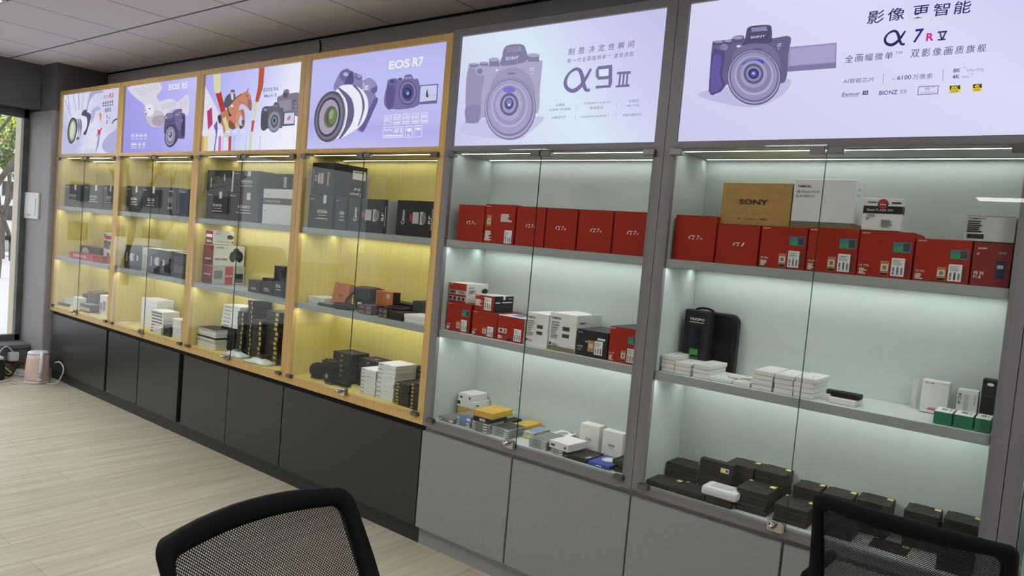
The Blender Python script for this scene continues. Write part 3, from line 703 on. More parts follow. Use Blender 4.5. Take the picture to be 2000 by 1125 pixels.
p.poly([(725, 600), (760, 550), (800, 545), (850, 540), (870, 505), (905, 505), (930, 560), (965, 580), (955, 770), (930, 786), (800, 790), (722, 800)], (104, 102, 116), True); p.poly([(728, 610), (765, 560), (795, 580), (790, 780), (724, 800)], (86, 84, 98), True)
p.ell((768, 585), 20, 16, (150, 148, 164)); p.text('Canon', (862, 552), (902, 538), (214, 212, 226))
p.ell((866, 714), 72, 122, (120, 120, 136), 5); p.ell((866, 714), 60, 104, (150, 152, 168), 5); p.ell((868, 710), 42, 74, (92, 94, 108), 5); p.ell((868, 706), 26, 46, (130, 138, 150), 5); p.ell((866, 704), 12, 22, (60, 66, 78), 5)
p.poly([(968, 612), (1092, 604), (1088, 756), (958, 766)], (86, 84, 98)); p.poly([(980, 622), (1086, 614), (1080, 738), (972, 744)], (206, 208, 238)); p.poly([(1005, 690), (1030, 650), (1050, 660), (1030, 700)], (196, 130, 120), True)
p.text('EOS', (748, 390), (848, 338), (112, 112, 136), 0.005); p.text('R6', (862, 376), (912, 330), (112, 112, 136), 0.005); p.text('Mark II', (758, 452), (892, 405), (112, 112, 136), 0.005)
for k in range(6): p.frame((72 + k * 86, 866 - k * 2), (142 + k * 84, 812 - k * 2), 0.002, (238, 238, 250)); p.line((84 + k * 84, 838 - k * 2), (128 + k * 84, 836 - k * 2), 14, (234, 234, 248))
p.done()
# --- EOS R7
ctx(5.113, 580, 80)
p = Poster('lightbox_sign', 'backlit lilac poster of big white telephoto lens camera, over fourth wooden cabinet', 3.25, 4.232, 1.8065, 2.2695,
           emit_ramp('poster_lilac_print', [(0.0, (194, 194, 240)), (0.25, (176, 174, 232)), (0.33, (186, 186, 236)), (0.7, (188, 192, 240)), (1.0, (184, 182, 236))], (0.12, 0, 0.9), 0.08, 2.0, -0.05))
p.poly([(350, 480), (400, 330), (440, 285), (490, 270), (530, 300), (600, 330), (640, 390), (705, 362), (770, 410), (785, 470), (765, 530), (790, 600), (720, 740), (660, 880), (630, 908), (580, 870), (620, 760), (500, 560)], (136, 130, 178), True)
p.poly([(405, 340), (440, 290), (500, 285), (540, 330), (540, 400), (480, 420), (430, 380)], (112, 106, 156), True); p.ell((470, 328), 26, 20, (182, 178, 216)); p.ell((600, 355), 36, 26, (112, 106, 152), 20); p.ell((604, 348), 22, 14, (160, 156, 196), 20)
p.poly([(440, 470), (520, 300), (545, 330), (540, 420)], (88, 84, 128), True)
p.poly([(640, 395), (700, 370), (765, 420), (740, 500), (690, 490), (640, 440)], (150, 146, 192), True); p.poly([(720, 480), (780, 450), (780, 500), (740, 520)], (106, 100, 150), True)
p.poly([(600, 840), (700, 680), (760, 570), (788, 590), (700, 800), (640, 900)], (104, 98, 148), True)
p.text('Canon', (636, 492), (700, 410), (232, 232, 248), 0.01)
p.poly([(400, 460), (480, 432), (560, 440), (640, 490), (690, 580), (690, 700), (640, 820), (560, 890), (400, 970), (300, 900), (320, 600)], (232, 234, 248), True)
p.poly([(540, 440), (575, 445), (640, 540), (660, 660), (620, 800), (590, 850), (630, 720), (635, 620), (610, 520)], (110, 106, 144), True)
p.poly([(395, 470), (420, 470), (520, 560), (555, 690), (530, 820), (440, 950), (400, 972), (460, 860), (490, 700), (470, 580)], (106, 102, 136), True)
for k in range(14): p.line((490 + 45 * math.sin(k / 13 * PI), 570 + k * 18), (540 + 16 * math.sin(k / 13 * PI), 565 + k * 19), 3, (78, 74, 108))
p.ell((318, 752), 152, 258, (84, 80, 98), 10); p.ell((325, 750), 142, 246, (226, 226, 240), 10); p.ell((312, 752), 150, 256, (92, 88, 108), 10); p.ell((312, 754), 134, 232, (122, 118, 136), 10); p.ell((306, 756), 112, 200, (74, 70, 86), 10); p.ell((304, 756), 96, 176, (168, 160, 178), 10); p.ell((322, 754), 66, 112, (118, 112, 118), 10); p.ell((330, 752), 58, 98, (94, 98, 76), 10); p.ell((345, 750), 40, 82, (104, 132, 80), 10); p.ell((330, 730), 22, 52, (150, 160, 130), 10)
p.text('EOS', (905, 282), (1118, 172), (240, 240, 252), 0.025); p.text('R7', (1140, 256), (1258, 150), (240, 240, 252), 0.02)
p.poly([(876, 660), (890, 420), (910, 380), (985, 375), (1000, 385), (1050, 380), (1070, 338), (1130, 332), (1155, 375), (1205, 395), (1200, 640)], (118, 112, 160), True); p.poly([(880, 655), (895, 420), (970, 430), (945, 655)], (96, 90, 138), True); p.poly([(908, 410), (925, 376), (982, 376), (980, 436), (910, 440)], (110, 104, 152), True); p.ell((940, 400), 20, 14, (76, 72, 112)); p.ell((1020, 376), 24, 12, (90, 84, 130), -6)
p.text('Canon', (1070, 374), (1138, 354), (230, 230, 248), 0.01); p.ell((1096, 514), 92, 124, (98, 92, 140), 3); p.ell((1096, 512), 78, 108, (134, 128, 172), 3); p.ell((1096, 512), 62, 88, (88, 82, 130), 3); p.ell((1094, 518), 42, 54, (62, 58, 100), 3); p.ell((1090, 512), 22, 30, (70, 96, 170), 3); p.ell((1098, 520), 9, 14, (190, 200, 236), 3)
p.poly([(1205, 440), (1402, 424), (1388, 620), (1200, 632)], (110, 106, 152)); p.poly([(1226, 450), (1390, 436), (1380, 588), (1214, 606)], (196, 202, 234)); p.poly([(1286, 490), (1292, 480), (1296, 520), (1305, 550), (1290, 560), (1278, 540)], (58, 54, 72), True); p.line((1216, 542), (1384, 534), 3, (150, 156, 196))
for k, (st, big) in enumerate((('APS-C', 0.55), ('3250万', 0.4), ('30张', 0.55), ('0.5秒', 0.4), ('8级', 0.5))):
    x = 860 + k * 92; y = 736 - k * 6
    p.frame((x, y + 104), (x + 76, y), 0.0024, (238, 238, 252)); p.text(st, (x + 8, y + 60 + (14 if k == 0 else 0)), (x + 68, y + 18), (236, 236, 250), 0.01)
    if k: p.line((x + 12, y + 82), (x + 64, y + 80), 12, (230, 230, 248))
p.frame((848, 968), (1060, 852), 0.0024, (238, 238, 252)); p.text('Dual Pixel', (862, 900), (952, 872), (236, 236, 250), 0.01, 0.2); p.text('AF II', (958, 920), (1046, 868), (238, 238, 252), 0.02); p.line((864, 946), (1046, 942), 14, (228, 228, 248))
for k in (0, 1): p.frame((1072 + k * 94, 964 - k * 4), (1156 + k * 94, 846 - k * 4), 0.0024, (238, 238, 252))
p.poly([(1088, 872), (1096, 878), (1096, 892), (1088, 898)], (238, 238, 252)); p.poly([(1100, 872), (1140, 870), (1140, 904), (1100, 906)], (238, 238, 252)); p.line((1100, 940), (1120, 939), 12, (232, 232, 250))
for r_ in (34, 24, 14): p.ell((1208, 892), r_, r_ * 0.8, (238, 238, 252), 0, a0=200, a1=340); p.ell((1208, 896), r_ - 5, r_ * 0.75 - 4, (184, 184, 236), 0, a0=190, a1=350)
p.done()
# --- a9 III
ctx(4.018, 880, 20)
p = Poster('lightbox_sign', 'backlit pale poster of one grey camera and purple lettering, over first grey cabinet', 4.304, 5.287, 1.8065, 2.2795,
           emit_ramp('poster_pale_print', [(0.0, (198, 198, 236)), (0.3, (214, 222, 242)), (0.55, (216, 232, 246)), (0.8, (206, 208, 240)), (1.0, (196, 196, 234))], (0.75, 0, 0.35), 0.06, 2.0, -0.05))
p.poly([(70, 960), (120, 860), (260, 850), (640, 830), (720, 850), (600, 960), (520, 1010), (300, 1000)], (196, 196, 228), True)
cA, cB, cC, cD = (152, 148, 178), (172, 168, 200), (132, 128, 160), (116, 112, 146)
p.poly([(125, 440), (150, 410), (285, 425), (390, 400), (395, 330), (410, 290), (450, 268), (540, 262), (575, 300), (580, 390), (690, 390), (708, 410), (690, 600), (680, 770), (640, 810), (400, 830), (240, 840), (200, 880), (120, 880), (104, 850), (118, 600)], cB, True)
p.poly([(118, 480), (200, 470), (250, 520), (230, 640), (220, 830), (190, 880), (120, 880), (104, 850)], cA, True); p.poly([(108, 760), (216, 740), (212, 840), (190, 878), (120, 878), (104, 850)], (140, 136, 170), True)
p.poly([(395, 350), (410, 290), (450, 266), (545, 262), (578, 305), (580, 395), (385, 430)], cC, True); p.poly([(430, 290), (535, 275), (548, 312), (432, 324)], cA); p.frame((440, 314), (520, 285), 0.002, cD)
for c, ru, rv in (((175, 425), 34, 18), ((250, 415), 34, 17), ((330, 400), 40, 36), ((638, 365), 46, 34)):
    p.poly([(c[0] - ru, c[1] - rv * 0.4), (c[0] + ru, c[1] - rv * 0.5), (c[0] + ru, c[1] + rv), (c[0] - ru, c[1] + rv)], cC); p.ell((c[0], c[1] - rv * 0.5), ru, rv * 0.45, cB)
p.ell((222, 470), 40, 42, cB); p.ell((218, 474), 22, 22, cC); p.ell((352, 466), 9, 9, (226, 226, 240))
p.poly([(300, 620), (340, 510), (420, 455), (500, 445), (580, 480), (640, 580), (650, 700), (600, 850), (300, 850)], (158, 154, 186), True); p.ell((468, 492), 34, 10, cC, -4)
p.ell((458, 770), 202, 246, cC, 4); p.ell((456, 766), 194, 236, (176, 172, 206), 4); p.ell((456, 760), 186, 226, cC, 4); p.ell((454, 756), 174, 212, (164, 160, 196), 4); p.ell((452, 745), 142, 172, (184, 180, 212), 4); p.ell((452, 742), 130, 158, (156, 152, 188), 4); p.ell((450, 735), 104, 128, (172, 168, 202), 4); p.ell((450, 620), 50, 26, (124, 120, 204), 0); p.ell((450, 735), 72, 90, (108, 104, 140), 4); p.ell((450, 735), 54, 68, (160, 156, 196), 4); p.ell((450, 730), 36, 46, (92, 88, 128), 4); p.ell((450, 720), 22, 26, (130, 130, 200), 4); p.ell((450, 740), 10, 10, (228, 228, 244))
p.text('SONY', (424, 390), (528, 352), (222, 222, 238), 0.015); p.text('α', (614, 474), (648, 444), (232, 232, 244), 0.0, 0.15); p.text('9', (622, 504), (634, 486), (222, 222, 238))
tk = (124, 114, 160)
for k, ch in enumerate('制胜决定性瞬间'):
    x = 916 + k * 78; y = 350 - k * 9.5; p.text(ch, (x, y), (x + 54, y - 60), tk, 0.008, 0.08)
for k, ch in enumerate('新一代全画幅微单'):
    x = 908 + k * 39; y = 414 - k * 4.6; 
    if ch == '一': p.line((x + 3, y - 18), (x + 33, y - 22), 5, (140, 134, 172), 'lettering_print')
    else: p.text(ch, (x, y), (x + 34, y - 40), (128, 122, 162), 0.004, 0.08)
p.text('TM', (1226, 362), (1254, 346), (140, 134, 172), 0.0, 0.08)
for k, ch in enumerate('速度旗舰'):
    x = 1274 + k * 41; y = 374 - k * 4.6; p.text(ch, (x, y), (x + 36, y - 42), (128, 122, 162), 0.004, 0.08)
def alpha(p, x0, y0, x1, y1, rgb, wd):          # the slanted alpha of the sign, drawn as one stroke
    pts = [(0.98, 0.02), (0.80, 0.42), (0.58, 0.80), (0.34, 0.99), (0.12, 0.90), (0.04, 0.62), (0.16, 0.28), (0.40, 0.06), (0.58, 0.10), (0.68, 0.38), (0.74, 0.74), (0.84, 0.98), (0.97, 0.94)]
    q = spline([(a, b, 0) for a, b in pts], 6)
    q = [(x0 + (x1 - x0) * v.x, y0 + (y1 - y0) * v.y - 0.0 * v.x) for v in q]
    for i in range(len(q) - 1): p.line(q[i], (q[i + 1][0] + 0.3 * (q[i + 1][0] - q[i][0]), q[i + 1][1] + 0.3 * (q[i + 1][1] - q[i][1])), wd * (0.55 + 0.45 * abs(math.sin(i / len(q) * PI * 2))), rgb, 'lettering_print')
alpha(p, 888, 452, 1100, 632, tk, 32)
p.poly([(1140, 470), (1160, 440), (1270, 428), (1268, 575), (1256, 606), (1138, 616), (1140, 594), (1238, 588), (1242, 540), (1160, 546), (1140, 520)], tk, part='lettering_print'); p.poly([(1164, 466), (1242, 458), (1240, 514), (1166, 522)], (216, 228, 244), part='lettering_print')
p.poly([(1308, 484), (1416, 478), (1415, 498), (1307, 504)], tk, part='lettering_print'); p.poly([(1298, 590), (1406, 580), (1405, 600), (1297, 607)], tk, part='lettering_print')
for k in range(3): p.line((1334 + k * 28, 500 - k * 2), (1322 + k * 30, 596 - k * 3), 15, tk, 'lettering_print')
sm = (140, 133, 172)
for st, a, b in (('全画幅', (828, 756), (900, 728)), ('全域快门传感器', (774, 794), (944, 764)), ('AI智能芯片', (792, 854), (912, 826)), ('无黑屏约120张/秒', (1046, 742), (1256, 712)), ('高速连拍', (1094, 780), (1200, 750)), ('1/80000秒高速快门', (1022, 846), (1250, 818)), ('无裁切', (1396, 726), (1480, 698)), ('4K/120p', (1384, 762), (1486, 738)), ('8级5轴防抖', (1354, 836), (1498, 806))): p.text(st, a, b, sm, 0.003, 0.08)
for a, b in (((990, 752), (988, 786)), ((982, 822), (980, 856)), ((1308, 732), (1306, 766)), ((1302, 806), (1300, 838))): p.line(a, b, 2.5, (160, 156, 190))
p.done()
# --- a7R V
ctx(2.899, 1310, 0)
p = Poster('lightbox_sign', 'backlit pale poster of camera with flipped-out screen, over second grey cabinet', 5.366, 6.379, 1.8065, 2.2795,
           emit_ramp('poster_lavender_print', [(0.0, (200, 200, 234)), (0.3, (210, 210, 240)), (0.65, (218, 218, 246)), (1.0, (196, 196, 234))], (0.5, 0, 0.4), 0.1, 2.0, 0.0))
p.poly([(150, 540), (230, 500), (400, 480), (660, 440), (640, 520), (520, 590), (380, 600)], (190, 188, 222), True)
p.poly([(655, 262), (935, 236), (930, 380), (650, 402)], (150, 146, 188)); p.poly([(655, 372), (932, 350), (930, 380), (650, 402)], (126, 122, 162)); p.poly([(672, 272), (925, 246), (922, 344), (668, 366)], (166, 162, 202))
p.poly([(226, 260), (240, 228), (290, 222), (345, 215), (350, 200), (400, 196), (415, 215), (425, 160), (450, 145), (550, 138), (566, 160), (565, 210), (670, 202), (660, 300), (648, 440), (600, 470), (400, 480), (320, 470), (270, 520), (214, 516), (208, 500)], (104, 100, 134), True)
p.poly([(228, 290), (270, 280), (300, 300), (285, 420), (300, 480), (260, 520), (212, 516)], (88, 78, 128), True); p.poly([(234, 320), (280, 320), (270, 420), (285, 480), (250, 512), (218, 508)], (104, 92, 160), True)
p.poly([(412, 225), (428, 160), (455, 142), (550, 136), (566, 165), (566, 215), (556, 238), (410, 252)], (84, 80, 112), True); p.poly([(450, 152), (535, 144), (542, 168), (452, 176)], (140, 136, 170)); p.text('SONY', (446, 214), (530, 192), (216, 216, 232), 0.015)
for c, ru, rv in (((262, 236), 26, 16), ((318, 232), 22, 14), ((372, 214), 30, 22)): p.poly([(c[0] - ru, c[1] - 4), (c[0] + ru, c[1] - 6), (c[0] + ru, c[1] + rv), (c[0] - ru, c[1] + rv)], (92, 88, 122)); p.ell((c[0], c[1] - 5), ru, rv * 0.45, (158, 154, 188))
p.ell((296, 262), 22, 18, (136, 132, 168)); p.ell((380, 258), 14, 8, (210, 208, 228)); p.text('α', (598, 260), (622, 240), (232, 232, 244), 0, 0.15); p.text('7', (600, 280), (610, 266), (214, 210, 228)); p.text('R', (611, 279), (620, 266), (214, 60, 110))
p.poly([(340, 400), (350, 300), (400, 255), (480, 242), (550, 252), (600, 300), (615, 380), (560, 500), (380, 500)], (118, 114, 148), True); p.ell((482, 276), 28, 8, (96, 92, 124), -5)
p.ell((466, 434), 153, 158, (96, 92, 124), -8); p.ell((466, 432), 147, 151, (172, 168, 202), -8); p.ell((466, 430), 141, 145, (112, 108, 142), -8); p.ell((466, 428), 132, 136, (150, 146, 182), -8); p.ell((466, 424), 110, 112, (176, 172, 206), -8); p.ell((466, 420), 100, 102, (136, 132, 168), -8); p.ell((462, 354), 62, 20, (72, 84, 190), -8); p.ell((464, 416), 76, 78, (160, 156, 192), -8); p.ell((464, 414), 56, 58, (94, 90, 128), -8); p.ell((464, 414), 44, 44, (140, 138, 176), -8); p.ell((464, 414), 30, 30, (64, 60, 104), -8); p.ell((464, 414), 17, 17, (84, 96, 200)); p.ell((464, 412), 6, 6, (220, 224, 250))
for k, (ch, x, y) in enumerate((('影', 1106, 134), ('像', 1222, 118), ('更', 1360, 104), ('智', 1480, 90), ('能', 1600, 78))): p.text(ch, (x, y), (x + 104, y - 84), (52, 46, 96), 0.008, 0.05)
alpha(p, 1206, 170, 1328, 252, (48, 40, 92), 17)
p.text('7', (1372, 242), (1436, 160), (52, 44, 120), 0.02, 0.15); p.text('R', (1444, 234), (1494, 184), (206, 48, 130), 0.03); p.poly([(1512, 178), (1566, 172), (1565, 182), (1511, 188)], (60, 54, 110), part='lettering_print'); p.poly([(1512, 222), (1556, 218), (1555, 226), (1511, 230)], (60, 54, 110), part='lettering_print'); p.line((1524, 182), (1534, 222), 9, (60, 54, 110), 'lettering_print'); p.line((1558, 178), (1538, 222), 9, (60, 54, 110), 'lettering_print')
for k, ch in enumerate('全画幅微单'):
    x = 986 + k * 56; y = 356 - k * 4.6; p.text(ch, (x, y), (x + 50, y - 46), (88, 82, 128), 0.004, 0.05)
p.text('TM', (1272, 308), (1312, 290), (88, 82, 128))
for k, ch in enumerate('双影像画质旗舰'):
    x = 1356 + k * 63; y = 328 - k * 5; p.text(ch, (x, y), (x + 54, y - 50), (88, 82, 128), 0.004, 0.05)
s2 = (110, 104, 150)
p.text('AI智能芯片', (976, 474), (1156, 436), s2, 0.004, 0.03); p.text('约', (1254, 456), (1270, 442), s2); p.text('6100', (1282, 454), (1364, 424), (84, 78, 130), 0.012); p.text('万像素', (1368, 452), (1486, 414), s2)
p.text('8K', (1598, 412), (1642, 386), (80, 74, 124), 0.012, 0.05); p.text('24p/25p', (1674, 410), (1778, 384), (150, 146, 184)); p.text('4K', (1594, 448), (1638, 422), (80, 74, 124), 0.012, 0.05); p.text('60p', (1648, 446), (1694, 426), (150, 146, 184))
p.text('*1', (1654, 390), (1670, 380), s2); p.text('*2', (1696, 426), (1714, 416), s2)
p.line((1206, 418), (1202, 478), 3, (140, 136, 176)); p.line((1544, 394), (1540, 458), 3, (140, 136, 176))
p.text('Exmor', (968, 546), (1076, 520), (84, 78, 124), 0.01, 0.25); p.frame((1086, 538), (1120, 514), 0.003, (84, 78, 124), 'lettering_print'); p.text('R', (1094, 534), (1112, 518), (84, 78, 124), 0.02); p.line((968, 551), (1064, 546), 3, (150, 146, 184), 'lettering_print')
p.text('BIONZ', (1180, 540), (1286, 510), (80, 74, 124), 0.012); p.text('XR', (1296, 534), (1342, 506), (130, 124, 168))
p.frame((1396, 540), (1520, 484), 0.0022, (130, 124, 168)); p.text('8级', (1440, 514), (1470, 492), (130, 124, 168)); p.text('*3', (1474, 500), (1494, 490), s2); p.text('机身防抖', (1414, 532), (1500, 518), (140, 136, 176))
for x0, x1, st, y in ((1578, 1642, '8K', 486), (1710, 1764, '4K', 478)):
    p.poly([(x0, y), (x1, y - 4), (x1, y + 38), (x0, y + 44)], (228, 206, 60)); p.poly([(x0 + 3, y + 2), (x1 - 2, y - 2), (x1 - 2, y + 20), (x0 + 3, y + 24)], (70, 58, 40)); p.text(st, (x0 + 10, y + 22), (x1 - 10, y + 2), (238, 220, 100), 0.02, 0.1); p.text('HDR', (x0 + 8, y + 40), (x1 - 10, y + 26), (110, 96, 30), 0.01)
p.done()
p = Poster('lightbox_sign', 'backlit pale poster at the far end, over last grey cabinet', 6.46, 7.45, 1.8065, 2.2795, emit_ramp('poster_end_print', [(0.0, (200, 200, 234)), (1.0, (214, 214, 244))], (0.6, 0, 0.4)))
p.done()

# ------------------------------------------------------------------ goods in the cabinets
def alpha_deco(n, sub, u=0.5):
    d = [('T', 'f', 'α', u - 0.14, 0.47, u + 0.02, 0.56, 0, 'w_ink', 0.006, 0.2), ('T', 'f', n, u + 0.05, 0.47, u + 0.13, 0.56, 0, 'w_ink', 0.0, 0.15)]
    if sub: d.append(('T', 'f', sub, u + 0.145, 0.47, u + 0.2, 0.52, 0, 'w_ink', 0.0, 0.1))
    return tuple(d)
def label_deco(n, mk='SONY', seal=True, s=0):
    d = [('T', 'f', mk, 0.04, 0.93, 0.2, 0.96, 0, 'w_ink', 0.01)]
    if seal: d += [('R', 'f', 0.64, 0.56, 0.96, 0.78, 'cyan'), ('R', 'f', 0.65, 0.58, 0.84, 0.68, 'greenlabel'), ('R', 'f', 0.82, 0.59, 0.94, 0.76, 'dkgrey')]
    d += [('R', 'f', 0.44, 0.04, 0.6, 0.36, 'o_ink'), ('R', 'f', 0.455, 0.15, 0.585, 0.29, 'white'), ('R', 'f', 0.48, 0.175, 0.56, 0.265, 'grey'), ('R', 'f', 0.45, 0.05, 0.59, 0.1, 'b_ink')]
    d += [('B', 'f', 0.64, 0.05, 0.88, 0.44), ('R', 'f', 0.91, 0.05, 0.945, 0.4, 'dkgrey')]
    if n: d += [('T', 'f', 'α', 0.05, 0.21, 0.11, 0.255, 0, 'w_ink', 0.006, 0.2), ('T', 'f', n, 0.125, 0.21, 0.22, 0.255, 0, 'w_ink')]
    d += lines('f', 0.05, 0.2, 0.04, 0.18, 4, 'white', 5 + s)
    return tuple(d)
RED = ('red', 'red', 'redtop')
G1, G2 = 'grey cabinet adjoining the wooden ones', 'grey cabinet with the tripod light case'
# ---- first grey cabinet, upper shelf: six vermilion camera cartons
ctx(4.255, 840, 280)
gA = 'vermilion camera cartons along the upper shelves'
k = dict(y0=0.04, group=gA, mats=RED)
pbox('camera_carton', 'vermilion carton with white lettering, against the window-end side of first grey upper shelf', 'box', ZA, (218, 795), (435, 812), (235, 507), dep=0.16, deco=alpha_deco('7', 'II'), **k)
pbox('camera_carton', 'vermilion carton turned to its printed back, second along first grey upper shelf', 'box', ZA, (440, 815), (690, 830), (465, 503), dep=0.17,
     deco=tuple([('T', 'f', 'SONY', 0.03, 0.93, 0.18, 0.96, 0, 'w_ink'), ('R', 'f', 0.07, 0.44, 0.22, 0.72, 'o_ink'), ('R', 'f', 0.09, 0.5, 0.2, 0.62, 'white'), ('R', 'f', 0.115, 0.525, 0.175, 0.595, 'grey'), ('B', 'f', 0.7, 0.03, 0.94, 0.36)] + lines('f', 0.05, 0.3, 0.06, 0.32, 12, 'w_ink', 3) + lines('f', 0.56, 0.96, 0.56, 0.76, 8, 'w_ink', 4)), **k)
pbox('camera_carton', 'vermilion carton crossed by the door joint, third along first grey upper shelf', 'box', ZA, (700, 830), (940, 850), (722, 522), dep=0.16, deco=alpha_deco('7', 'II'), **k)
pbox('camera_carton', 'vermilion carton with white lettering, fourth along first grey upper shelf', 'box', ZA, (945, 852), (1202, 875), (970, 535), dep=0.16, deco=alpha_deco('7', 'II', 0.48), **k)
pbox('camera_carton', 'vermilion carton with white lettering, fifth along first grey upper shelf', 'box', ZA, (1212, 878), (1497, 905), (1240, 548), dep=0.16, deco=alpha_deco('7', 'IV', 0.52), **k)
pbox('camera_carton', 'vermilion carton partly behind the post, last along first grey upper shelf', 'box', ZA, (1505, 905), (1795, 935), (1540, 562), dep=0.16, deco=alpha_deco('7', 'IV', 0.55), **k)
# ---- first grey cabinet, middle shelf
ctx(4.65, 840, 520)
k = dict(y0=0.045)
pbox('camera_carton', 'red carton with film seal, at window end of first grey middle shelf', 'box', ZB, (140, 575), (355, 608), (163, 318), mats=RED, dep=0.2, deco=label_deco('7', s=1), **k)
x0, x1, y0, h, _ = pdims(ZB, (140, 575), (355, 608), (163, 318), 0.045)
pbox('camera_carton', 'red carton with long white side, topmost at window end of first grey middle shelf', 'box', ZB + h + 0.001, (160, 310), (325, 325), (167, 140), mats=('red', 'white', 'white'), sr=(525, 240),
     deco=tuple([('R', 'f', 0.02, 0.42, 0.98, 0.62, 'ltgrey'), ('R', 'f', 0.02, 0.1, 0.98, 0.3, 'ltgrey'), ('R', 'f', 0.06, 0.44, 0.4, 0.6, 'dkgrey'), ('R', 'f', 0.55, 0.46, 0.9, 0.58, 'grey'), ('R', 'f', 0.04, 0.12, 0.22, 0.28, 'b_ink'), ('R', 'f', 0.28, 0.12, 0.46, 0.28, 'b_ink'), ('R', 'f', 0.54, 0.12, 0.72, 0.28, 'navy'), ('R', 'f', 0.78, 0.12, 0.94, 0.28, 'b_ink'),
                 ('E', 'r', 0.7, 0.5, 0.98, 0.76, 'b_ink'), ('E', 'r', 0.78, 0.55, 0.92, 0.72, 'navy'), ('T', 'f', 'SONY', 0.05, 0.9, 0.25, 0.95, 0, 'w_ink'), ('T', 'r', 'SONY', 0.1, 0.74, 0.34, 0.82, 0, 'b_ink', 0.01)] + lines('r', 0.1, 0.4, 0.5, 0.68, 3, 'grey', 2)), y0=0.05)
pbox('camera_carton', 'red carton with white barcode, second along first grey middle shelf', 'box', ZB, (372, 612), (598, 648), (388, 395), mats=RED, dep=0.17, deco=label_deco('6400', seal=False, s=2), **k)
x0, x1, y0, h2, _ = pdims(ZB, (372, 612), (598, 648), (388, 395), 0.045)
pbox('camera_carton', 'red and black carton with barcode, resting on the second carton of first grey middle shelf', 'box', ZB + h2 + 0.001, (400, 392), (578, 412), (405, 250), mats=('red', 'black', 'ltgrey'), sr=(762, 300),
     deco=tuple([('B', 'f', 0.5, 0.08, 0.86, 0.88), ('T', 'f', 'SONY', 0.05, 0.9, 0.25, 0.95, 0, 'w_ink'), ('R', 'r', 0.44, 0.78, 0.56, 1.0, 'white'), ('R', 'r', 0.06, 0.56, 0.3, 0.62, 'w_ink'), ('R', 'r', 0.4, 0.58, 0.92, 0.64, 'w_ink'), ('T', 'r', 'SONY', 0.68, 0.82, 0.92, 0.88, 0, 'w_ink')] + lines('f', 0.05, 0.42, 0.3, 0.7, 7, 'w_ink', 8)), y0=0.05)
pbox('camera_carton', 'low red carton with white lid and two stickers, third along first grey middle shelf', 'box', ZB, (600, 650), (848, 692), (622, 440), mats=('red', 'white', 'white_cool'), dep=0.17,
     deco=tuple([('B', 'f', 0.64, 0.06, 0.9, 0.54), ('R', 'f', 0.06, 0.3, 0.36, 0.48, 'white'), ('R', 'f', 0.1, 0.33, 0.2, 0.45, 'dkgrey'), ('R', 'f', 0.24, 0.33, 0.34, 0.45, 'grey'), ('R', 'f', 0.4, 0.04, 0.56, 0.12, 'b_ink'), ('R', 't', 0.3, 0.2, 0.7, 0.5, 'cyan'), ('R', 't', 0.1, 0.62, 0.7, 0.9, 'dkgrey')] + lines('f', 0.06, 0.26, 0.06, 0.2, 3, 'w_ink', 3)), **k)
tam = tuple([('T', 'f', 'TAMRON', 0.05, 0.83, 0.42, 0.89, 0, 'b_ink', 0.02), ('R', 'f', 0.5, 0.55, 0.76, 0.66, 'dkgrey'), ('R', 'f', 0.5, 0.37, 0.76, 0.47, 'dkgrey'), ('R', 'f', 0.04, 0.14, 0.12, 0.21, 'b_ink')] + lines('f', 0.08, 0.4, 0.3, 0.78, 7, 'g_ink', 6) + lines('f', 0.16, 0.44, 0.13, 0.2, 2, 'g_ink', 7))
pbox('lens_carton', 'white lens carton behind the door joint, first of two on first grey middle shelf', 'box', ZB, (855, 700), (1060, 735), (885, 415), mats=('white', 'white', 'white'), dep=0.17, deco=tam, **k)
pbox('lens_carton', 'white lens carton with khaki base band, second of two on first grey middle shelf', 'box', ZB, (1065, 735), (1312, 780), (1095, 415), mats=('white', 'white', 'white'), sr=(1558, 500), deco=tam + (('R', 'f', 0.0, 0.0, 1.0, 0.12, 'khaki'), ('T', 'r', 'TAMRON', 0.1, 0.76, 0.36, 0.82, 0, 'b_ink', 0.02), ('R', 'r', 0.08, 0.62, 0.5, 0.66, 'g_ink'), ('R', 't', 0.68, 0.72, 0.95, 0.9, 'ltblue')), **k)
pbox('camera_carton', 'black camera carton with orange and barcode stickers on first grey middle shelf', 'box', ZB, (1318, 785), (1600, 848), (1340, 565), mats=('blackbox', 'blackbox', 'dkgrey'), dep=0.18,
     deco=tuple([('R', 'f', 0.38, 0.2, 0.58, 0.62, 'o_ink'), ('R', 'f', 0.42, 0.34, 0.54, 0.5, 'ltgrey'), ('B', 'f', 0.6, 0.12, 0.86, 0.64), ('R', 'f', 0.68, 0.68, 0.92, 0.76, 'white'), ('R', 'f', 0.3, 0.54, 0.37, 0.58, 'white'), ('T', 'f', 'SONY', 0.05, 0.86, 0.2, 0.9, 0, 'w_ink'), ('T', 'f', 'α6700', 0.03, 0.32, 0.22, 0.39, 0, 'w_ink')] + lines('f', 0.05, 0.24, 0.18, 0.28, 3, 'grey', 9)), **k)
pbox('camera_carton', 'red carton cut off by the post, counter end of first grey middle shelf', 'box', ZB, (1608, 855), (1880, 908), (1640, 540), mats=('red', 'red', 'dkgrey'), dep=0.18, deco=label_deco('7', s=4), **k)
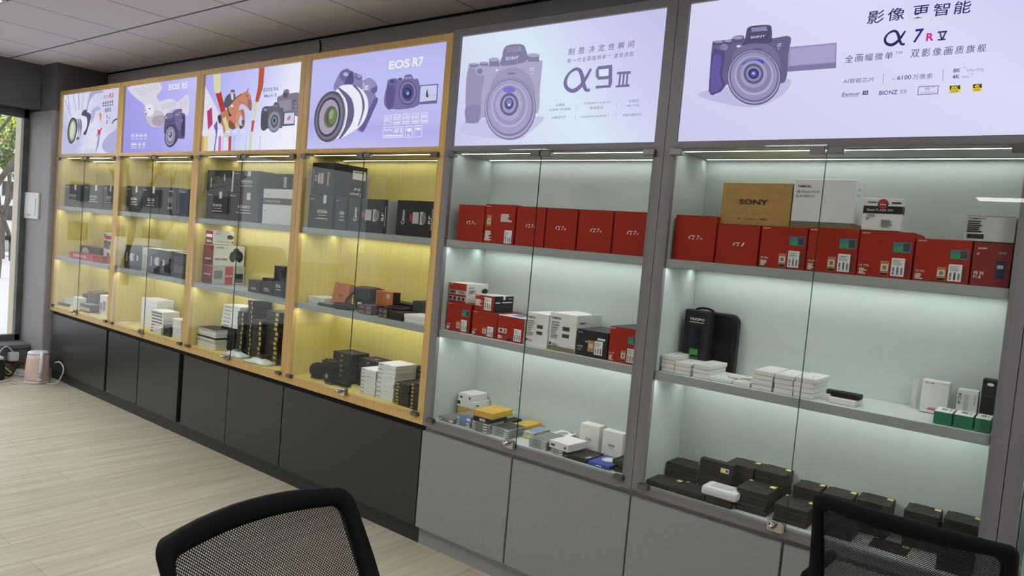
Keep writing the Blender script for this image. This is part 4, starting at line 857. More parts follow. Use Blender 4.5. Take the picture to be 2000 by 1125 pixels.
# ---- first grey cabinet, floor
ctx(4.327, 820, 740)
fl = 'on first grey cabinet floor'
def case_deco(i): return (('R', 'f', 0.04, 0.2, 0.22, 0.75, 'ltgrey'), ('R', 'f', 0.7, 0.3, 0.94, 0.7, 'w_ink'), ('R', 't', 0.1, 0.12, 0.9, 0.86, 'dkgrey' if i % 2 else 'grey'))
k = dict(dep=0.1, jit=0.002, group='filter cases on the first grey cabinet floor', cat='filter case', deco=case_deco)
def PS(name, desc, where, bl, br, tl, n, zs=ZF1, cat='box', **kw): return pstack(name, desc, where, cat, zs, bl, br, tl, n, **kw)
kc = dict(dep=0.11, jit=0.002, group='filter cases on the first grey cabinet floor', deco=case_deco, cat='filter case')
PS('filter_case', 'smoky plastic filter case beside the clamp', 'at window end of first grey cabinet floor', (152, 345), (290, 378), (166, 312), 1, mats=('case', 'case', 'grey'), **kc)
_, q = PS('filter_case', 'smoky filter case', 'in short pile under blue case, first grey floor', (298, 382), (430, 415), (300, 340), 2, mats=('case', 'case', 'case'), **kc)
carton('filter_case', 'sky blue plastic case topping a short pile on first grey cabinet floor', 'filter case', q[0], q[1], q[2], q[3], q[4], 0.026, mats=('ltblue', 'ltblue', 'case'), deco=case_deco(0))
_, q = PS('filter_case', 'clear filter case', 'in pile below ochre carton, first grey floor', (430, 430), (575, 462), (436, 345), 4, mats=('case', 'case_lt', 'case'), **kc)
carton('filter_carton', 'flat black carton lying beneath the ochre one on first grey cabinet floor', 'box', q[0] + 0.004, q[1], q[2] + 0.004, 0.12, q[4], 0.022, mats=('black', 'black', 'black'), deco=(('R', 'f', 0.4, 0.2, 0.75, 0.7, 'ltgrey'),))
carton('filter_carton', 'square ochre carton lying atop a pile of clear cases, first grey floor', 'box', q[0] + 0.012, q[1] + 0.02, q[2] - 0.004, 0.15, q[4] + 0.023, 0.026, mats=('ochre', 'ochre', 'ochre'), rz=0.05, deco=(('R', 't', 0.3, 0.6, 0.7, 0.64, 'gold'),))
_, q = PS('filter_case', 'clear plastic filter case', 'in pile beside the door joint, first grey floor', (585, 462), (755, 505), (592, 392), 4, mats=('case_lt', 'case', 'case'), **{**kc, 'dep': 0.13})
# taller pile at the back
k2 = dict(y0=0.155, dep=0.11, jit=0.002)
_, q = PS('filter_carton', 'ochre filter carton', 'in tall pile of ochre and white cartons, first grey floor', (308, 330), (437, 355), (308, 222), 4, mats=('ochre', 'ochre', 'ochre'), group='ochre filter cartons', **k2)
carton('filter_carton', 'flat white carton with dark corner sticker, second from top of tall ochre pile', 'box', q[0] - 0.003, q[1], q[2], q[3] + 0.01, q[4], 0.03, mats=('white', 'white', 'white'), deco=(('R', 'f', 0.02, 0.3, 0.2, 0.85, 'b_ink'), ('R', 'r', 0.2, 0.3, 0.35, 0.5, 'b_ink')))
carton('filter_carton', 'flat white carton with two blue marks, topmost of tall ochre pile', 'box', q[0] + 0.003, q[1] - 0.008, q[2], q[3], q[4] + 0.031, 0.032, mats=('white', 'white', 'white'), deco=(('R', 'f', 0.1, 0.3, 0.3, 0.55, 'navy'), ('E', 'f', 0.78, 0.25, 0.92, 0.7, 'blue')))
pbox('filter_carton', 'black flat carton behind the clear pile on first grey cabinet floor', 'box', ZF1, (640, 420), (775, 450), (650, 340), y0=0.165, dep=0.1, mats=('black', 'black', 'black'))
x0, x1, y0, h, _ = pdims(ZF1, (640, 420), (775, 450), (650, 340), 0.165)
carton('filter_carton', 'small white carton resting on black one behind ochre carton', 'box', x0, x1 - 0.06, 0.17, 0.09, ZF1 + h + 0.001, 0.022, mats=('white',))
pbox('filter_carton', 'flat ochre carton just past the door joint on first grey cabinet floor', 'box', ZF1, (790, 420), (900, 445), (800, 375), y0=0.16, dep=0.11, mats=('ochre', 'ochre', 'ochre'))
pbox('filter_carton', 'clear and yellow striped flat case in front of ochre carton, first grey floor', 'filter case', ZF1, (868, 470), (965, 490), (876, 440), y0=0.125, dep=0.12, mats=('case_lt', 'case', 'case_lt'), deco=(('R', 'f', 0, 0.1, 1, 0.45, 'yellow'), ('R', 't', 0.2, 0.2, 0.8, 0.8, 'ltblue')))
_, q = PS('filter_case', 'clear plastic filter case', 'in five-pile past the door joint, first grey floor', (915, 570), (1070, 612), (920, 488), 5, mats=('case_lt', 'case', 'case'), **{**kc, 'dep': 0.14})
pbox('filter_carton', 'square white carton with grey disc print, behind the pile of five clear cases', 'box', ZF1, (1080, 520), (1215, 545), (1065, 455), y0=0.15, dep=0.1, mats=('white',), deco=(('E', 't', 0.25, 0.2, 0.75, 0.8, 'g_ink'), ('R', 't', 0.6, 0.85, 0.85, 0.98, 'r_ink')))
pbox('filter_carton', 'small dark flat carton between white disc carton and white cube', 'box', ZF1, (1225, 545), (1310, 560), (1240, 505), y0=0.16, dep=0.06, mats=('dkgrey',))
_, q = PS('filter_case', 'smoky filter case', 'under tilted white carton, first grey floor', (1100, 625), (1205, 650), (1103, 580), 2, mats=('case_lt', 'case', 'case'), **kc)
carton('filter_carton', 'flat white carton with two blue marks, askew on smoky cases', 'box', q[0] - 0.008, q[1] + 0.03, q[2] - 0.004, 0.12, q[4] + 0.001, 0.03, mats=('white',), rz=-0.1, deco=(('R', 'f', 0.08, 0.3, 0.3, 0.6, 'navy'), ('E', 'f', 0.78, 0.3, 0.9, 0.65, 'blue')))
pbox('filter_carton', 'flat black carton with grey corner tag near the blue one', 'box', ZF1, (1213, 668), (1410, 722), (1220, 628), dep=0.13, mats=('black', 'black', 'black_side'), deco=(('R', 'f', 0.04, 0.3, 0.14, 0.55, 'g_ink'), ('R', 't', 0.82, 0.1, 0.98, 0.35, 'g_ink'), ('R', 't', 0.08, 0.5, 0.2, 0.62, 'o_ink')))
pbox('filter_carton', 'low blue carton with pale oval on lid, first grey cabinet floor', 'box', ZF1, (1415, 728), (1600, 775), (1420, 692), dep=0.13, mats=('blue', 'blue', 'blue'), deco=(('E', 't', 0.2, 0.35, 0.8, 0.9, 'ltgrey'), ('E', 't', 0.3, 0.42, 0.7, 0.8, 'white'), ('R', 'f', 0.38, 0.3, 0.64, 0.6, 'w_ink')))
for i in range(2):
    pbox('accessory_pouch', 'black rounded pouch with grey lid by the post, %s' % ('under another' if i == 0 else 'lying on top'), 'pouch', ZF1 + i * 0.038, (1608, 780 - i * 36), (1735, 808 - i * 36), (1612, 745 - i * 36), dep=0.11, y0=0.045, mats=('black', 'black', 'dkgrey'), bev=0.012, deco=(('R', 't', 0.2, 0.2, 0.75, 0.8, 'grey'),))
zy = (('T', 'f', 'ζYN', 0.32, 0.42, 0.62, 0.53, 0, 'b_ink', 0.01), ('R', 'f', 0.36, 0.37, 0.58, 0.385, 'g_ink'), ('R', 't', 0.3, 0.3, 0.5, 0.34, 'g_ink'))
pbox('gift_carton', 'upright white carton with black lettering, nearer the middle of first grey floor', 'box', ZF1, (1338, 570), (1505, 610), (1352, 370), sr=(1580, 420), mats=('white',), deco=zy + (('R', 'f', 0.86, 0.05, 0.93, 0.12, 'dkgrey'), ('R', 't', 0.97, 0.0, 1.0, 1.0, 'r_ink')))
pbox('gift_carton', 'upright white carton with black lettering, by the post on first grey floor', 'box', ZF1, (1530, 620), (1705, 665), (1545, 425), sr=(1765, 460), mats=('white',), deco=zy)
# ---- second grey cabinet, upper shelf
ctx(3.75, 1280, 270)
k = dict(y0=0.04, group=gA)
pbox('camera_carton', 'tall red carton with white lettering, first along second grey upper shelf', 'box', ZA, (122, 880), (425, 898), (150, 560), dep=0.17, mats=RED, deco=alpha_deco('7', 'IV'), **k)
pbox('camera_carton', 'red carton with short white lettering under kraft carton, second grey upper shelf', 'box', ZA, (432, 900), (742, 922), (458, 628), dep=0.17, mats=RED, deco=alpha_deco('1', '', 0.55), **k)
x0, x1, y0, h, _ = pdims(ZA, (432, 900), (742, 922), (458, 628), 0.04); zt = ZA + h + 0.002
z5 = (3.41, 1640, 270)
def mixp(bl, br5, tl):
    """left edge measured in one crop, far edge in the next one"""
    a, c = P(bl), P(tl); ctx(*z5); b = P(br5); ctx(3.75, 1280, 270); f = lambda p: ((p[0] - 1280) * 3.75, (p[1] - 270) * 3.75)
    return f(a), f(b), f(c)
pbox('camera_carton', 'red carton with labels under the big white carton, third along second grey upper shelf', 'box', ZA, (750, 925), (1090, 948), (780, 640), dep=0.17, mats=RED, deco=label_deco('7RV', s=1), **k)
pbox('camera_carton', 'red carton with labels crossed by the door joint, second grey upper shelf', 'box', ZA, *mixp((1095, 950), (105, 885), (1122, 650)), dep=0.17, mats=RED, deco=label_deco('7V', s=2), **k)
ctx(*z5)
pbox('camera_carton', 'red carton with blue seal under small white lens carton, second grey upper shelf', 'box', ZA, (108, 888), (472, 918), (135, 612), dep=0.17, mats=RED, deco=label_deco('7S', s=3), **k)
xs, _, _, hs, _ = pdims(ZA, (108, 888), (472, 918), (135, 612), 0.04)
pbox('camera_carton', 'lower red carton with labels, sixth along second grey upper shelf', 'box', ZA, (480, 922), (855, 953), (505, 665), dep=0.17, mats=RED, deco=label_deco('7C', s=4), **k)
pbox('lens_carton', 'dark red lens carton under pale grey one, second grey upper shelf', 'box', ZA, (862, 957), (1150, 980), (885, 690), dep=0.17, mats=('red2', 'red2', 'redtop'),
     deco=(('T', 'f', 'SONY', 0.12, 0.84, 0.36, 0.88, 0, 'w_ink', 0.01), ('T', 'f', 'α', 0.1, 0.71, 0.18, 0.76, 0, 'w_ink', 0.01, 0.2), ('T', 'f', 'FE 50', 0.08, 0.26, 0.34, 0.33, 0, 'w_ink', 0.006), ('T', 'f', 'F1.8', 0.08, 0.17, 0.27, 0.24, 0, 'w_ink', 0.006), ('R', 'f', 0.62, 0.2, 0.86, 0.6, 'navy'), ('R', 'f', 0.66, 0.42, 0.82, 0.5, 'ltgrey'), ('R', 'f', 0.66, 0.75, 0.86, 0.8, 'grey')), **k)
_, _, _, h7, _ = pdims(ZA, (862, 957), (1150, 980), (885, 690), 0.04)
pbox('lens_carton', 'pale grey carton with black lid and barcode, atop dark red lens carton', 'box', ZA + h7 + 0.002, (822, 668), (1172, 690), (838, 515), y0=0.04, dep=0.15, mats=('ltgrey', 'ltgrey', 'black'),
     deco=tuple([('R', 'f', 0.06, 0.1, 0.4, 0.28, 'b_ink'), ('T', 'f', 'TAMRON', 0.06, 0.86, 0.4, 0.92, 0, 'b_ink', 0.01)] + lines('f', 0.05, 0.46, 0.34, 0.82, 6, 'b_ink', 4)))
pbox('lens_carton', 'small white lens carton with black band and red disc, atop a red carton', 'box', ZA + hs + 0.002, (140, 602), (405, 614), (155, 398), y0=0.05, sr=(435, 420), mats=('white', 'white', 'white'),
     deco=tuple([('R', 'f', 0, 0.52, 1, 0.76, 'b_ink'), ('R', 'r', 0, 0.52, 1, 0.76, 'b_ink'), ('E', 'f', 0.36, 0.66, 0.64, 0.98, 'b_ink'), ('E', 'f', 0.37, 0.68, 0.63, 0.97, 'r_ink'), ('R', 'f', 0.38, 0.77, 0.62, 0.85, 'b_ink'), ('R', 'f', 0.72, 0.84, 0.96, 0.89, 'dkgrey'), ('E', 'f', 0.1, 0.32, 0.17, 0.4, 'grey'),
                 ('T', 'f', 'SIGMA', 0.1, 0.84, 0.34, 0.9, 0, 'b_ink', 0.02), ('T', 'f', 'SIGMA', 0.41, 0.785, 0.59, 0.835, 0, 'w_ink', 0.02), ('T', 'f', '56mm F1.4 DC DN', 0.1, 0.6, 0.76, 0.67, 0, 'w_ink')] + lines('f', 0.5, 0.84, 0.1, 0.34, 6, 'grey', 3) + lines('f', 0.12, 0.36, 0.42, 0.5, 2, 'grey', 5)))
ctx(3.75, 1280, 270)
pbox('lens_carton', 'kraft cardboard carton with black lettering, standing on red cartons', 'box', zt, (468, 618), (980, 632), (490, 325), y0=0.06, dep=0.14, mats=('kraft', 'kraft', 'kraft'),
     deco=(('T', 'f', 'SONY', 0.27, 0.49, 0.68, 0.61, 0, 'b_ink', 0.025), ('T', 'f', 'E', 0.27, 0.135, 0.31, 0.175, 0, 'b_ink', 0.0, 0.2), ('T', 'f', 'Creators', 0.38, 0.135, 0.54, 0.17, 0, 'b_ink'), ('T', 'f', 'like', 0.6, 0.135, 0.69, 0.175, 0, 'b_ink', 0.02)))
pbox('lens_carton', 'large white lens carton with khaki base band, standing on red cartons', 'box', zt, *mixp((985, 630), (85, 588), (1012, 300)), y0=0.06, dep=0.12, mats=('white_cool', 'white_cool', 'white'),
     deco=(('R', 'f', 0, 0, 1, 0.14, 'khaki'), ('R', 'r', 0, 0, 1, 0.14, 'khaki'), ('T', 'f', 'TAMRON', 0.06, 0.83, 0.28, 0.88, 0, 'b_ink', 0.02), ('T', 'f', '28-75mm F/2.8', 0.05, 0.72, 0.42, 0.77, 0, 'b_ink', -0.005), ('T', 'f', 'Di III VXD G2', 0.05, 0.63, 0.36, 0.68, 0, 'b_ink', -0.005), ('T', 'r', 'TAMRON', 0.1, 0.8, 0.5, 0.85, 0, 'g_ink', 0.01), ('R', 'r', 0.1, 0.7, 0.4, 0.72, 'g_ink')))
# ---- second grey cabinet, middle shelf
ctx(3.749, 1250, 560)
def slim(i): return (('R', 't', 0.12, 0.08, 0.88, 0.1, 'g_ink'), ('R', 't', 0.55, 0.3, 0.7, 0.36, 'g_ink'))
k = dict(y0=0.04, dep=0.16, jit=0.003, mats=('white',), deco=slim, group='slim white battery cartons', cat='box')
PS('slim_carton', 'slim white carton', 'in four-pile at window end of second grey middle shelf', (122, 628), (243, 650), (132, 490), 4, zs=ZB, **k)
PS('slim_carton', 'slim white carton', 'in pile of three, second pile on second grey middle shelf', (247, 650), (370, 668), (250, 545), 3, zs=ZB, **k)
PS('slim_carton', 'slim white carton', 'in pile of three, third pile on second grey middle shelf', (375, 668), (498, 692), (383, 560), 3, zs=ZB, **k)
_, q = PS('slim_carton', 'slim white carton lying alone under a white cable', 'on second grey middle shelf', (502, 692), (670, 722), (505, 655), 1, zs=ZB, **k)
bm = bmesh.new(); add_tube(bm, spline([(0, 0, 0.006), (0.03, 0.02, 0.006), (0.06, 0.01, 0.008), (0.075, 0.04, 0.008), (0.05, 0.06, 0.007)], 6), 0.004, 8); add_box(bm, -0.03, 0.012, -0.008, 0.008, 0.001, 0.009, 0, 0.002)
o = obj('charging_cable', bm, M['white'], None, (q[0] + 0.08, q[2] + 0.05, q[4])); tag(o, 'short white cable with plug lying on a slim white carton', 'cable')
PS('slim_carton', 'slim white carton lying alone beside the cable one', 'on second grey middle shelf', (676, 722), (808, 748), (680, 686), 1, zs=ZB, **k)
PS('slim_carton', 'slim white carton', 'in pile of four, first of the door joint trio', (812, 750), (965, 780), (832, 605), 4, zs=ZB, **k)
PS('slim_carton', 'slim white carton', 'in pile of four, middle of the door joint trio', (967, 780), (1112, 806), (980, 632), 4, zs=ZB, **k)
PS('slim_carton', 'slim white carton', 'in pile of four, last of the door joint trio', (1117, 806), (1270, 835), (1130, 655), 4, zs=ZB, **k)
# light case: box bag with strap plate, screen
x0, x1, y0, h, _ = pdims(ZB, (283, 560), (470, 580), (318, 160), 0.17)
x0 = at(*P((300, 470)), y=0.17).x; x1 = at(*P((488, 470)), y=0.17).x; h = at(*P((318, 160)), y=0.17).z - ZB
t = thing('studio_light', 'black boxed studio light with white lettering and green screen, standing upright', 'studio light', ((x0 + x1) / 2, 0.17, ZB + 0.001))
w = x1 - x0
bm = bmesh.new(); add_box(bm, -w / 2, w / 2, 0, 0.05, 0, h, 0, 0.008); bd = obj('body', bm, M['blackbox'], t)
bm = bmesh.new(); put_text(bm, 'TRIOPO', lambda u, v: (u, -0.0008, v), -w * 0.28, h * 0.83, w * 0.3, h * 0.87, 0, 0.02); obj('lettering', bm, M['w_ink'], t, fix=False)
bm = bmesh.new(); add_box(bm, -w * 0.28, w * 0.3, -0.001, 0, h * 0.795, h * 0.803); obj('underline', bm, M['w_ink'], t)
bm = bmesh.new(); add_box(bm, -w * 0.22, w * 0.24, -0.002, 0, h * 0.38, h * 0.74, 0, 0.001); obj('flash_window', bm, mat('dark_glossy_plastic', (30, 34, 44), 0.15), t)
bm = bmesh.new(); add_box(bm, -w * 0.16, w * 0.16, -0.003, 0, h * 0.26, h * 0.36, 0, 0.001); obj('screen', bm, mat('green_lcd', (62, 150, 76), 0.3), t)
bm = bmesh.new()
for a in range(5): add_box(bm, -w * 0.16 + a * w * 0.07, -w * 0.12 + a * w * 0.07, -0.003, 0, h * 0.2, h * 0.23, 0, 0.001)
obj('button', bm, M['grey'], t)
bm = bmesh.new(); add_tube(bm, spline([(-0.02, 0.03, h), (0.0, 0.03, h + 0.007), (0.03, 0.03, h + 0.007), (0.05, 0.03, h)], 5), 0.004, 8); obj('carry_loop', bm, M['rubber'], t)
# rounded black hard case beside it
xb = at(*P((690, 420)), y=0.226).x; xa = xb - 0.17; hh = at(*P((600, 200)), y=0.226).z - ZB
t = thing('hard_case', 'black rounded hard case leaning beside the boxed studio light', 'case', ((xa + xb) / 2, 0.226, ZB + 0.001))
bm = bmesh.new(); wv = xb - xa; R_ = 0.034; rings = []
prof = [(-wv / 2, 0.0), (wv / 2, 0.0)] + [(wv / 2 - R_ + R_ * math.cos(a * PI / 16), hh - R_ + R_ * math.sin(a * PI / 16)) for a in range(9)] + [(-wv / 2 + R_ - R_ * math.sin(a * PI / 16), hh - R_ + R_ * math.cos(a * PI / 16)) for a in range(9)]
for yy, sc_ in ((0.0, 0.88), (0.004, 0.96), (0.012, 1.0), (0.044, 1.0), (0.05, 0.96), (0.052, 0.9)):
    rings.append([bm.verts.new((px * sc_, yy, hh / 2 + (pz - hh / 2) * (1 - (1 - sc_) * 0.45))) for px, pz in prof])
for a, b in zip(rings[:-1], rings[1:]):
    for k in range(len(prof)): bm.faces.new((a[k], a[(k + 1) % len(prof)], b[(k + 1) % len(prof)], b[k]))
bm.faces.new(rings[0]); bm.faces.new(list(reversed(rings[-1])))
obj('shell', bm, M['rubber'], t)
bm = bmesh.new(); add_box(bm, -wv / 2 - 0.001, wv / 2 + 0.001, 0.024, 0.029, 0.0, hh - 0.036); obj('zip', bm, M['steel'], t)
ctx(3.75, 1600, 660)
pbox('slim_carton', 'small white carton alone on second grey middle shelf, black clip on it', 'box', ZB, (62, 475), (262, 512), (66, 432), dep=0.1, mats=('white',), y0=0.05)
x0, x1, y0, h, _ = pdims(ZB, (62, 475), (262, 512), (66, 432), 0.05)
t = thing('battery_clip', 'small black clip lying on the lone white carton', 'clip', ((x0 + x1) / 2 + 0.005, 0.07, ZB + h + 0.001))
bm = bmesh.new(); add_box(bm, -0.045, 0.04, 0, 0.05, 0, 0.016, 0, 0.004); obj('body', bm, M['rubber'], t)
bm = bmesh.new(); add_box(bm, -0.06, -0.02, 0.008, 0.035, 0.004, 0.018, 0, 0.003); obj('clip_jaw', bm, M['black_side'], t)
pbox('accessory_carton', 'square white carton in clear wrap leaning at back of second grey middle shelf', 'box', ZB, (730, 512), (935, 540), (748, 305), y0=0.2, dep=0.05, mats=('white',), tilt=-0.03,
     deco=(('T', 'f', 'SIRUI', 0.1, 0.9, 0.3, 0.94, 0, 'b_ink', 0.02), ('R', 'f', 0.34, 0.9, 0.44, 0.93, 'b_ink'), ('R', 'f', 0.76, 0.93, 0.96, 0.945, 'g_ink'), ('R', 'f', 0.32, 0.15, 0.66, 0.17, 'r_ink'), ('R', 'f', 0.28, 0.1, 0.76, 0.13, 'r_ink')))
bm = bmesh.new(); q = at(*P((722, 400)), y=0.245); add_box(bm, q.x - 0.016, q.x - 0.001, 0.246, 0.249, ZB + 0.01, ZB + 0.095); add_box(bm, q.x - 0.012, q.x - 0.002, 0.244, 0.246, ZB, ZB + 0.08)
o = obj('wrap_film', bm, M['film']); tag(o, 'crumpled strip of clear wrap beside the square white carton', 'plastic film')
pbox('remote_carton', 'narrow white carton with sideways black lettering, between white square and black carton', 'box', ZB, (996, 525), (1155, 550), (1015, 372), y0=0.2, dep=0.04, mats=('white',),
     deco=tuple([('T', 'f', 'RC-6', 0.05, 0.5, 0.2, 0.86, -1, 'b_ink', 0.02), ('T', 'f', 'Canon', 0.82, 0.52, 0.89, 0.86, -1, 'b_ink', 0.01)] + [('R', 'f', 0.34 + 0.06 * a, 0.14, 0.36 + 0.06 * a, 0.84, 'g_ink') for a in range(4)]))
pbox('accessory_carton', 'tall black hang-tab carton by the post of second grey middle shelf', 'box', ZB, (1166, 550), (1300, 572), (1192, 300), y0=0.19, dep=0.05, mats=('black', 'black', 'black'), deco=(('E', 'f', 0.28, 0.86, 0.7, 0.93, 'w_ink'), ('R', 'f', 0.05, 0.62, 0.95, 0.64, 'dkgrey')))
kg = dict(y0=0.035, dep=0.09, mats=('green', 'green', 'white'), group='green wrapped film cartons', deco=(('R', 't', 0.3, 0.35, 0.62, 0.75, 'grey'), ('R', 't', 0.75, 0.25, 0.8, 0.85, 'greenlabel'), ('R', 'f', 0.1, 0.1, 0.9, 0.12, 'greenlabel')))
pbox('film_carton', 'shiny green carton with white lid, first of the trio on second grey middle shelf', 'box', ZB, (828, 622), (968, 650), (836, 530), **kg)
pbox('film_carton', 'shiny green carton with white lid, middle of the trio on second grey middle shelf', 'box', ZB, (973, 652), (1122, 682), (980, 555), **kg)
pbox('film_carton', 'shiny green carton with white lid, last of the trio on second grey middle shelf', 'box', ZB, (1128, 685), (1275, 712), (1134, 582), **kg)
# ---- second grey cabinet, floor: brown-black cartons
ctx(4.245, 1220, 860)
def tag_deco(i): return (('R', 't', 0.78, 0.7, 0.96, 0.92, 'yellow'), ('T', 't', 'Arofoam', 0.36, 0.4, 0.7, 0.52, 0, 'dim_ink', 0.0, 0.2), ('R', 't', 0.02, 0.9, 0.14, 0.99, 'yellow'))
BBK = ('brownblack', 'brownblack', 'brownblack')
k = dict(dep=0.1, jit=0.002, mats=BBK, deco=tag_deco, group='dark brown filter cartons', cat='box')
k1 = dict(mats=BBK, group='dark brown filter cartons in the front row')
for bl, br, lab in (((165, 395), (398, 450), 'flat dark brown carton behind the clamp, first of front row, second grey floor'), ((402, 455), (660, 520), 'flat dark brown carton beside the white cradle, second grey floor'), ((665, 520), (885, 575), 'flat dark brown carton under the white cradle, second grey floor')):
    xa, xb = max(at(*P(bl), y=0.022).x, SEAM[5] + 0.047), at(*P(br), y=0.022).x
    carton('filter_carton', lab, 'box', xa + 0.001, xb - 0.001, 0.022, 0.1, ZF2, 0.02 if xa < 5.58 else 0.026, deco=tag_deco(0), **k1)
q = (xa, xb, 0.022, 0.1, ZF2 + 0.027)
t = thing('charging_cradle', 'glossy white plastic cradle lying on dark brown cartons', 'cradle', ((q[0] + q[1]) / 2 + 0.0, q[2] - 0.01, q[4] + 0.002))
bm = bmesh.new(); add_box(bm, -0.062, 0.062, 0, 0.085, 0, 0.03, 0, 0.01); obj('body', bm, MATS['white_plastic'], t)
bm = bmesh.new(); add_box(bm, -0.036, 0.036, 0.02, 0.072, 0.0285, 0.0312, 0, 0.001); obj('recess', bm, M['ltgrey'], t)
PS('filter_carton', 'dark brown carton', 'in back pile at window end, second grey floor', (335, 275), (590, 340), (342, 172), 3, y0=0.17, zs=ZF2, **k)
pbox('filter_carton', 'black carton standing on edge with yellow white sticker, second grey cabinet floor', 'box', ZF2, (600, 400), (880, 455), (632, 145), y0=0.128, dep=0.03, mats=('black', 'black', 'black'), deco=(('R', 'f', 0.64, 0.72, 0.76, 0.86, 'yellow'), ('R', 'f', 0.76, 0.72, 0.88, 0.86, 'w_ink'), ('R', 'f', 0.79, 0.75, 0.86, 0.83, 'dkgrey'), ('T', 'f', 'Arofoam', 0.2, 0.44, 0.62, 0.54, 0, 'dim_ink', 0.0, 0.2)))
PS('filter_carton', 'dark brown carton', 'in tall back pile behind the standing black carton', (820, 360), (1050, 420), (850, 178), 5, y0=0.175, zs=ZF2, **k)
PS('filter_carton', 'dark brown carton', 'in tall back pile beside the door joint, second grey floor', (1055, 420), (1310, 485), (1080, 232), 5, y0=0.175, zs=ZF2, **k)
PS('filter_carton', 'dark brown carton', 'in five-pile ahead of door joint, second grey floor', (890, 605), (1165, 675), (915, 378), 5, y0=0.045, zs=ZF2, **{**k, 'dep': 0.12})
PS('filter_carton', 'dark brown carton', 'in pile of four behind the lock, second grey floor', (1218, 690), (1505, 770), (1230, 512), 4, y0=0.045, zs=ZF2, **{**k, 'dep': 0.12})
ctx(3.948, 1560, 840)
for j, (a, b, n, w_) in enumerate((((-60, 500), (150, 545), 3, 'first'), ((165, 560), (400, 610), 3, 'second'), ((420, 610), (690, 680), 3, 'third'), ((800, 700), (1075, 770), 3, 'fourth'), ((1100, 770), (1390, 850), 3, 'last'))):
    tl = ((a[0] + 20, a[1] - 78 - 4 * j))
    PS('filter_carton', 'dark brown carton', 'in %s pile behind the mesh chair, second grey floor' % w_, a, b, tl, n, y0=0.17, zs=ZF2, **{**k, 'dep': 0.1})
PS('filter_carton', 'dark brown carton', 'in front pile behind chair mesh, beside lone flat carton', (160, 760), (400, 880), (180, 610), 4, y0=0.05, zs=ZF2, **k)
pbox('filter_carton', 'flat dark brown carton alone behind the chair mesh, second grey floor', 'box', ZF2, (525, 930), (825, 1020), (535, 890), y0=0.07, dep=0.1, mats=BBK, deco=tag_deco(0))
PS('filter_carton', 'dark brown carton', 'in front pile behind chair mesh at the post', (1040, 1100), (1370, 1180), (1065, 870), 5, y0=0.04, zs=ZF2, **k)
# ---- last grey cabinet, only a strip of it shows
x = SEAM[6] + 0.06
for i, (z, h, ms) in enumerate(((ZF2, 0.13, ('ltgrey', 'ltgrey', 'ltgrey')), (ZF2 + 0.131, 0.05, ('white', 'white', 'white')), (ZF2 + 0.182, 0.15, ('white', 'white', 'white')))):
    carton('lens_carton', ('light grey carton at bottom of the pile in the edge cabinet', 'thin white carton in mid pile of the edge cabinet', 'tall white carton atop the pile of the edge cabinet')[i], 'box', x, x + 0.2, 0.04, 0.18, z, h, mats=ms,
           deco=(('T', 'f', 'MT', 0.1, 0.3, 0.35, 0.42, 0, 'b_ink', 0.02),) if i == 0 else ((('R', 'f', 0.3, 0.5, 0.5, 0.65, 'b_ink'), ) if i == 2 else ()))

# ------------------------------------------------------------------ goods in the wooden cabinets
BK = ('blackbox', 'blackbox', 'black_side')
def eos(model, sub=True, u=0.5, tagw=True):
    d = [('T', 'f', 'Canon', 0.06, 0.86, 0.26, 0.905, 0, 'w_ink', 0.012), ('T', 'f', 'EOS', u - 0.16, 0.46, u + 0.06, 0.56, 0, 'w_ink', 0.012), ('T', 'f', model, u + 0.085, 0.46, u + 0.24, 0.56, 0, 'w_ink', 0.006)]
    if sub: d += [('R', 'f', u - 0.14, 0.39, u + 0.2, 0.405, 'w_ink'), ('R', 'f', u - 0.22, 0.29, u + 0.26, 0.31, 'w_ink')]
    if tagw: d += [('R', 'f', 0.6, 0.76, 0.72, 1.0, 'white'), ('R', 't', 0.6, 0.0, 0.72, 0.3, 'white')]
    return tuple(d)
def lens_face(f='f', turn=1):
    a = turn == 1
    return (('E', f, 0.36, 0.42, 0.42, 0.64, 'r_ink'), ('R', f, 0.44, 0.36, 0.6, 0.68, 'ltgrey'), ('R', f, 0.61, 0.34, 0.63, 0.7, 'dkgrey'), ('R', f, 0.64, 0.34, 0.72, 0.7, 'ltgrey'), ('E', f, 0.68, 0.35, 0.8, 0.69, 'grey'),
            ('T', f, 'Canon', 0.15, 0.32, 0.23, 0.72, 1, 'w_ink', 0.012), ('T', f, 'RF', 0.86, 0.38, 0.92, 0.6, 1, 'w_ink', 0.006), ('R', f, 0.945, 0.2, 0.955, 0.8, 'w_ink'))
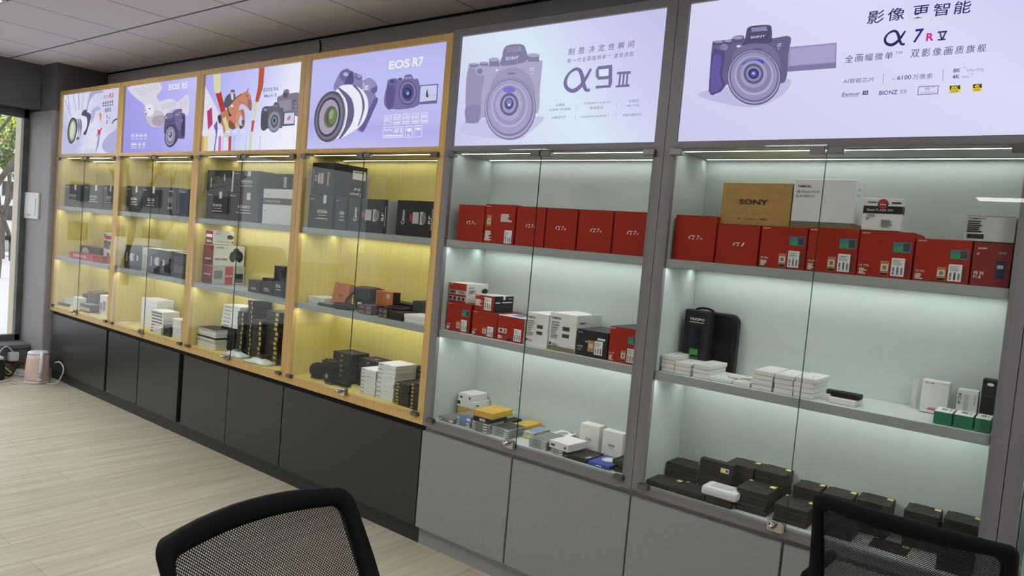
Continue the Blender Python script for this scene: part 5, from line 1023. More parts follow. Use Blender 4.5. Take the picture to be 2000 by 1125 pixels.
# ---- fourth wooden cabinet
ctx(5.626, 560, 300)
k = dict(y0=0.045)
pbox('camera_carton', 'black carton with white lettering under sideways lens carton, fourth wooden upper shelf', 'box', ZA, (228, 800), (492, 822), (245, 452), dep=0.17, mats=BK, deco=eos('R6', u=0.55), **k)
_, _, _, h, _ = pdims(ZA, (228, 800), (492, 822), (245, 452), 0.045)
pbox('lens_carton', 'tall black lens carton with sticker on side, topmost in fourth wooden cabinet', 'box', ZA + h + 0.002, (262, 445), (505, 450), (280, 100), y0=0.045, dep=0.22, mats=BK,
     deco=(('T', 'f', 'Canon', 0.74, 0.3, 0.82, 0.7, -1, 'w_ink', 0.012), ('R', 'f', 0.56, 0.36, 0.58, 0.66, 'r_ink'), ('R', 'f', 0.42, 0.34, 0.54, 0.68, 'ltgrey'), ('R', 'f', 0.385, 0.34, 0.41, 0.68, 'grey'), ('E', 'f', 0.28, 0.34, 0.4, 0.68, 'ltgrey'), ('T', 'f', 'RF', 0.16, 0.4, 0.23, 0.6, -1, 'w_ink', 0.006), ('R', 'f', 0.1, 0.2, 0.11, 0.8, 'w_ink'), ('R', 'r', 0.55, 0.58, 0.95, 0.86, 'white'), ('R', 'r', 0.6, 0.8, 0.9, 0.82, 'b_ink'), ('T', 'r', 'Canon', 0.5, 0.06, 0.86, 0.16, 2, 'w_ink', 0.01), ('T', 'r', 'RF', 0.6, 0.24, 0.8, 0.32, 2, 'w_ink')))
pbox('camera_carton', 'black carton mostly hidden behind lens carton, fourth wooden upper shelf', 'box', ZA, (520, 825), (640, 838), (545, 470), y0=0.045, dep=0.17, mats=BK, deco=eos('R6', u=0.6, tagw=False))
pbox('lens_carton', 'black lens carton behind the door joint, fourth wooden upper shelf', 'box', ZA, (665, 830), (1095, 872), (690, 490), dep=0.15, mats=('blackbox', 'ltgrey', 'black_side'), deco=lens_face(), **k)
pbox('lens_carton', 'black lens carton with sideways lettering by the post, fourth wooden upper shelf', 'box', ZA, (1190, 880), (1605, 920), (1212, 510), dep=0.15, mats=BK, deco=lens_face(), **k)
ctx(3.75, 540, 530)
w4 = 'fourth wooden middle shelf'
PS('notebook_carton', 'flat white carton', 'in short pile at window end of ' + w4, (212, 225), (345, 245), (222, 175), 3, zs=ZB, y0=0.08, dep=0.13, mats=('white',), group='flat white cartons')
pbox('notebook_carton', 'thin grey case lying before the white pile, ' + w4, 'case', ZB, (285, 243), (405, 260), (288, 222), y0=0.04, dep=0.08, mats=('dkgrey', 'dkgrey', 'grey'))
x0, x1, y0, h, _ = pdims(ZB, (388, 232), (492, 246), (425, 85), 0.1)
carton('strap_carton', 'orange brown carton leaning back with dark script, ' + w4, 'box', x0 + 0.01, x1 + 0.02, 0.1, 0.03, ZB, h, mats=('orange', 'orange', 'orange'), tilt=-0.16, deco=(('T', 'f', 'Freund', 0.38, 0.42, 0.7, 0.56, 0, 'b_ink', 0.0, 0.2), ('R', 'f', 0.4, 0.36, 0.66, 0.375, 'b_ink'), ('T', 'f', 'VITAL', 0.2, 0.86, 0.4, 0.9, 0, 'b_ink', 0.01)))
carton('strap_carton', 'orange brown carton with black and white edge behind the leaning one', 'box', x1 + 0.03, x1 + 0.14, 0.21, 0.04, ZB, h * 0.92, mats=('orange', 'black', 'orange'), deco=(('R', 'f', 0.0, 0.0, 0.25, 1.0, 'black'), ('R', 'f', 0.3, 0.1, 0.95, 0.35, 'white'), ('R', 'f', 0.06, 0.8, 0.2, 0.95, 'white')))
x0, x1 = at(*P((560, 240)), y=0.1).x, at(*P((690, 240)), y=0.1).x
t = thing('camera_pouch', 'black fabric camera pouch with belt strap, standing on ' + w4, 'pouch', ((x0 + x1) / 2, 0.1, ZB + 0.002))
w = x1 - x0; hp = at(*P((600, 112)), y=0.1).z - ZB
bm = bmesh.new(); add_box(bm, -w / 2, w / 2, 0, 0.09, 0, hp, 0, 0.022); obj('body', bm, M['rubber'], t)
bm = bmesh.new(); add_box(bm, -w / 2 + 0.004, w / 2 - 0.004, -0.007, 0.03, hp * 0.45, hp * 0.98, 0, 0.008); obj('flap', bm, M['black'], t)
bm = bmesh.new(); add_box(bm, -w * 0.15, w * 0.05, -0.01, -0.006, hp * 0.26, hp * 0.36); obj('label_patch', bm, M['w_ink'], t)
bm = bmesh.new(); add_tube(bm, spline([(-w * 0.4, 0.0, hp * 0.8), (-w * 0.62, -0.03, hp * 0.4), (-w * 0.5, -0.04, 0.02), (-0.02, -0.035, 0.012), (0.02, -0.03, 0.012)], 6), 0.006, 8); obj('strap', bm, M['black'], t)
carton('strap_carton', 'tall orange carton with dark edge behind the black pouch', 'box', x1 + 0.005, x1 + 0.13, 0.127, 0.05, ZB, hp * 0.95, mats=('orange', 'brownblack', 'orange'), deco=(('R', 'f', 0.62, 0.72, 0.8, 0.9, 'ltgrey'),))
t = thing('neck_strap', 'coiled black neck strap lying before the orange carton', 'strap', (at(*P((472, 248)), y=0.06).x, 0.075, ZB + 0.001))
bm = bmesh.new()
for z, r in ((0.008, 0.05), (0.02, 0.046)): add_tube(bm, [(r * 1.2 * math.cos(a / 20 * 2 * PI), r * 0.8 * math.sin(a / 20 * 2 * PI), z) for a in range(21)], 0.008, 8, cap=False)
obj('coil', bm, M['black'], t)
def gold_end(i): return (('R', 'f', 0.62, 0.12, 0.96, 0.88, 'khaki'), ('R', 'f', 0.06, 0.3, 0.5, 0.4, 'g_ink'), ('R', 'f', 0.06, 0.55, 0.4, 0.65, 'g_ink'))
PS('plum_carton', 'plum carton with khaki end', 'in pair before the black pouch, ' + w4, (590, 290), (690, 312), (596, 236), 2, zs=ZB, y0=0.035, dep=0.12, mats=('purple', 'purple', 'purple'), deco=gold_end, group='plum filter cartons')
_, q = PS('plum_carton', 'plum carton with khaki end', 'in pair under the ring, ' + w4, (700, 312), (812, 336), (708, 262), 2, zs=ZB, y0=0.035, dep=0.13, mats=('purple', 'purple', 'brownblack'), deco=gold_end, group='plum filter cartons')
t = thing('adapter_ring', 'thin black metal ring lying on plum cartons', 'ring', ((q[0] + q[1]) / 2 + 0.03, q[2] + 0.07, q[4] + 0.001))
bm = bmesh.new(); add_tube(bm, [(0.065 * math.cos(a / 28 * 2 * PI), 0.05 * math.sin(a / 28 * 2 * PI), 0.006) for a in range(29)], 0.006, 8, cap=False); obj('hoop', bm, M['black'], t)
pbox('plum_carton', 'flat black carton between plum and white ones, ' + w4, 'box', ZB, (818, 338), (925, 358), (824, 292), y0=0.035, dep=0.13, mats=('black', 'black', 'black'))
pbox('plum_carton', 'low dark brown carton at the back, ' + w4, 'box', ZB, (780, 270), (985, 300), (790, 212), y0=0.18, dep=0.09, mats=BBK)
pbox('plum_carton', 'dark carton at the back beside the post, ' + w4, 'box', ZB, (990, 300), (1100, 318), (998, 215), y0=0.17, dep=0.1, mats=('dkgrey', 'black', 'black'))
PS('slim_carton', 'flat white carton', 'in pair by the post of ' + w4, (928, 362), (1085, 385), (934, 310), 2, zs=ZB, y0=0.035, dep=0.12, mats=('white',), group='flat white cartons by the post')
f4 = 'fourth wooden floor'
# strobe trigger and compact flash, black tray
xq = at(*P((262, 790)), z=ZF)
t = thing('flash_head', 'black round flash head with knob lying on ' + f4, 'flash', (xq.x, xq.y + 0.03, ZF + 0.001), rz=0.5)
bm = bmesh.new(); add_lathe(bm, [(0.0, 0), (0.05, 0), (0.056, 0.012), (0.052, 0.05), (0.04, 0.058), (0.0, 0.058)], 28)
bmesh.ops.rotate(bm, verts=bm.verts, cent=(0, 0, 0), matrix=Matrix.Rotation(PI / 2.3, 3, 'X')); bmesh.ops.translate(bm, verts=bm.verts, vec=(0, 0.02, 0.062)); obj('head', bm, M['rubber'], t)
bm = bmesh.new(); add_box(bm, -0.05, 0.05, 0.0, 0.06, 0, 0.03, 0, 0.006); obj('foot', bm, M['black'], t)
bm = bmesh.new(); add_tube(bm, [(0.04, 0.02, 0.1), (0.055, 0.02, 0.135)], 0.008, 10); bmesh.ops.create_uvsphere(bm, u_segments=14, v_segments=8, radius=0.016, matrix=Matrix.Translation((0.058, 0.02, 0.14))); obj('knob', bm, M['rubber'], t)
t.scale = (0.72, 0.72, 0.72)
xq = at(*P((335, 835)), z=ZF)
t = thing('compact_flash', 'small upright black flash unit with round badge, on ' + f4, 'flash', (xq.x, max(xq.y, 0.035), ZF + 0.001), rz=0.15)
bm = bmesh.new(); add_box(bm, -0.045, 0.045, 0, 0.06, 0.012, 0.1, 0, 0.008); obj('body', bm, M['rubber'], t)
bm = bmesh.new(); add_box(bm, -0.05, 0.05, -0.006, 0.064, 0.1, 0.145, 0, 0.012); obj('head', bm, M['black'], t)
bm = bmesh.new(); add_box(bm, -0.03, 0.03, 0.005, 0.05, 0, 0.012); obj('shoe', bm, M['steel'], t)
bm = bmesh.new(); add_lathe(bm, [(0.0, 0.0), (0.014, 0.0), (0.012, 0.003), (0.0, 0.003)], 20); bmesh.ops.rotate(bm, verts=bm.verts, cent=(0, 0, 0), matrix=Matrix.Rotation(PI / 2, 3, 'X')); bmesh.ops.translate(bm, verts=bm.verts, vec=(-0.015, -0.001, 0.05)); obj('badge', bm, M['g_ink'], t)
bm = bmesh.new()
for a in (-0.02, 0.0, 0.02): add_lathe(bm, [(0.0, 0.145), (0.009, 0.145), (0.009, 0.153), (0.0, 0.153)], 14, c=(a, 0.03, 0))
obj('dial', bm, M['black_side'], t)
t.scale = (0.66, 0.66, 0.86)
x0, x1, y0, h, _ = pdims(ZF, (385, 828), (530, 850), (390, 800), 0.07)
carton('battery_grip', 'low black battery grip lying before the black pile, ' + f4, 'grip', x0 + 0.03, x0 + 0.15, 0.06, 0.045, ZF, 0.032, mats=('rubber', 'rubber', 'rubber'), bev=0.012)
def small_mark(i): return (('R', 'f', 0.4, 0.2, 0.55, 0.6, 'khaki'), ('R', 't', 0.45, 0.35, 0.6, 0.55, 'g_ink'))
PS('lens_cap_carton', 'khaki-marked black carton', 'in tall pile behind the grip, ' + f4, (400, 775), (540, 795), (418, 580), 6, zs=ZF, y0=0.13, dep=0.12, mats=('black', 'black', 'black'), deco=small_mark, group='black cartons in the tall pile')
PS('lens_cap_carton', 'black carton', 'in low pile behind the flash units, ' + f4, (322, 740), (398, 750), (326, 645), 3, zs=ZF, y0=0.17, dep=0.1, mats=('black', 'black', 'black'), deco=small_mark, group='black cartons in the low pile')
PS('lens_cap_carton', 'black carton', 'in back pile behind white piles, ' + f4, (590, 815), (730, 840), (598, 630), 5, zs=ZF, y0=0.16, dep=0.11, mats=('black', 'black', 'black_side'), deco=small_mark, group='black cartons behind the white piles')
def wmark(i): return (('R', 'f', 0.03, 0.55, 0.28, 0.78, 'g_ink'),)
PS('filter_carton', 'grey-marked white carton', 'in pile of seven, ' + f4, (600, 930), (715, 965), (615, 702), 7, zs=ZF, y0=0.05, dep=0.13, mats=('white_cool', 'ltgrey', 'white'), deco=wmark, group='white filter cartons in the pile of seven')
PS('filter_carton', 'grey-marked white carton', 'in tall pile of eight, ' + f4, (718, 965), (850, 1005), (742, 665), 8, zs=ZF, y0=0.05, dep=0.14, mats=('white_cool', 'ltgrey', 'white'), deco=wmark, group='white filter cartons in the tall pile')
def gmark(i): return (('R', 'f', 0.06, 0.2, 0.24, 0.8, 'gold'), ('R', 'f', 0.3, 0.4, 0.6, 0.5, 'dkgrey'))
_, q = PS('filter_carton', 'gold-marked black carton', 'in first pile by the post, ' + f4, (858, 1003), (962, 1032), (866, 805), 7, zs=ZF, y0=0.04, dep=0.13, mats=('black', 'black', 'black'), deco=gmark, group='gold marked black cartons, first pile')
PS('filter_carton', 'gold-marked black carton', 'in pile touching the post, ' + f4, (968, 1035), (1062, 1062), (976, 808), 7, zs=ZF, y0=0.035, dep=0.12, mats=('black', 'black', 'black'), deco=gmark, group='gold marked black cartons, post pile')
PS('filter_carton', 'small black carton', 'in back corner pile by the post, ' + f4, (985, 960), (1070, 975), (990, 685), 7, zs=ZF, y0=0.19, dep=0.08, mats=('black', 'black', 'black'), deco=small_mark, group='small black cartons in the back corner')
# ---- third wooden cabinet
ctx(5.11, 360, 300)
w3 = 'third wooden upper shelf'
k = dict(y0=0.05, dep=0.17, mats=BK)
hs = []
for bl, br, tl, mdl, lab in (((210, 635), (425, 652), (222, 375), 'R5', 'black carton with white lettering at window end of '), ((430, 652), (735, 678), (445, 385), 'R7', 'black carton crossed by the door joint, lower row of ')):
    pbox('camera_carton', lab + w3, 'box', ZA, bl, br, tl, deco=eos(mdl, u=0.5), **k); hs.append(pdims(ZA, bl, br, tl, 0.05)[3])
pbox('lens_carton', 'white lens carton with dark band by the post of ' + w3, 'box', ZA, (772, 682), (1080, 705), (790, 350), y0=0.05, dep=0.16, mats=('white_cool', 'white', 'white'), deco=(('R', 'f', 0, 0.56, 1, 0.74, 'dkgrey'), ('T', 'f', '16-50mm F3.5-5.6', 0.08, 0.62, 0.56, 0.68, 0, 'w_ink'), ('T', 'f', 'Canon', 0.08, 0.82, 0.24, 0.87, 0, 'g_ink'), ('E', 'f', 0.06, 0.36, 0.1, 0.4, 'grey')))
zt = ZA + max(hs) + 0.002
pbox('camera_carton', 'black carton lying over the first one, top row of ' + w3, 'box', zt, (222, 372), (465, 380), (230, 165), deco=(('R', 'f', 0.16, 0.2, 0.18, 0.7, 'w_ink'), ('R', 'f', 0.7, 0.5, 0.74, 0.8, 'white')), **k)
pbox('camera_carton', 'black carton with white paper strip, middle of top row, ' + w3, 'box', zt, (470, 382), (730, 395), (478, 172), deco=eos('R6', u=0.55) + (('R', 'f', 0.0, 0.0, 0.06, 1.0, 'white'),), **k)
pbox('camera_carton', 'black carton with square white sticker, behind white lens carton of ' + w3, 'box', zt, (740, 395), (1055, 400), (770, 200), y0=0.223, dep=0.05, mats=BK, deco=eos('R6', u=0.3, tagw=False) + (('R', 'f', 0.55, 0.38, 0.88, 0.86, 'white'),))
ctx(3.628, 350, 430)
m3 = 'third wooden middle shelf'
def redcam(): return (('R', 'f', 0.1, 0.5, 0.9, 0.72, 'w_ink'), ('R', 'f', 0.15, 0.12, 0.85, 0.3, 'ltgrey'))
_, _, _, h1, _ = pdims(ZB, (140, 445), (232, 458), (146, 310), 0.06)
pbox('kit_carton', 'red fronted camera kit carton with grey side, bottom of pile on ' + m3, 'box', ZB, (140, 445), (232, 458), (146, 310), y0=0.06, sr=(470, 460), mats=('red2', 'ltgrey', 'white'), deco=(('R', 'r', 0.38, 0.02, 0.62, 0.98, 'r_ink'), ('R', 'r', 0.05, 0.3, 0.3, 0.75, 'grey'), ('T', 'r', 'EOS', 0.4, 0.4, 0.6, 0.52, 0, 'w_ink', 0.02), ('R', 'r', 0.7, 0.1, 0.95, 0.6, 'dkgrey'), ('R', 'f', 0.2, 0.5, 0.8, 0.54, 'w_ink'), ('E', 'f', 0.5, 0.1, 0.95, 0.35, 'b_ink')))
_, _, _, h2, _ = pdims(ZB, (140, 445), (232, 458), (155, 165), 0.06)
pbox('kit_carton', 'red fronted carton with black camera on white side, mid pile on ' + m3, 'box', ZB + h1 + 0.001, (146, 308), (240, 312), (155, 165), y0=0.06, sr=(465, 240), mats=('red2', 'white', 'white'), deco=(('E', 'r', 0.5, 0.2, 0.72, 0.72, 'b_ink'), ('E', 'r', 0.72, 0.2, 0.95, 0.75, 'b_ink'), ('E', 'r', 0.6, 0.4, 0.84, 0.9, 'b_ink'), ('E', 'r', 0.62, 0.3, 0.82, 0.6, 'dkgrey'), ('T', 'r', 'CANON', 0.08, 0.86, 0.3, 0.93, 0, 'b_ink', 0.02), ('T', 'r', 'EOS 200D', 0.06, 0.28, 0.44, 0.38, 0, 'b_ink', 0.02), ('R', 'f', 0.2, 0.3, 0.8, 0.34, 'w_ink'), ('E', 'f', 0.5, 0.1, 0.95, 0.28, 'b_ink')))
pbox('kit_carton', 'small red and white carton with tiny camera, topmost of pile on ' + m3, 'box', ZB + h2 + 0.003, (155, 160), (238, 162), (166, 66), y0=0.07, sr=(388, 120), mats=('red2', 'white', 'white'), deco=redcam() + (('E', 'r', 0.68, 0.42, 0.98, 0.74, 'b_ink'), ('R', 'r', 0.9, 0.14, 0.98, 0.26, 'b_ink'), ('R', 'r', 0.1, 0.74, 0.34, 0.78, 'g_ink'), ('R', 'r', 0.2, 0.2, 0.8, 0.24, 'g_ink')))
for bl, br, tl, lab, d in (((484, 512), (572, 532), (488, 420), 'low black carton just past the door joint, ', ()), ((580, 530), (655, 552), (585, 405), 'black carton in mid of ', ()), ((660, 552), (735, 568), (668, 320), 'tall black carton standing in for mirrored tripod, ', ()), ((738, 560), (790, 575), (742, 380), 'black carton with red corner by the post of ', ())):  # the tall one is added in place of a tripod's reflection in the glass
    pbox('camera_carton', lab + m3, 'box', ZB, bl, br, tl, y0=0.06, dep=0.16, mats=BK, deco=(('T', 'f', 'EOS', 0.3, 0.3, 0.7, 0.4, 0, 'w_ink', 0.012), ('R', 'f', 0.25, 0.22, 0.75, 0.24, 'w_ink')))
f3 = 'third wooden floor'
_, q = PS('slim_carton', 'flat white carton', 'in squat pile of ten, ' + f3, (95, 895), (250, 918), (112, 745), 10, zs=ZF, y0=0.05, dep=0.12, jit=0.006, mats=('white', 'white', 'white'), each=[('white',) * 3, ('white',) * 3, ('white',) * 3, ('ltgrey',) * 3, ('white',) * 3, ('black',) * 3, ('white',) * 3, ('white',) * 3, ('white',) * 3, ('ltgrey', 'ltgrey', 'dkgrey')], group='flat cartons in squat pile')
_, q = PS('filter_carton', 'black carton', 'in pile under white cartons beside squat pile, ' + f3, (288, 890), (385, 915), (292, 745), 6, zs=ZF, y0=0.13, dep=0.12, mats=('black',), group='black cartons under the white ones')
x0, x1, y0, d = q[:4]; zz = q[4]; hh = at(*P((285, 590)), y=0.13).z - zz
for i in range(6):
    carton('slim_carton', 'white carton, %s among whites on the black pile beside squat pile' % (ORD[i] if i < 5 else 'topmost'), 'box', x0 - 0.004 * (i % 2), x1 + 0.03, y0 + 0.002 * i, d, zz + hh * i / 6, hh / 6 - 0.001, mats=('white', 'white', 'white'), group='white cartons on black pile', deco=(('R', 'f', 0.1, 0.3, 0.5, 0.6, 'g_ink'),))
def ymark(i): return (('R', 'f', 0.72, 0.15, 0.94, 0.8, 'gold'), ('R', 'f', 0.2, 0.4, 0.5, 0.5, 'dkgrey'))
for bl, br, tl, n, y0, lab in (((395, 920), (440, 932), (400, 640), 9, 0.12, 'narrow pile at the door joint'), ((432, 925), (500, 940), (440, 555), 12, 0.14, 'tallest pile past door joint'), ((500, 935), (572, 950), (515, 700), 8, 0.08, 'lower pile in mid cabinet'), ((578, 955), (690, 975), (592, 632), 11, 0.1, 'tall wide pile near post'), ((692, 950), (745, 962), (700, 770), 7, 0.12, 'short pile by the post')):
    PS('filter_carton', 'gold-marked black carton', 'in %s, %s' % (lab, f3), bl, br, tl, n, zs=ZF, y0=y0, dep=0.13, jit=0.004, mats=('black', 'black', 'black_side'), deco=ymark, group='gold marked cartons, ' + lab)
PS('filter_carton', 'squat black carton', 'in front pair by the clear bag, ' + f3, (508, 1000), (585, 1012), (512, 945), 2, zs=ZF, y0=0.045, dep=0.08, mats=('black',), group='squat black cartons')
for (u, v), lab, s in (((405, 965), 'clear plastic bag of small parts by the lock, ', 1.0), ((630, 1010), 'clear plastic bag of small parts near the corner clamp, ', 1.1)):
    q = at(*P((u, v)), z=ZF); rr = random.Random(u)
    bm = bmesh.new(); bmesh.ops.create_grid(bm, x_segments=14, y_segments=9, size=0.5)
    for v_ in bm.verts:
        e = (1 - (2 * v_.co.x) ** 2) * (1 - (2 * v_.co.y) ** 2)
        v_.co = Vector((v_.co.x * 0.17 * s, v_.co.y * 0.075 * s, 0.004 + 0.028 * e + rr.uniform(0, 0.007)))
    ex = bmesh.ops.extrude_face_region(bm, geom=list(bm.faces))
    for g in ex['geom']:
        if isinstance(g, bmesh.types.BMVert): g.co.z = 0.001
    for f in bm.faces: f.smooth = True
    o = obj('parts_bag', bm, mat('milky_plastic_bag', (206, 216, 206), 0.25, var=0.2, scale=30), None, (min(q.x, SEAM[3] - 0.16), 0.058, ZF + 0.001)); o.rotation_euler = (0, 0, 0.1); tag(o, lab + f3, 'plastic bag')
    bm = bmesh.new(); add_box(bm, -0.02, 0.025, -0.012, 0.012, 0.036, 0.041, 0, 0.002); obj('print', bm, M['cyan'], o)
# ---- second wooden cabinet
ctx(6.617, 90, 290)
w2 = 'second wooden upper shelf'
NV = ('navy', 'navy', 'black_side')
def eosM(m, mk=False): return eos(m) + ((('T', 'f', 'Mark II', 0.38, 0.35, 0.62, 0.41, 0, 'w_ink'),) if mk else ())
pbox('camera_carton', 'black and navy carton with white lettering at window end of ' + w2, 'box', ZA, (1000, 795), (1225, 805), (1015, 482), y0=0.05, dep=0.17, mats=('blackbox', 'navy', 'black_side'), deco=eosM('R6', True))
pbox('camera_carton', 'black carton with white lettering crossed by the door joint, ' + w2, 'box', ZA, (1232, 805), (1455, 820), (1250, 492), y0=0.05, dep=0.17, mats=BK, deco=eosM('R5'))
pbox('camera_carton', 'black carton with camera picture, third along ' + w2, 'box', ZA, (1462, 822), (1680, 842), (1480, 500), y0=0.05, dep=0.17, mats=('blackbox', 'navy', 'black_side'), deco=(('T', 'f', 'Canon', 0.55, 0.84, 0.78, 0.9, 0, 'w_ink', 0.01), ('E', 'f', 0.45, 0.4, 0.8, 0.7, 'dkgrey'), ('E', 'f', 0.52, 0.44, 0.72, 0.66, 'grey'), ('T', 'f', 'EOS R', 0.52, 0.22, 0.76, 0.3, 0, 'w_ink', 0.01)))
pbox('camera_carton', 'navy carton by the post of ' + w2, 'box', ZA, (1690, 842), (1835, 858), (1708, 520), y0=0.05, dep=0.17, mats=('navy', 'navy', 'black'), deco=(('T', 'f', 'Canon', 0.2, 0.86, 0.7, 0.91, 0, 'w_ink', 0.01),))
pbox('camera_carton', 'thin tall dark carton at the post, highest on ' + w2, 'box', ZA, (1838, 858), (1872, 862), (1846, 440), y0=0.06, dep=0.15, mats=('dkgrey', 'dkgrey', 'dkgrey'), deco=(('R', 'f', 0.1, 0.42, 0.4, 0.62, 'g_ink'),))
ctx(5.114, 90, 440)
m2 = 'second wooden middle shelf'
lf = (('E', 'f', 0.3, 0.36, 0.42, 0.66, 'ltgrey'), ('R', 'f', 0.38, 0.34, 0.5, 0.68, 'ltgrey'), ('R', 'f', 0.52, 0.34, 0.58, 0.68, 'grey'), ('T', 'f', 'RF', 0.7, 0.4, 0.8, 0.62, 1, 'w_ink', 0.01), ('T', 'f', 'Canon', 0.1, 0.3, 0.18, 0.68, 1, 'w_ink', 0.01))
pbox('lens_carton', 'black lens carton with white side, window end of ' + m2, 'box', ZB, (755, 430), (955, 448), (770, 190), y0=0.06, dep=0.14, mats=('blackbox', 'white', 'black'), deco=lf)
pbox('lens_carton', 'black lens carton with pale lens picture, middle of ' + m2, 'box', ZB, (1015, 460), (1225, 492), (1030, 228), y0=0.05, dep=0.15, mats=('blackbox', 'black', 'ltgrey'), deco=lf)
pbox('lens_carton', 'dark carton with picture strip at counter end of ' + m2, 'box', ZB, (1262, 500), (1395, 520), (1280, 268), y0=0.05, dep=0.15, mats=('black', 'black', 'ltgrey'), deco=(('R', 'f', 0.1, 0.64, 0.9, 0.86, 'navy'), ('R', 'f', 0.1, 0.2, 0.9, 0.5, 'dkgrey')))
f2 = 'second wooden floor'
PS('slim_carton', 'slim white carton', 'in tall pile behind the lock, ' + f2, (940, 985), (1095, 1005), (948, 718), 8, zs=ZF, y0=0.12, dep=0.12, mats=('white',), group='slim white cartons in tall pile')
def bmark(i): return (('R', 'f', 0.06, 0.1, 0.9, 0.55, 'brown'),)
PS('slim_carton', 'brown-printed white carton', 'in pile before the tall one, ' + f2, (1040, 1005), (1165, 1020), (1048, 838), 7, zs=ZF, y0=0.06, dep=0.11, mats=('white',), deco=bmark, group='white cartons with brown print')
pbox('slim_carton', 'crumpled white card lying before the brown printed pile', 'card', ZF, (1065, 1030), (1150, 1045), (1070, 1000), y0=0.04, dep=0.06, mats=('white',))
PS('wallet_carton', 'dark brown flat carton', 'in pile before the white pile, ' + f2, (1135, 1045), (1235, 1065), (1140, 985), 3, zs=ZF, y0=0.05, dep=0.12, jit=0.006, mats=BBK, group='dark brown flat cartons')
PS('slim_carton', 'slim white carton', 'in pile of six by the post, ' + f2, (1258, 1080), (1345, 1100), (1262, 925), 6, zs=ZF, y0=0.05, dep=0.12, mats=('white',), group='slim white cartons by the post')
for a, b, lab in (((690, 985), (830, 950), 'loose white leaflet lying at window end of '), ((870, 930), (930, 925), 'loose white leaflet beside the tall pile on ')):
    q = at(*P(a), z=ZF); r_ = at(*P(b), z=ZF)
    bm = bmesh.new(); add_box(bm, -0.05, 0.05, -0.04, 0.04, 0, 0.002); o = obj('leaflet', bm, M['w_ink'], None, ((q.x + r_.x) / 2, min(max((q.y + r_.y) / 2, 0.06), 0.2), ZF + 0.001)); o.rotation_euler = (0, 0, 0.4); tag(o, lab + f2, 'paper')
# ---- first wooden cabinet
ctx(6.617, 90, 290)
w1 = 'first wooden upper shelf'
pbox('camera_carton', 'dark carton with white lettering at window end of ' + w1, 'box', ZA, (236, 735), (440, 745), (244, 462), y0=0.05, dep=0.17, mats=('dkgrey', 'navy', 'black_side'), deco=eosM('R5'))
pbox('camera_carton', 'dark carton with white lettering crossed by the door joint, ' + w1, 'box', ZA, (478, 750), (720, 770), (492, 468), y0=0.05, dep=0.17, mats=('dkgrey', 'navy', 'black_side'), deco=eosM('R6', True))
pbox('camera_carton', 'dark carton with white lettering cut by the post of ' + w1, 'box', ZA, (735, 770), (868, 785), (748, 475), y0=0.05, dep=0.17, mats=('dkgrey', 'navy', 'black_side'), deco=eosM('R8'))
ctx(5.114, 90, 440)
m1 = 'first wooden middle shelf'
_, _, _, hq, _ = pdims(ZB, (330, 290), (540, 320), (338, 265), 0.1)
pbox('sign_board', 'low red sign carton with white letters on ' + m1, 'sign', ZB, (232, 322), (470, 372), (245, 262), y0=0.06, dep=0.09, mats=('r_ink', 'red2', 'red2'), deco=(('T', 'f', 'CANON EE', 0.18, 0.3, 0.72, 0.75, 0, 'w_ink', 0.02, 0.1),))
pbox('lens_carton', 'orange red flat carton beside the red sign, ' + m1, 'box', ZB, (475, 355), (560, 378), (478, 300), y0=0.06, dep=0.065, mats=('red', 'red', 'red'))
pbox('camera_carton', 'black carton with round print at back of ' + m1, 'box', ZB, (335, 300), (535, 325), (340, 200), y0=0.18, dep=0.09, mats=('black', 'black', 'dkgrey'), deco=(('E', 'f', 0.1, 0.2, 0.45, 0.9, 'ltgrey'),))
pbox('kit_carton', 'tall white carton with red band and pictures, by post of ' + m1, 'box', ZB, (505, 350), (640, 372), (490, 62), y0=0.13, dep=0.12, mats=('ltgrey', 'white', 'white'), deco=(('R', 'f', 0.15, 0.8, 1, 0.9, 'r_ink'), ('R', 'f', 0.04, 0.48, 0.4, 0.74, 'dkgrey'), ('R', 'f', 0.45, 0.46, 0.66, 0.72, 'purple'), ('R', 'f', 0.7, 0.46, 0.96, 0.72, 'dkgrey'), ('E', 'f', 0.5, 0.1, 0.9, 0.36, 'b_ink'), ('E', 'f', 0.02, 0.86, 0.2, 0.98, 'dkgrey')))
f1 = 'first wooden floor'
pbox('leather_case', 'brown leather camera case standing on ' + f1, 'case', ZF, (402, 810), (500, 830), (412, 650), y0=0.14, dep=0.12, mats=('brown', 'brown', 'brown'), bev=0.01, deco=(('R', 'f', 0.0, 0.72, 1.0, 0.74, 'brownblack'),))
pbox('leather_case', 'black soft pouch behind the grey and yellow box, ' + f1, 'pouch', ZF, (350, 800), (402, 810), (358, 680), y0=0.17, dep=0.08, mats=('black', 'black', 'black'), bev=0.01)
pbox('cleaning_kit', 'flat grey box with yellow band lying on ' + f1, 'box', ZF, (338, 840), (435, 850), (342, 775), y0=0.05, dep=0.08, mats=('dkgrey', 'dkgrey', 'grey'), deco=(('R', 'f', 0, 0.25, 1, 0.6, 'ochre'),))
pbox('memory_carton', 'upright white carton with red figure on ' + f1, 'box', ZF, (508, 835), (600, 852), (512, 685), y0=0.12, dep=0.08, mats=('white',), deco=(('T', 'f', '8', 0.12, 0.25, 0.4, 0.6, 0, 'r_ink', 0.02), ('R', 'f', 0.5, 0.2, 0.9, 0.7, 'ltblue')))
pbox('cleaning_kit', 'pair of white plastic bottles box beside the lock, ' + f1, 'box', ZF, (265, 850), (330, 860), (268, 710), y0=0.05, dep=0.05, mats=('white',))
pbox('cleaning_kit', 'white carton at window end of ' + f1, 'box', ZF, (88, 800), (185, 812), (92, 705), y0=0.08, dep=0.1, mats=('white',))
q = at(*P((180, 792)), y=0.06)
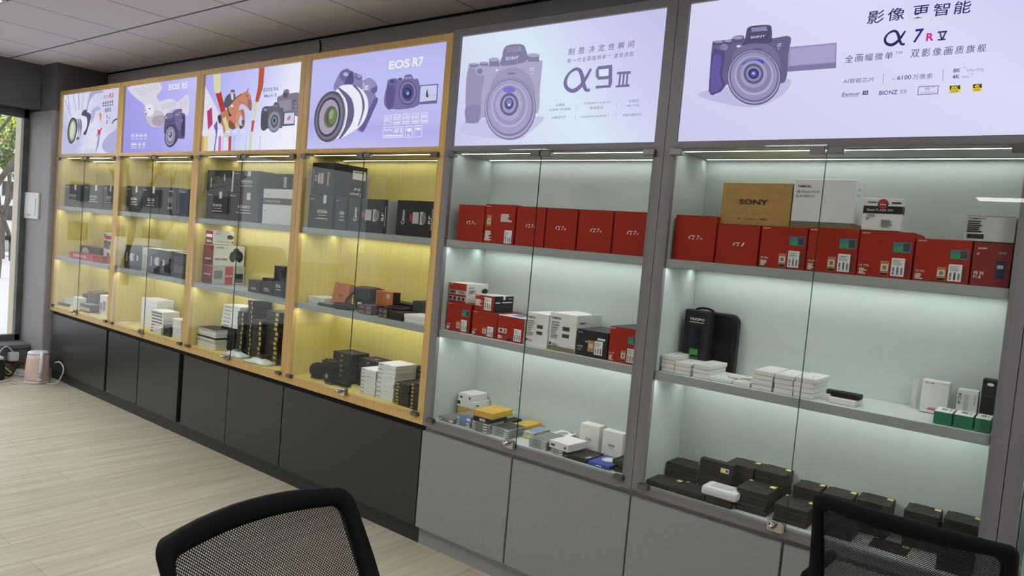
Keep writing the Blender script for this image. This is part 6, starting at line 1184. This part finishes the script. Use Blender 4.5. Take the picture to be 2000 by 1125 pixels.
bm = bmesh.new(); add_tube(bm, [(-0.07, 0, 0.012), (0.07, 0.02, 0.012)], 0.011, 10); o = obj('lens_pen', bm, M['black'], None, (q.x, 0.05, ZF)); tag(o, 'black lens pen lying on ' + f1, 'pen')
q = at(*P((500, 885)), z=ZF)
bm = bmesh.new(); add_box(bm, -0.06, 0.06, -0.04, 0.04, 0, 0.004); o = obj('leaflet', bm, M['w_ink'], None, (q.x, max(q.y, 0.06), ZF + 0.001)); tag(o, 'white leaflet with orange picture lying on ' + f1, 'paper')
bm = bmesh.new(); add_box(bm, -0.03, 0.045, -0.03, 0.02, 0.004, 0.005); obj('picture', bm, M['orange'], o)

# ------------------------------------------------------------------ floor corner: kettle, power strip, black box
kp = Vector((0.172, -0.125, 0.0))
t = thing('kettle', 'pink electric kettle with white lid and handle standing on the floor', 'kettle', (kp.x, kp.y, 0.0005), rz=0.0)
t.scale = (0.92, 0.92, 0.9)
pink = mat('powder_pink_plastic', (226, 203, 199), 0.4, var=0.02)
bm = bmesh.new(); add_lathe(bm, [(0.0, 0.0), (0.092, 0.0), (0.096, 0.006), (0.096, 0.018), (0.09, 0.022), (0.0, 0.022)], 40); obj('base', bm, MATS['white_plastic'], t)
bm = bmesh.new(); add_lathe(bm, [(0.0, 0.024), (0.09, 0.024), (0.0935, 0.035), (0.091, 0.11), (0.083, 0.2), (0.076, 0.255), (0.0, 0.258)], 40); obj('body', bm, pink, t)
bm = bmesh.new(); add_lathe(bm, [(0.0, 0.25), (0.0775, 0.25), (0.078, 0.262), (0.07, 0.272), (0.03, 0.276), (0.0, 0.277)], 40); obj('lid', bm, MATS['white_plastic'], t)
d = Vector((CC.x - kp.x, CC.y - kp.y, 0)).normalized(); sd = Vector((-d.y, d.x, 0))
hp = [d * 0.07 + sd * 0.03 + Vector((0, 0, 0.268)), d * 0.1 + sd * 0.028 + Vector((0, 0, 0.262)), d * 0.128 + sd * 0.026 + Vector((0, 0, 0.22)), d * 0.135 + sd * 0.024 + Vector((0, 0, 0.14)), d * 0.118 + sd * 0.02 + Vector((0, 0, 0.085)), d * 0.088 + sd * 0.016 + Vector((0, 0, 0.075))]
bm = bmesh.new(); add_tube(bm, spline(hp, 6), 0.0145, 12); obj('handle', bm, MATS['white_plastic'], t)
bm = bmesh.new(); c = d * 0.098 + sd * 0.018; add_box(bm, c.x - 0.014, c.x + 0.014, c.y - 0.012, c.y + 0.012, 0.03, 0.055, 0, 0.004); obj('switch', bm, M['w_ink'], t)
bm = bmesh.new(); bmesh.ops.create_cone(bm, cap_ends=True, segments=3, radius1=0.03, radius2=0.012, depth=0.05, matrix=Matrix.Translation(-d * 0.085 + Vector((0, 0, 0.235)))); obj('spout', bm, pink, t)
cw = mat('white_cable', (214, 212, 206), 0.5, var=0.02)
def fl(u, v, z=0.006): q = at(u, v, z=0.0); return (min(max(q.x, -0.22), 3), min(q.y, -0.072), z)
ps = at(46, 734, z=0.0)
t = thing('power_strip', 'white power strip lying on the floor beside the pink kettle', 'power strip', (max(ps.x, -0.1), min(ps.y, -0.1), 0.0), rz=0.25)
bm = bmesh.new(); add_box(bm, -0.1, 0.12, -0.028, 0.028, 0.001, 0.045, 0, 0.006); obj('body', bm, MATS['white_plastic'], t)
bm = bmesh.new()
for a in (-0.06, 0.0, 0.06):
    for b_ in (-0.008, 0.008): add_box(bm, a - 0.002, a + 0.002, b_ - 0.005, b_ + 0.005, 0.0445, 0.0455)
obj('socket_slot', bm, M['b_ink'], t)
bm = bmesh.new(); add_box(bm, 0.09, 0.11, -0.01, 0.01, 0.044, 0.048); obj('switch', bm, M['r_ink'], t)
wp = at(52, 700, x=-0.236)
t = thing('wall_plug', 'white double plug adapter in the skirting behind the power strip', 'plug', (-0.236, -0.17, 0.13))
bm = bmesh.new(); add_box(bm, 0.001, 0.045, -0.035, 0.035, -0.02, 0.05, 0, 0.006); obj('body', bm, MATS['white_plastic'], t)
bm = bmesh.new(); add_tube(bm, spline([(0.02, 0.0, 0.05), (0.02, -0.05, 0.1), (0.03, -0.1, 0.05), (0.06, -0.09, -0.03), (0.09, -0.02, -0.11), (0.16, 0.03, -0.122)], 8), 0.005, 8); obj('cord', bm, cw, t)
bm = bmesh.new(); add_tube(bm, spline([(-0.15, -0.18, 0.1), (-0.19, -0.23, 0.11), (-0.18, -0.26, 0.06), (-0.16, -0.25, 0.02), (-0.1, -0.22, 0.012), (-0.08, -0.2, 0.06), (-0.1, -0.17, 0.1), (0.0, -0.17, 0.12)], 10), 0.006, 8)
o = obj('black_cable', bm, M['rubber']); tag(o, 'black cable looped on the floor between wall plug and kettle', 'cable')
bm = bmesh.new(); add_tube(bm, spline([(0.03, -0.4, 0.006), (0.09, -0.36, 0.006), (0.05, -0.29, 0.006), (0.03, -0.24, 0.006), (0.1, -0.25, 0.006), (0.13, -0.29, 0.006), (0.19, -0.27, 0.006)], 10), 0.0055, 8)
o = obj('white_cable', bm, cw); tag(o, 'white cable curling on the floor ahead of the power strip', 'cable')
bm = bmesh.new(); add_tube(bm, spline([(kp.x + 0.1, kp.y + 0.03, 0.006), (kp.x + 0.18, -0.05, 0.02), (kp.x + 0.2, -0.014, 0.12), (kp.x + 0.13, -0.014, 0.17), (kp.x + 0.07, -0.03, 0.16)], 8), 0.005, 8)
o = obj('power_cable', bm, cw); tag(o, 'grey cord arching against the charcoal base behind the kettle', 'cord')
q = at(8, 742, z=0.0)
t = thing('speaker_box', 'black rounded box with silver lid standing on the floor at window wall', 'printer', (-0.11, -0.475, 0.0005), rz=0.0)
bm = bmesh.new(); add_box(bm, -0.105, 0.11, -0.19, 0.19, 0.0, 0.16, 0, 0.02); obj('body', bm, mat('black_gloss_plastic', (18, 18, 20), 0.25), t)
bm = bmesh.new(); add_box(bm, -0.095, 0.1, -0.18, 0.18, 0.16, 0.182, 0, 0.008); obj('lid', bm, M['ltgrey'], t)
# thin cable hanging over the back wall above the cabinets
q = at(627, 78, y=YW)
bm = bmesh.new(); add_tube(bm, spline([(q.x, YW - 0.008, ZCEIL - 0.02), (q.x + 0.012, YW - 0.009, 2.45), (q.x - 0.006, YW - 0.008, 2.38), (q.x + 0.004, YW - 0.01, 2.31)], 6), 0.004, 8)
o = obj('hanging_cable', bm, M['rubber']); tag(o, 'thin black cable hanging from ceiling trim above the lilac poster', 'cable')

# ------------------------------------------------------------------ mesh-back office chairs
def office_chair(label, loc, rz, W, ht, lean, arch):
    """loc: floor point under the back; the sitter faces local +y; ht: height of the top edge"""
    t = thing('office_chair', label, 'office chair', (loc[0], loc[1], 0.0005), rz)
    H = 0.5; zb = ht - H
    def S(u, v):                                   # u -1..1 across, v 0..1 up the back
        w = (0.5 * W) * (0.94 + 0.06 * math.sin(min(1, v * 1.2) * PI / 2))
        x = u * w; y = 0.035 * (u * u) - lean * v + 0.05 * math.sin(v * PI); z = zb + v * H - arch * (u * u) * v
        return Vector((x, y, z))
    blk = mat('black_chair_plastic', (8, 8, 9), 0.75, spec=0.2)
    # rim of the back: a closed padded frame
    path = []; ru, rv = 0.10, 0.045                 # rounded-rectangle path round the back
    for cu, cv, a0 in ((1 - ru, 1 - rv, 0), (-1 + ru, 1 - rv, 90), (-1 + ru, rv, 180), (1 - ru, rv, 270)):
        for k in range(9):
            a = math.radians(a0 + 90 * k / 8); path.append((cu + ru * math.cos(a), cv + rv * math.sin(a)))
        e0 = path[-1]; nx = ((-1 + ru, 1.0), (-1.0, rv), (1 - ru, 0.0), (1.0, 1 - rv))[a0 // 90]
        for k in range(1, 10): path.append((e0[0] + (nx[0] - e0[0]) * k / 10, e0[1] + (nx[1] - e0[1]) * k / 10))
    n = len(path)
    bm = bmesh.new(); rings = []
    for i in range(n):
        u, v = path[i]; p = S(u, v); cen = S(0, 0.5)
        inn = (S(u * 0.85, 0.05 + v * 0.88) - p).normalized(); nrm = Vector((0, 1, 0)) - inn * inn.y; nrm.normalize()
        wd = 0.030
        th = 0.012
        prof = ((-0.012, 0), (-0.006, th), (wd - 0.006, th), (wd, 0), (wd - 0.006, -th), (-0.006, -th))
        rings.append([bm.verts.new(p + inn * a + nrm * b) for a, b in prof])
    for i in range(n):
        for k in range(6):
            f = bm.faces.new((rings[i][k], rings[i][(k + 1) % 6], rings[(i + 1) % n][(k + 1) % 6], rings[(i + 1) % n][k])); f.smooth = True
    obj('back_frame', bm, blk, t)
    # woven back: a sheet with a staggered grid of openings
    NU, NV = 132, 176; vs, fs, idx = [], [], {}
    def vert(i, j):
        if (i, j) not in idx:
            idx[(i, j)] = len(vs); vs.append(S(-0.95 + 1.9 * i / NU, 0.02 + 0.95 * j / NV))
        return idx[(i, j)]
    for i in range(1, NU):
        for j in range(1, NV):
            if (i + j) % 2 == 0: continue
            pc = S(-0.95 + 1.9 * i / NU, 0.02 + 0.95 * j / NV)
            outer = [vert(*q) for q in ((i - 1, j), (i, j - 1), (i + 1, j), (i, j + 1))]
            inner = []
            for q in outer: inner.append(len(vs)); vs.append(vs[q] + (pc - vs[q]) * 0.27)
            for k in range(4): fs.append((outer[k], outer[(k + 1) % 4], inner[(k + 1) % 4], inner[k]))
    me = bpy.data.meshes.new('back_mesh'); me.from_pydata(vs, [], fs); me.materials.append(mat('black_mesh_fabric', (24, 24, 25), 0.8))
    o = bpy.data.objects.new('back_mesh', me); COL.objects.link(o); o.parent = t
    md = o.modifiers.new('thickness', 'SOLIDIFY'); md.thickness = 0.0014; md.offset = 0
    # spine, seat, arms, base
    bm = bmesh.new(); add_tube(bm, spline([S(0, 0.1) + Vector((0, -0.03, 0)), Vector((0, 0.0, zb - 0.02)), Vector((0, 0.08, 0.40)), Vector((0, 0.22, 0.39))], 6), 0.022, 10); obj('spine', bm, blk, t)
    bm = bmesh.new(); add_box(bm, -W / 2, W / 2, 0.06, 0.5, 0.42, 0.485, 0, 0.025); obj('seat', bm, M['black'], t)
    for sx in (-1, 1):
        bm = bmesh.new(); add_tube(bm, spline([Vector((sx * W * 0.45, 0.28, 0.43)), Vector((sx * W * 0.6, 0.26, 0.45)), Vector((sx * W * 0.62, 0.24, 0.6)), Vector((sx * W * 0.58, 0.16, 0.64)), Vector((sx * W * 0.56, 0.34, 0.645))], 6), 0.014, 10); obj('armrest', bm, blk, t)
    bm = bmesh.new(); add_tube(bm, [(0, 0.27, 0.1), (0, 0.27, 0.42)], 0.025, 14); obj('gas_lift', bm, M['steel'], t)
    for k in range(5):
        a = 2 * PI * k / 5 + 0.3; e = Vector((0.27 * math.cos(a), 0.27 + 0.27 * math.sin(a), 0.075))
        bm = bmesh.new(); add_tube(bm, [(0, 0.27, 0.115), e], [0.026, 0.015], 10); lg = obj('base_arm', bm, blk, t)
        bm = bmesh.new(); add_tube(bm, [e + Vector((-0.012, 0, -0.046)), e + Vector((0.012, 0, -0.046))], 0.029, 14); add_tube(bm, [e, e + Vector((0, 0, -0.03))], 0.007, 8); obj('caster', bm, M['black_side'], lg)
    return t
a, b = at(309, 1054, z=0.885), at(674, 946, z=0.885)
c = (a + b) / 2; ang = math.atan2(b.y - a.y, b.x - a.x)
office_chair('black mesh back office chair standing on open floor before the charcoal doors', (c.x + 0.165 * math.sin(ang), c.y - 0.165 * math.cos(ang)), ang + PI, (b - a).length, 0.881, 0.20, 0.012)
a, b = at(1598, 968, z=0.885), at(1990, 1075, z=0.885)
c = (a + b) / 2; ang = math.atan2(b.y - a.y, b.x - a.x)
office_chair('black mesh back office chair standing before the second grey cabinet', (c.x + 0.03 * math.sin(ang) - 0.006, c.y - 0.03 * math.cos(ang)), ang, (b - a).length, 0.885, 0.0, 0.004)

# ------------------------------------------------------------------ the street outside the shop window
def gz(x, y): return -0.16 - 0.042 * max(0.0, math.hypot(x - CC.x, y - CC.y) - 9.0)
bm = bmesh.new(); rows = []
for i in range(30):
    x = -0.6 - 0.12 * (1.27 ** i - 1) * 6
    rows.append([bm.verts.new((x, y, gz(x, y))) for y in [-140 + 7.5 * k for k in range(36)]])
for i in range(29):
    for k in range(35): bm.faces.new((rows[i][k], rows[i][k + 1], rows[i + 1][k + 1], rows[i + 1][k]))
struct('street_pavement', bm, mat('pale_street_paving', (176, 172, 174), 0.8, var=0.06, scale=0.6))
bm = bmesh.new(); add_box(bm, -0.72, -0.535, -0.062, 0.34, -0.3, 3.2); add_box(bm, -0.72, -0.535, -0.065, -0.062, 0.66, 0.664); add_box(bm, -0.72, -0.535, -0.065, -0.062, 1.36, 1.364)
struct('stone_pier', bm, mat('beige_stone_cladding', (206, 192, 168), 0.6, var=0.06, scale=5))
def car(x, y, rz, paint, label, dark='car_window'):
    z = gz(x, y)
    t = thing('car', label, 'car', (x, y, z), rz, 'cars parked along the street')
    pm = mat('car_paint_' + paint[0], paint[1], 0.25, var=0.0)
    prof = [(-2.1, 0.35), (-2.15, 0.75), (-1.95, 0.95), (-1.0, 1.02), (-0.45, 1.45), (1.1, 1.5), (1.75, 1.05), (2.1, 0.95), (2.15, 0.4)]
    def ext(pts, w, bvl=0.06):
        bm = bmesh.new(); A = [bm.verts.new((p[0], -w, p[1])) for p in pts]; Bv = [bm.verts.new((p[0], w, p[1])) for p in pts]; n = len(pts)
        bm.faces.new(A); bm.faces.new(list(reversed(Bv)))
        for i in range(n): bm.faces.new((A[i], Bv[i], Bv[(i + 1) % n], A[(i + 1) % n]))
        if bvl: bmesh.ops.bevel(bm, geom=list(bm.edges), offset=bvl, segments=2, affect='EDGES')
        return bm
    obj('body', ext(prof, 0.88), pm, t)
    wm = mat(dark, (30, 36, 40), 0.1, var=0.0)
    obj('side_window', ext([(-0.8, 1.04), (-0.35, 1.38), (1.0, 1.42), (1.5, 1.06)], 0.89, 0.02), wm, t)
    bm = bmesh.new(); q = [bm.verts.new(p) for p in ((-1.02, -0.75, 1.05), (-1.02, 0.75, 1.05), (-0.5, 0.68, 1.45), (-0.5, -0.68, 1.45))]; bm.faces.new(q); r = bmesh.ops.extrude_face_region(bm, geom=list(bm.faces)); bmesh.ops.translate(bm, verts=[g for g in r['geom'] if isinstance(g, bmesh.types.BMVert)], vec=(-0.03, 0, 0.03)); obj('windscreen', bm, wm, t)
    for sx in (-1.35, 1.35):
        for sy in (-1, 1):
            bm = bmesh.new(); add_tube(bm, [(sx, sy * 0.7, 0.32), (sx, sy * 0.9, 0.32)], 0.32, 18); wh = obj('wheel', bm, M['rubber'], t)
            bm = bmesh.new(); add_tube(bm, [(sx, sy * 0.89, 0.32), (sx, sy * 0.915, 0.32)], 0.2, 14); obj('hubcap', bm, M['ltgrey'], wh)
    bm = bmesh.new()
    for sy in (-0.65, 0.65): add_box(bm, -2.17, -2.1, sy - 0.15, sy + 0.15, 0.68, 0.82)
    obj('headlamp', bm, M['w_ink'], t)
    return t
PW, PS_, PB, PR = ('white', (232, 232, 234)), ('silver', (168, 172, 176)), ('black', (34, 36, 40)), ('red', (150, 40, 36))
def along(u, v, dist, mirror=False):
    d = CR @ Vector(((u - 1000) / FOC, (562.5 - v) / FOC, -1.0)); dd = Vector((d.x, d.y)).normalized() * dist
    return (CC.x + dd.x, CC.y + dd.y)
x, y = along(4, 480, 78); car(x, y, 2.2, PW, 'white car parked on the street below the yellow green tree')
x, y = along(-3, 505, 58); car(x, y, 1.2, PS_, 'pale car passing at the window edge, nearer than the parked one')
for k, (rx, ry, c, ln) in enumerate(((-24, -12, PW, 'white car first in the row seen mirrored in cabinet glass'), (-23, -17, PB, 'black car in the row seen mirrored in cabinet glass'), (-21, -21.5, PW, 'white car third in the mirrored row'), (-18.5, -26, PS_, 'silver car in the mirrored row'), (-16, -30.5, PW, 'white car last in the mirrored row'), (-26, -6, PS_, 'silver car near the stone pier in the mirrored row'))):
    car(rx, ry, 0.6 + 0.1 * k, c, ln)
bark = mat('grey_bark', (92, 84, 74), 0.9, var=0.25, scale=4)
def tree(x, y, h, label, leafy, col, seed, spread=0.4):
    rr = random.Random(seed); z = gz(x, y)
    t = thing('street_tree', label, 'tree', (x, y, z - 0.05), group='trees along the street')
    bm = bmesh.new(); tips = []
    def grow(p, d, ln, r, depth):
        pts = [p]; q = p.copy(); dd = d.copy()
        for i in range(3):
            dd = (dd + Vector((rr.uniform(-1, 1), rr.uniform(-1, 1), rr.uniform(-0.3, 0.6))) * 0.22).normalized(); q = q + dd * ln / 3; pts.append(q.copy())
        add_tube(bm, pts, [r, r * 0.88, r * 0.76, r * 0.62], 6, cap=False)
        if depth == 0: tips.append(q); return
        for k in range(3 if depth > 1 else 2):
            nd = (dd + Vector((rr.uniform(-1, 1), rr.uniform(-1, 1), rr.uniform(-0.2, 0.7))) * 0.75).normalized(); grow(q, nd, ln * rr.uniform(0.6, 0.8), r * 0.58, depth - 1)
    grow(Vector((0, 0, 0)), Vector((0, 0, 1)), h * 0.36, h * 0.022, 4)
    obj('trunk', bm, bark, t)
    if leafy:
        bm = bmesh.new()
        for p in tips:
            for k in range(leafy):
                c = p + Vector((rr.gauss(0, spread), rr.gauss(0, spread), rr.gauss(0, spread * 0.8))); s = rr.uniform(0.10, 0.2) * (h / 8)
                a = Vector((rr.uniform(-1, 1), rr.uniform(-1, 1), rr.uniform(-1, 1))).normalized(); b2 = a.orthogonal().normalized(); e = a.cross(b2)
                bm.faces.new([bm.verts.new(c + b2 * s), bm.verts.new(c + e * s * 0.6), bm.verts.new(c - b2 * s), bm.verts.new(c - e * s * 0.6)])
        o = obj('foliage', bm, mat('leaf_' + '%02x%02x%02x' % col, col, 0.6, var=0.35, scale=1.2), t, fix=False)
x, y = along(6, 400, 50); tree(x, y, 9.5, 'leafy yellow green tree beyond the white car', 26, (176, 190, 66), 3, 0.7)
x, y = along(28, 400, 46); tree(x, y, 6.5, 'dark green leafy tree beside the stone pier', 22, (92, 116, 48), 9, 0.6)
x, y = along(-4, 380, 26); tree(x, y, 7.0, 'slender bare tree ahead of the yellow green one', 0, (0, 0, 0), 12)
for k, (tx, ty, h, lf_) in enumerate(((-15, -7.3, 6.0, 0), (-18, -5.5, 6.5, 0), (-40, -20, 9.0, 3), (-30, -14, 10, 14), (-24, -34, 10, 12))):
    tree(tx, ty, h, ('bare street tree close to the shop, first mirrored in cabinet glass', 'bare street tree close to the shop, second mirrored in cabinet glass', 'sparse street tree third mirrored in cabinet glass', 'green tree across the street behind the mirrored cars', 'green tree across the street by the taupe block')[k], lf_, (112, 130, 60), 20 + k)
t = thing('street_building', 'pale pink and grey block far behind the yellow green tree', 'building', (*along(10, 300, 120), 0)); q = t.location.copy()
bm = bmesh.new(); add_box(bm, -9, 9, -16, 16, -6, 8.6); obj('wall', bm, mat('pale_block_render', (214, 208, 206), 0.8), t)
bm = bmesh.new(); add_box(bm, -9.4, 9.4, -16.4, 16.4, 8.6, 9.6); obj('roof', bm, mat('pink_roof', (206, 150, 128), 0.8), t)
for k in range(8):
    for j in range(3):
        bm = bmesh.new(); add_box(bm, 9.0, 9.1, -14 + k * 3.7, -12 + k * 3.7, -1 + j * 3.0, 0.8 + j * 3.0); obj('window', bm, M['dkgrey'], t)
for k, (bx, by, w_, h_, col) in enumerate(((-60, -30, 14, 12, (196, 190, 186)), (-48, -56, 16, 15, (206, 200, 190)), (-26, -72, 18, 12, (186, 178, 172)))):
    t = thing('street_building', ('grey block across the street behind the mirrored trees', 'cream block across the street, middle of the mirrored row', 'taupe block at the end of the mirrored row')[k], 'building', (bx, by, gz(bx, by)), 0.5, 'blocks across the street')
    bm = bmesh.new(); add_box(bm, -5, 5, -w_ / 2, w_ / 2, 0, h_); obj('wall', bm, mat('block_render_%d' % k, col, 0.85), t)
    bm = bmesh.new(); add_box(bm, -5.3, 5.3, -w_ / 2 - 0.3, w_ / 2 + 0.3, h_, h_ + 0.5); obj('roof', bm, M['grey'], t)
    for j in range(3):
        for i in range(5):
            bm = bmesh.new(); add_box(bm, 5.0, 5.08, -w_ / 2 + 1 + i * 2.7, -w_ / 2 + 2.4 + i * 2.7, 1.5 + j * 3.2, 3.0 + j * 3.2); obj('window', bm, M['dkgrey'], t)
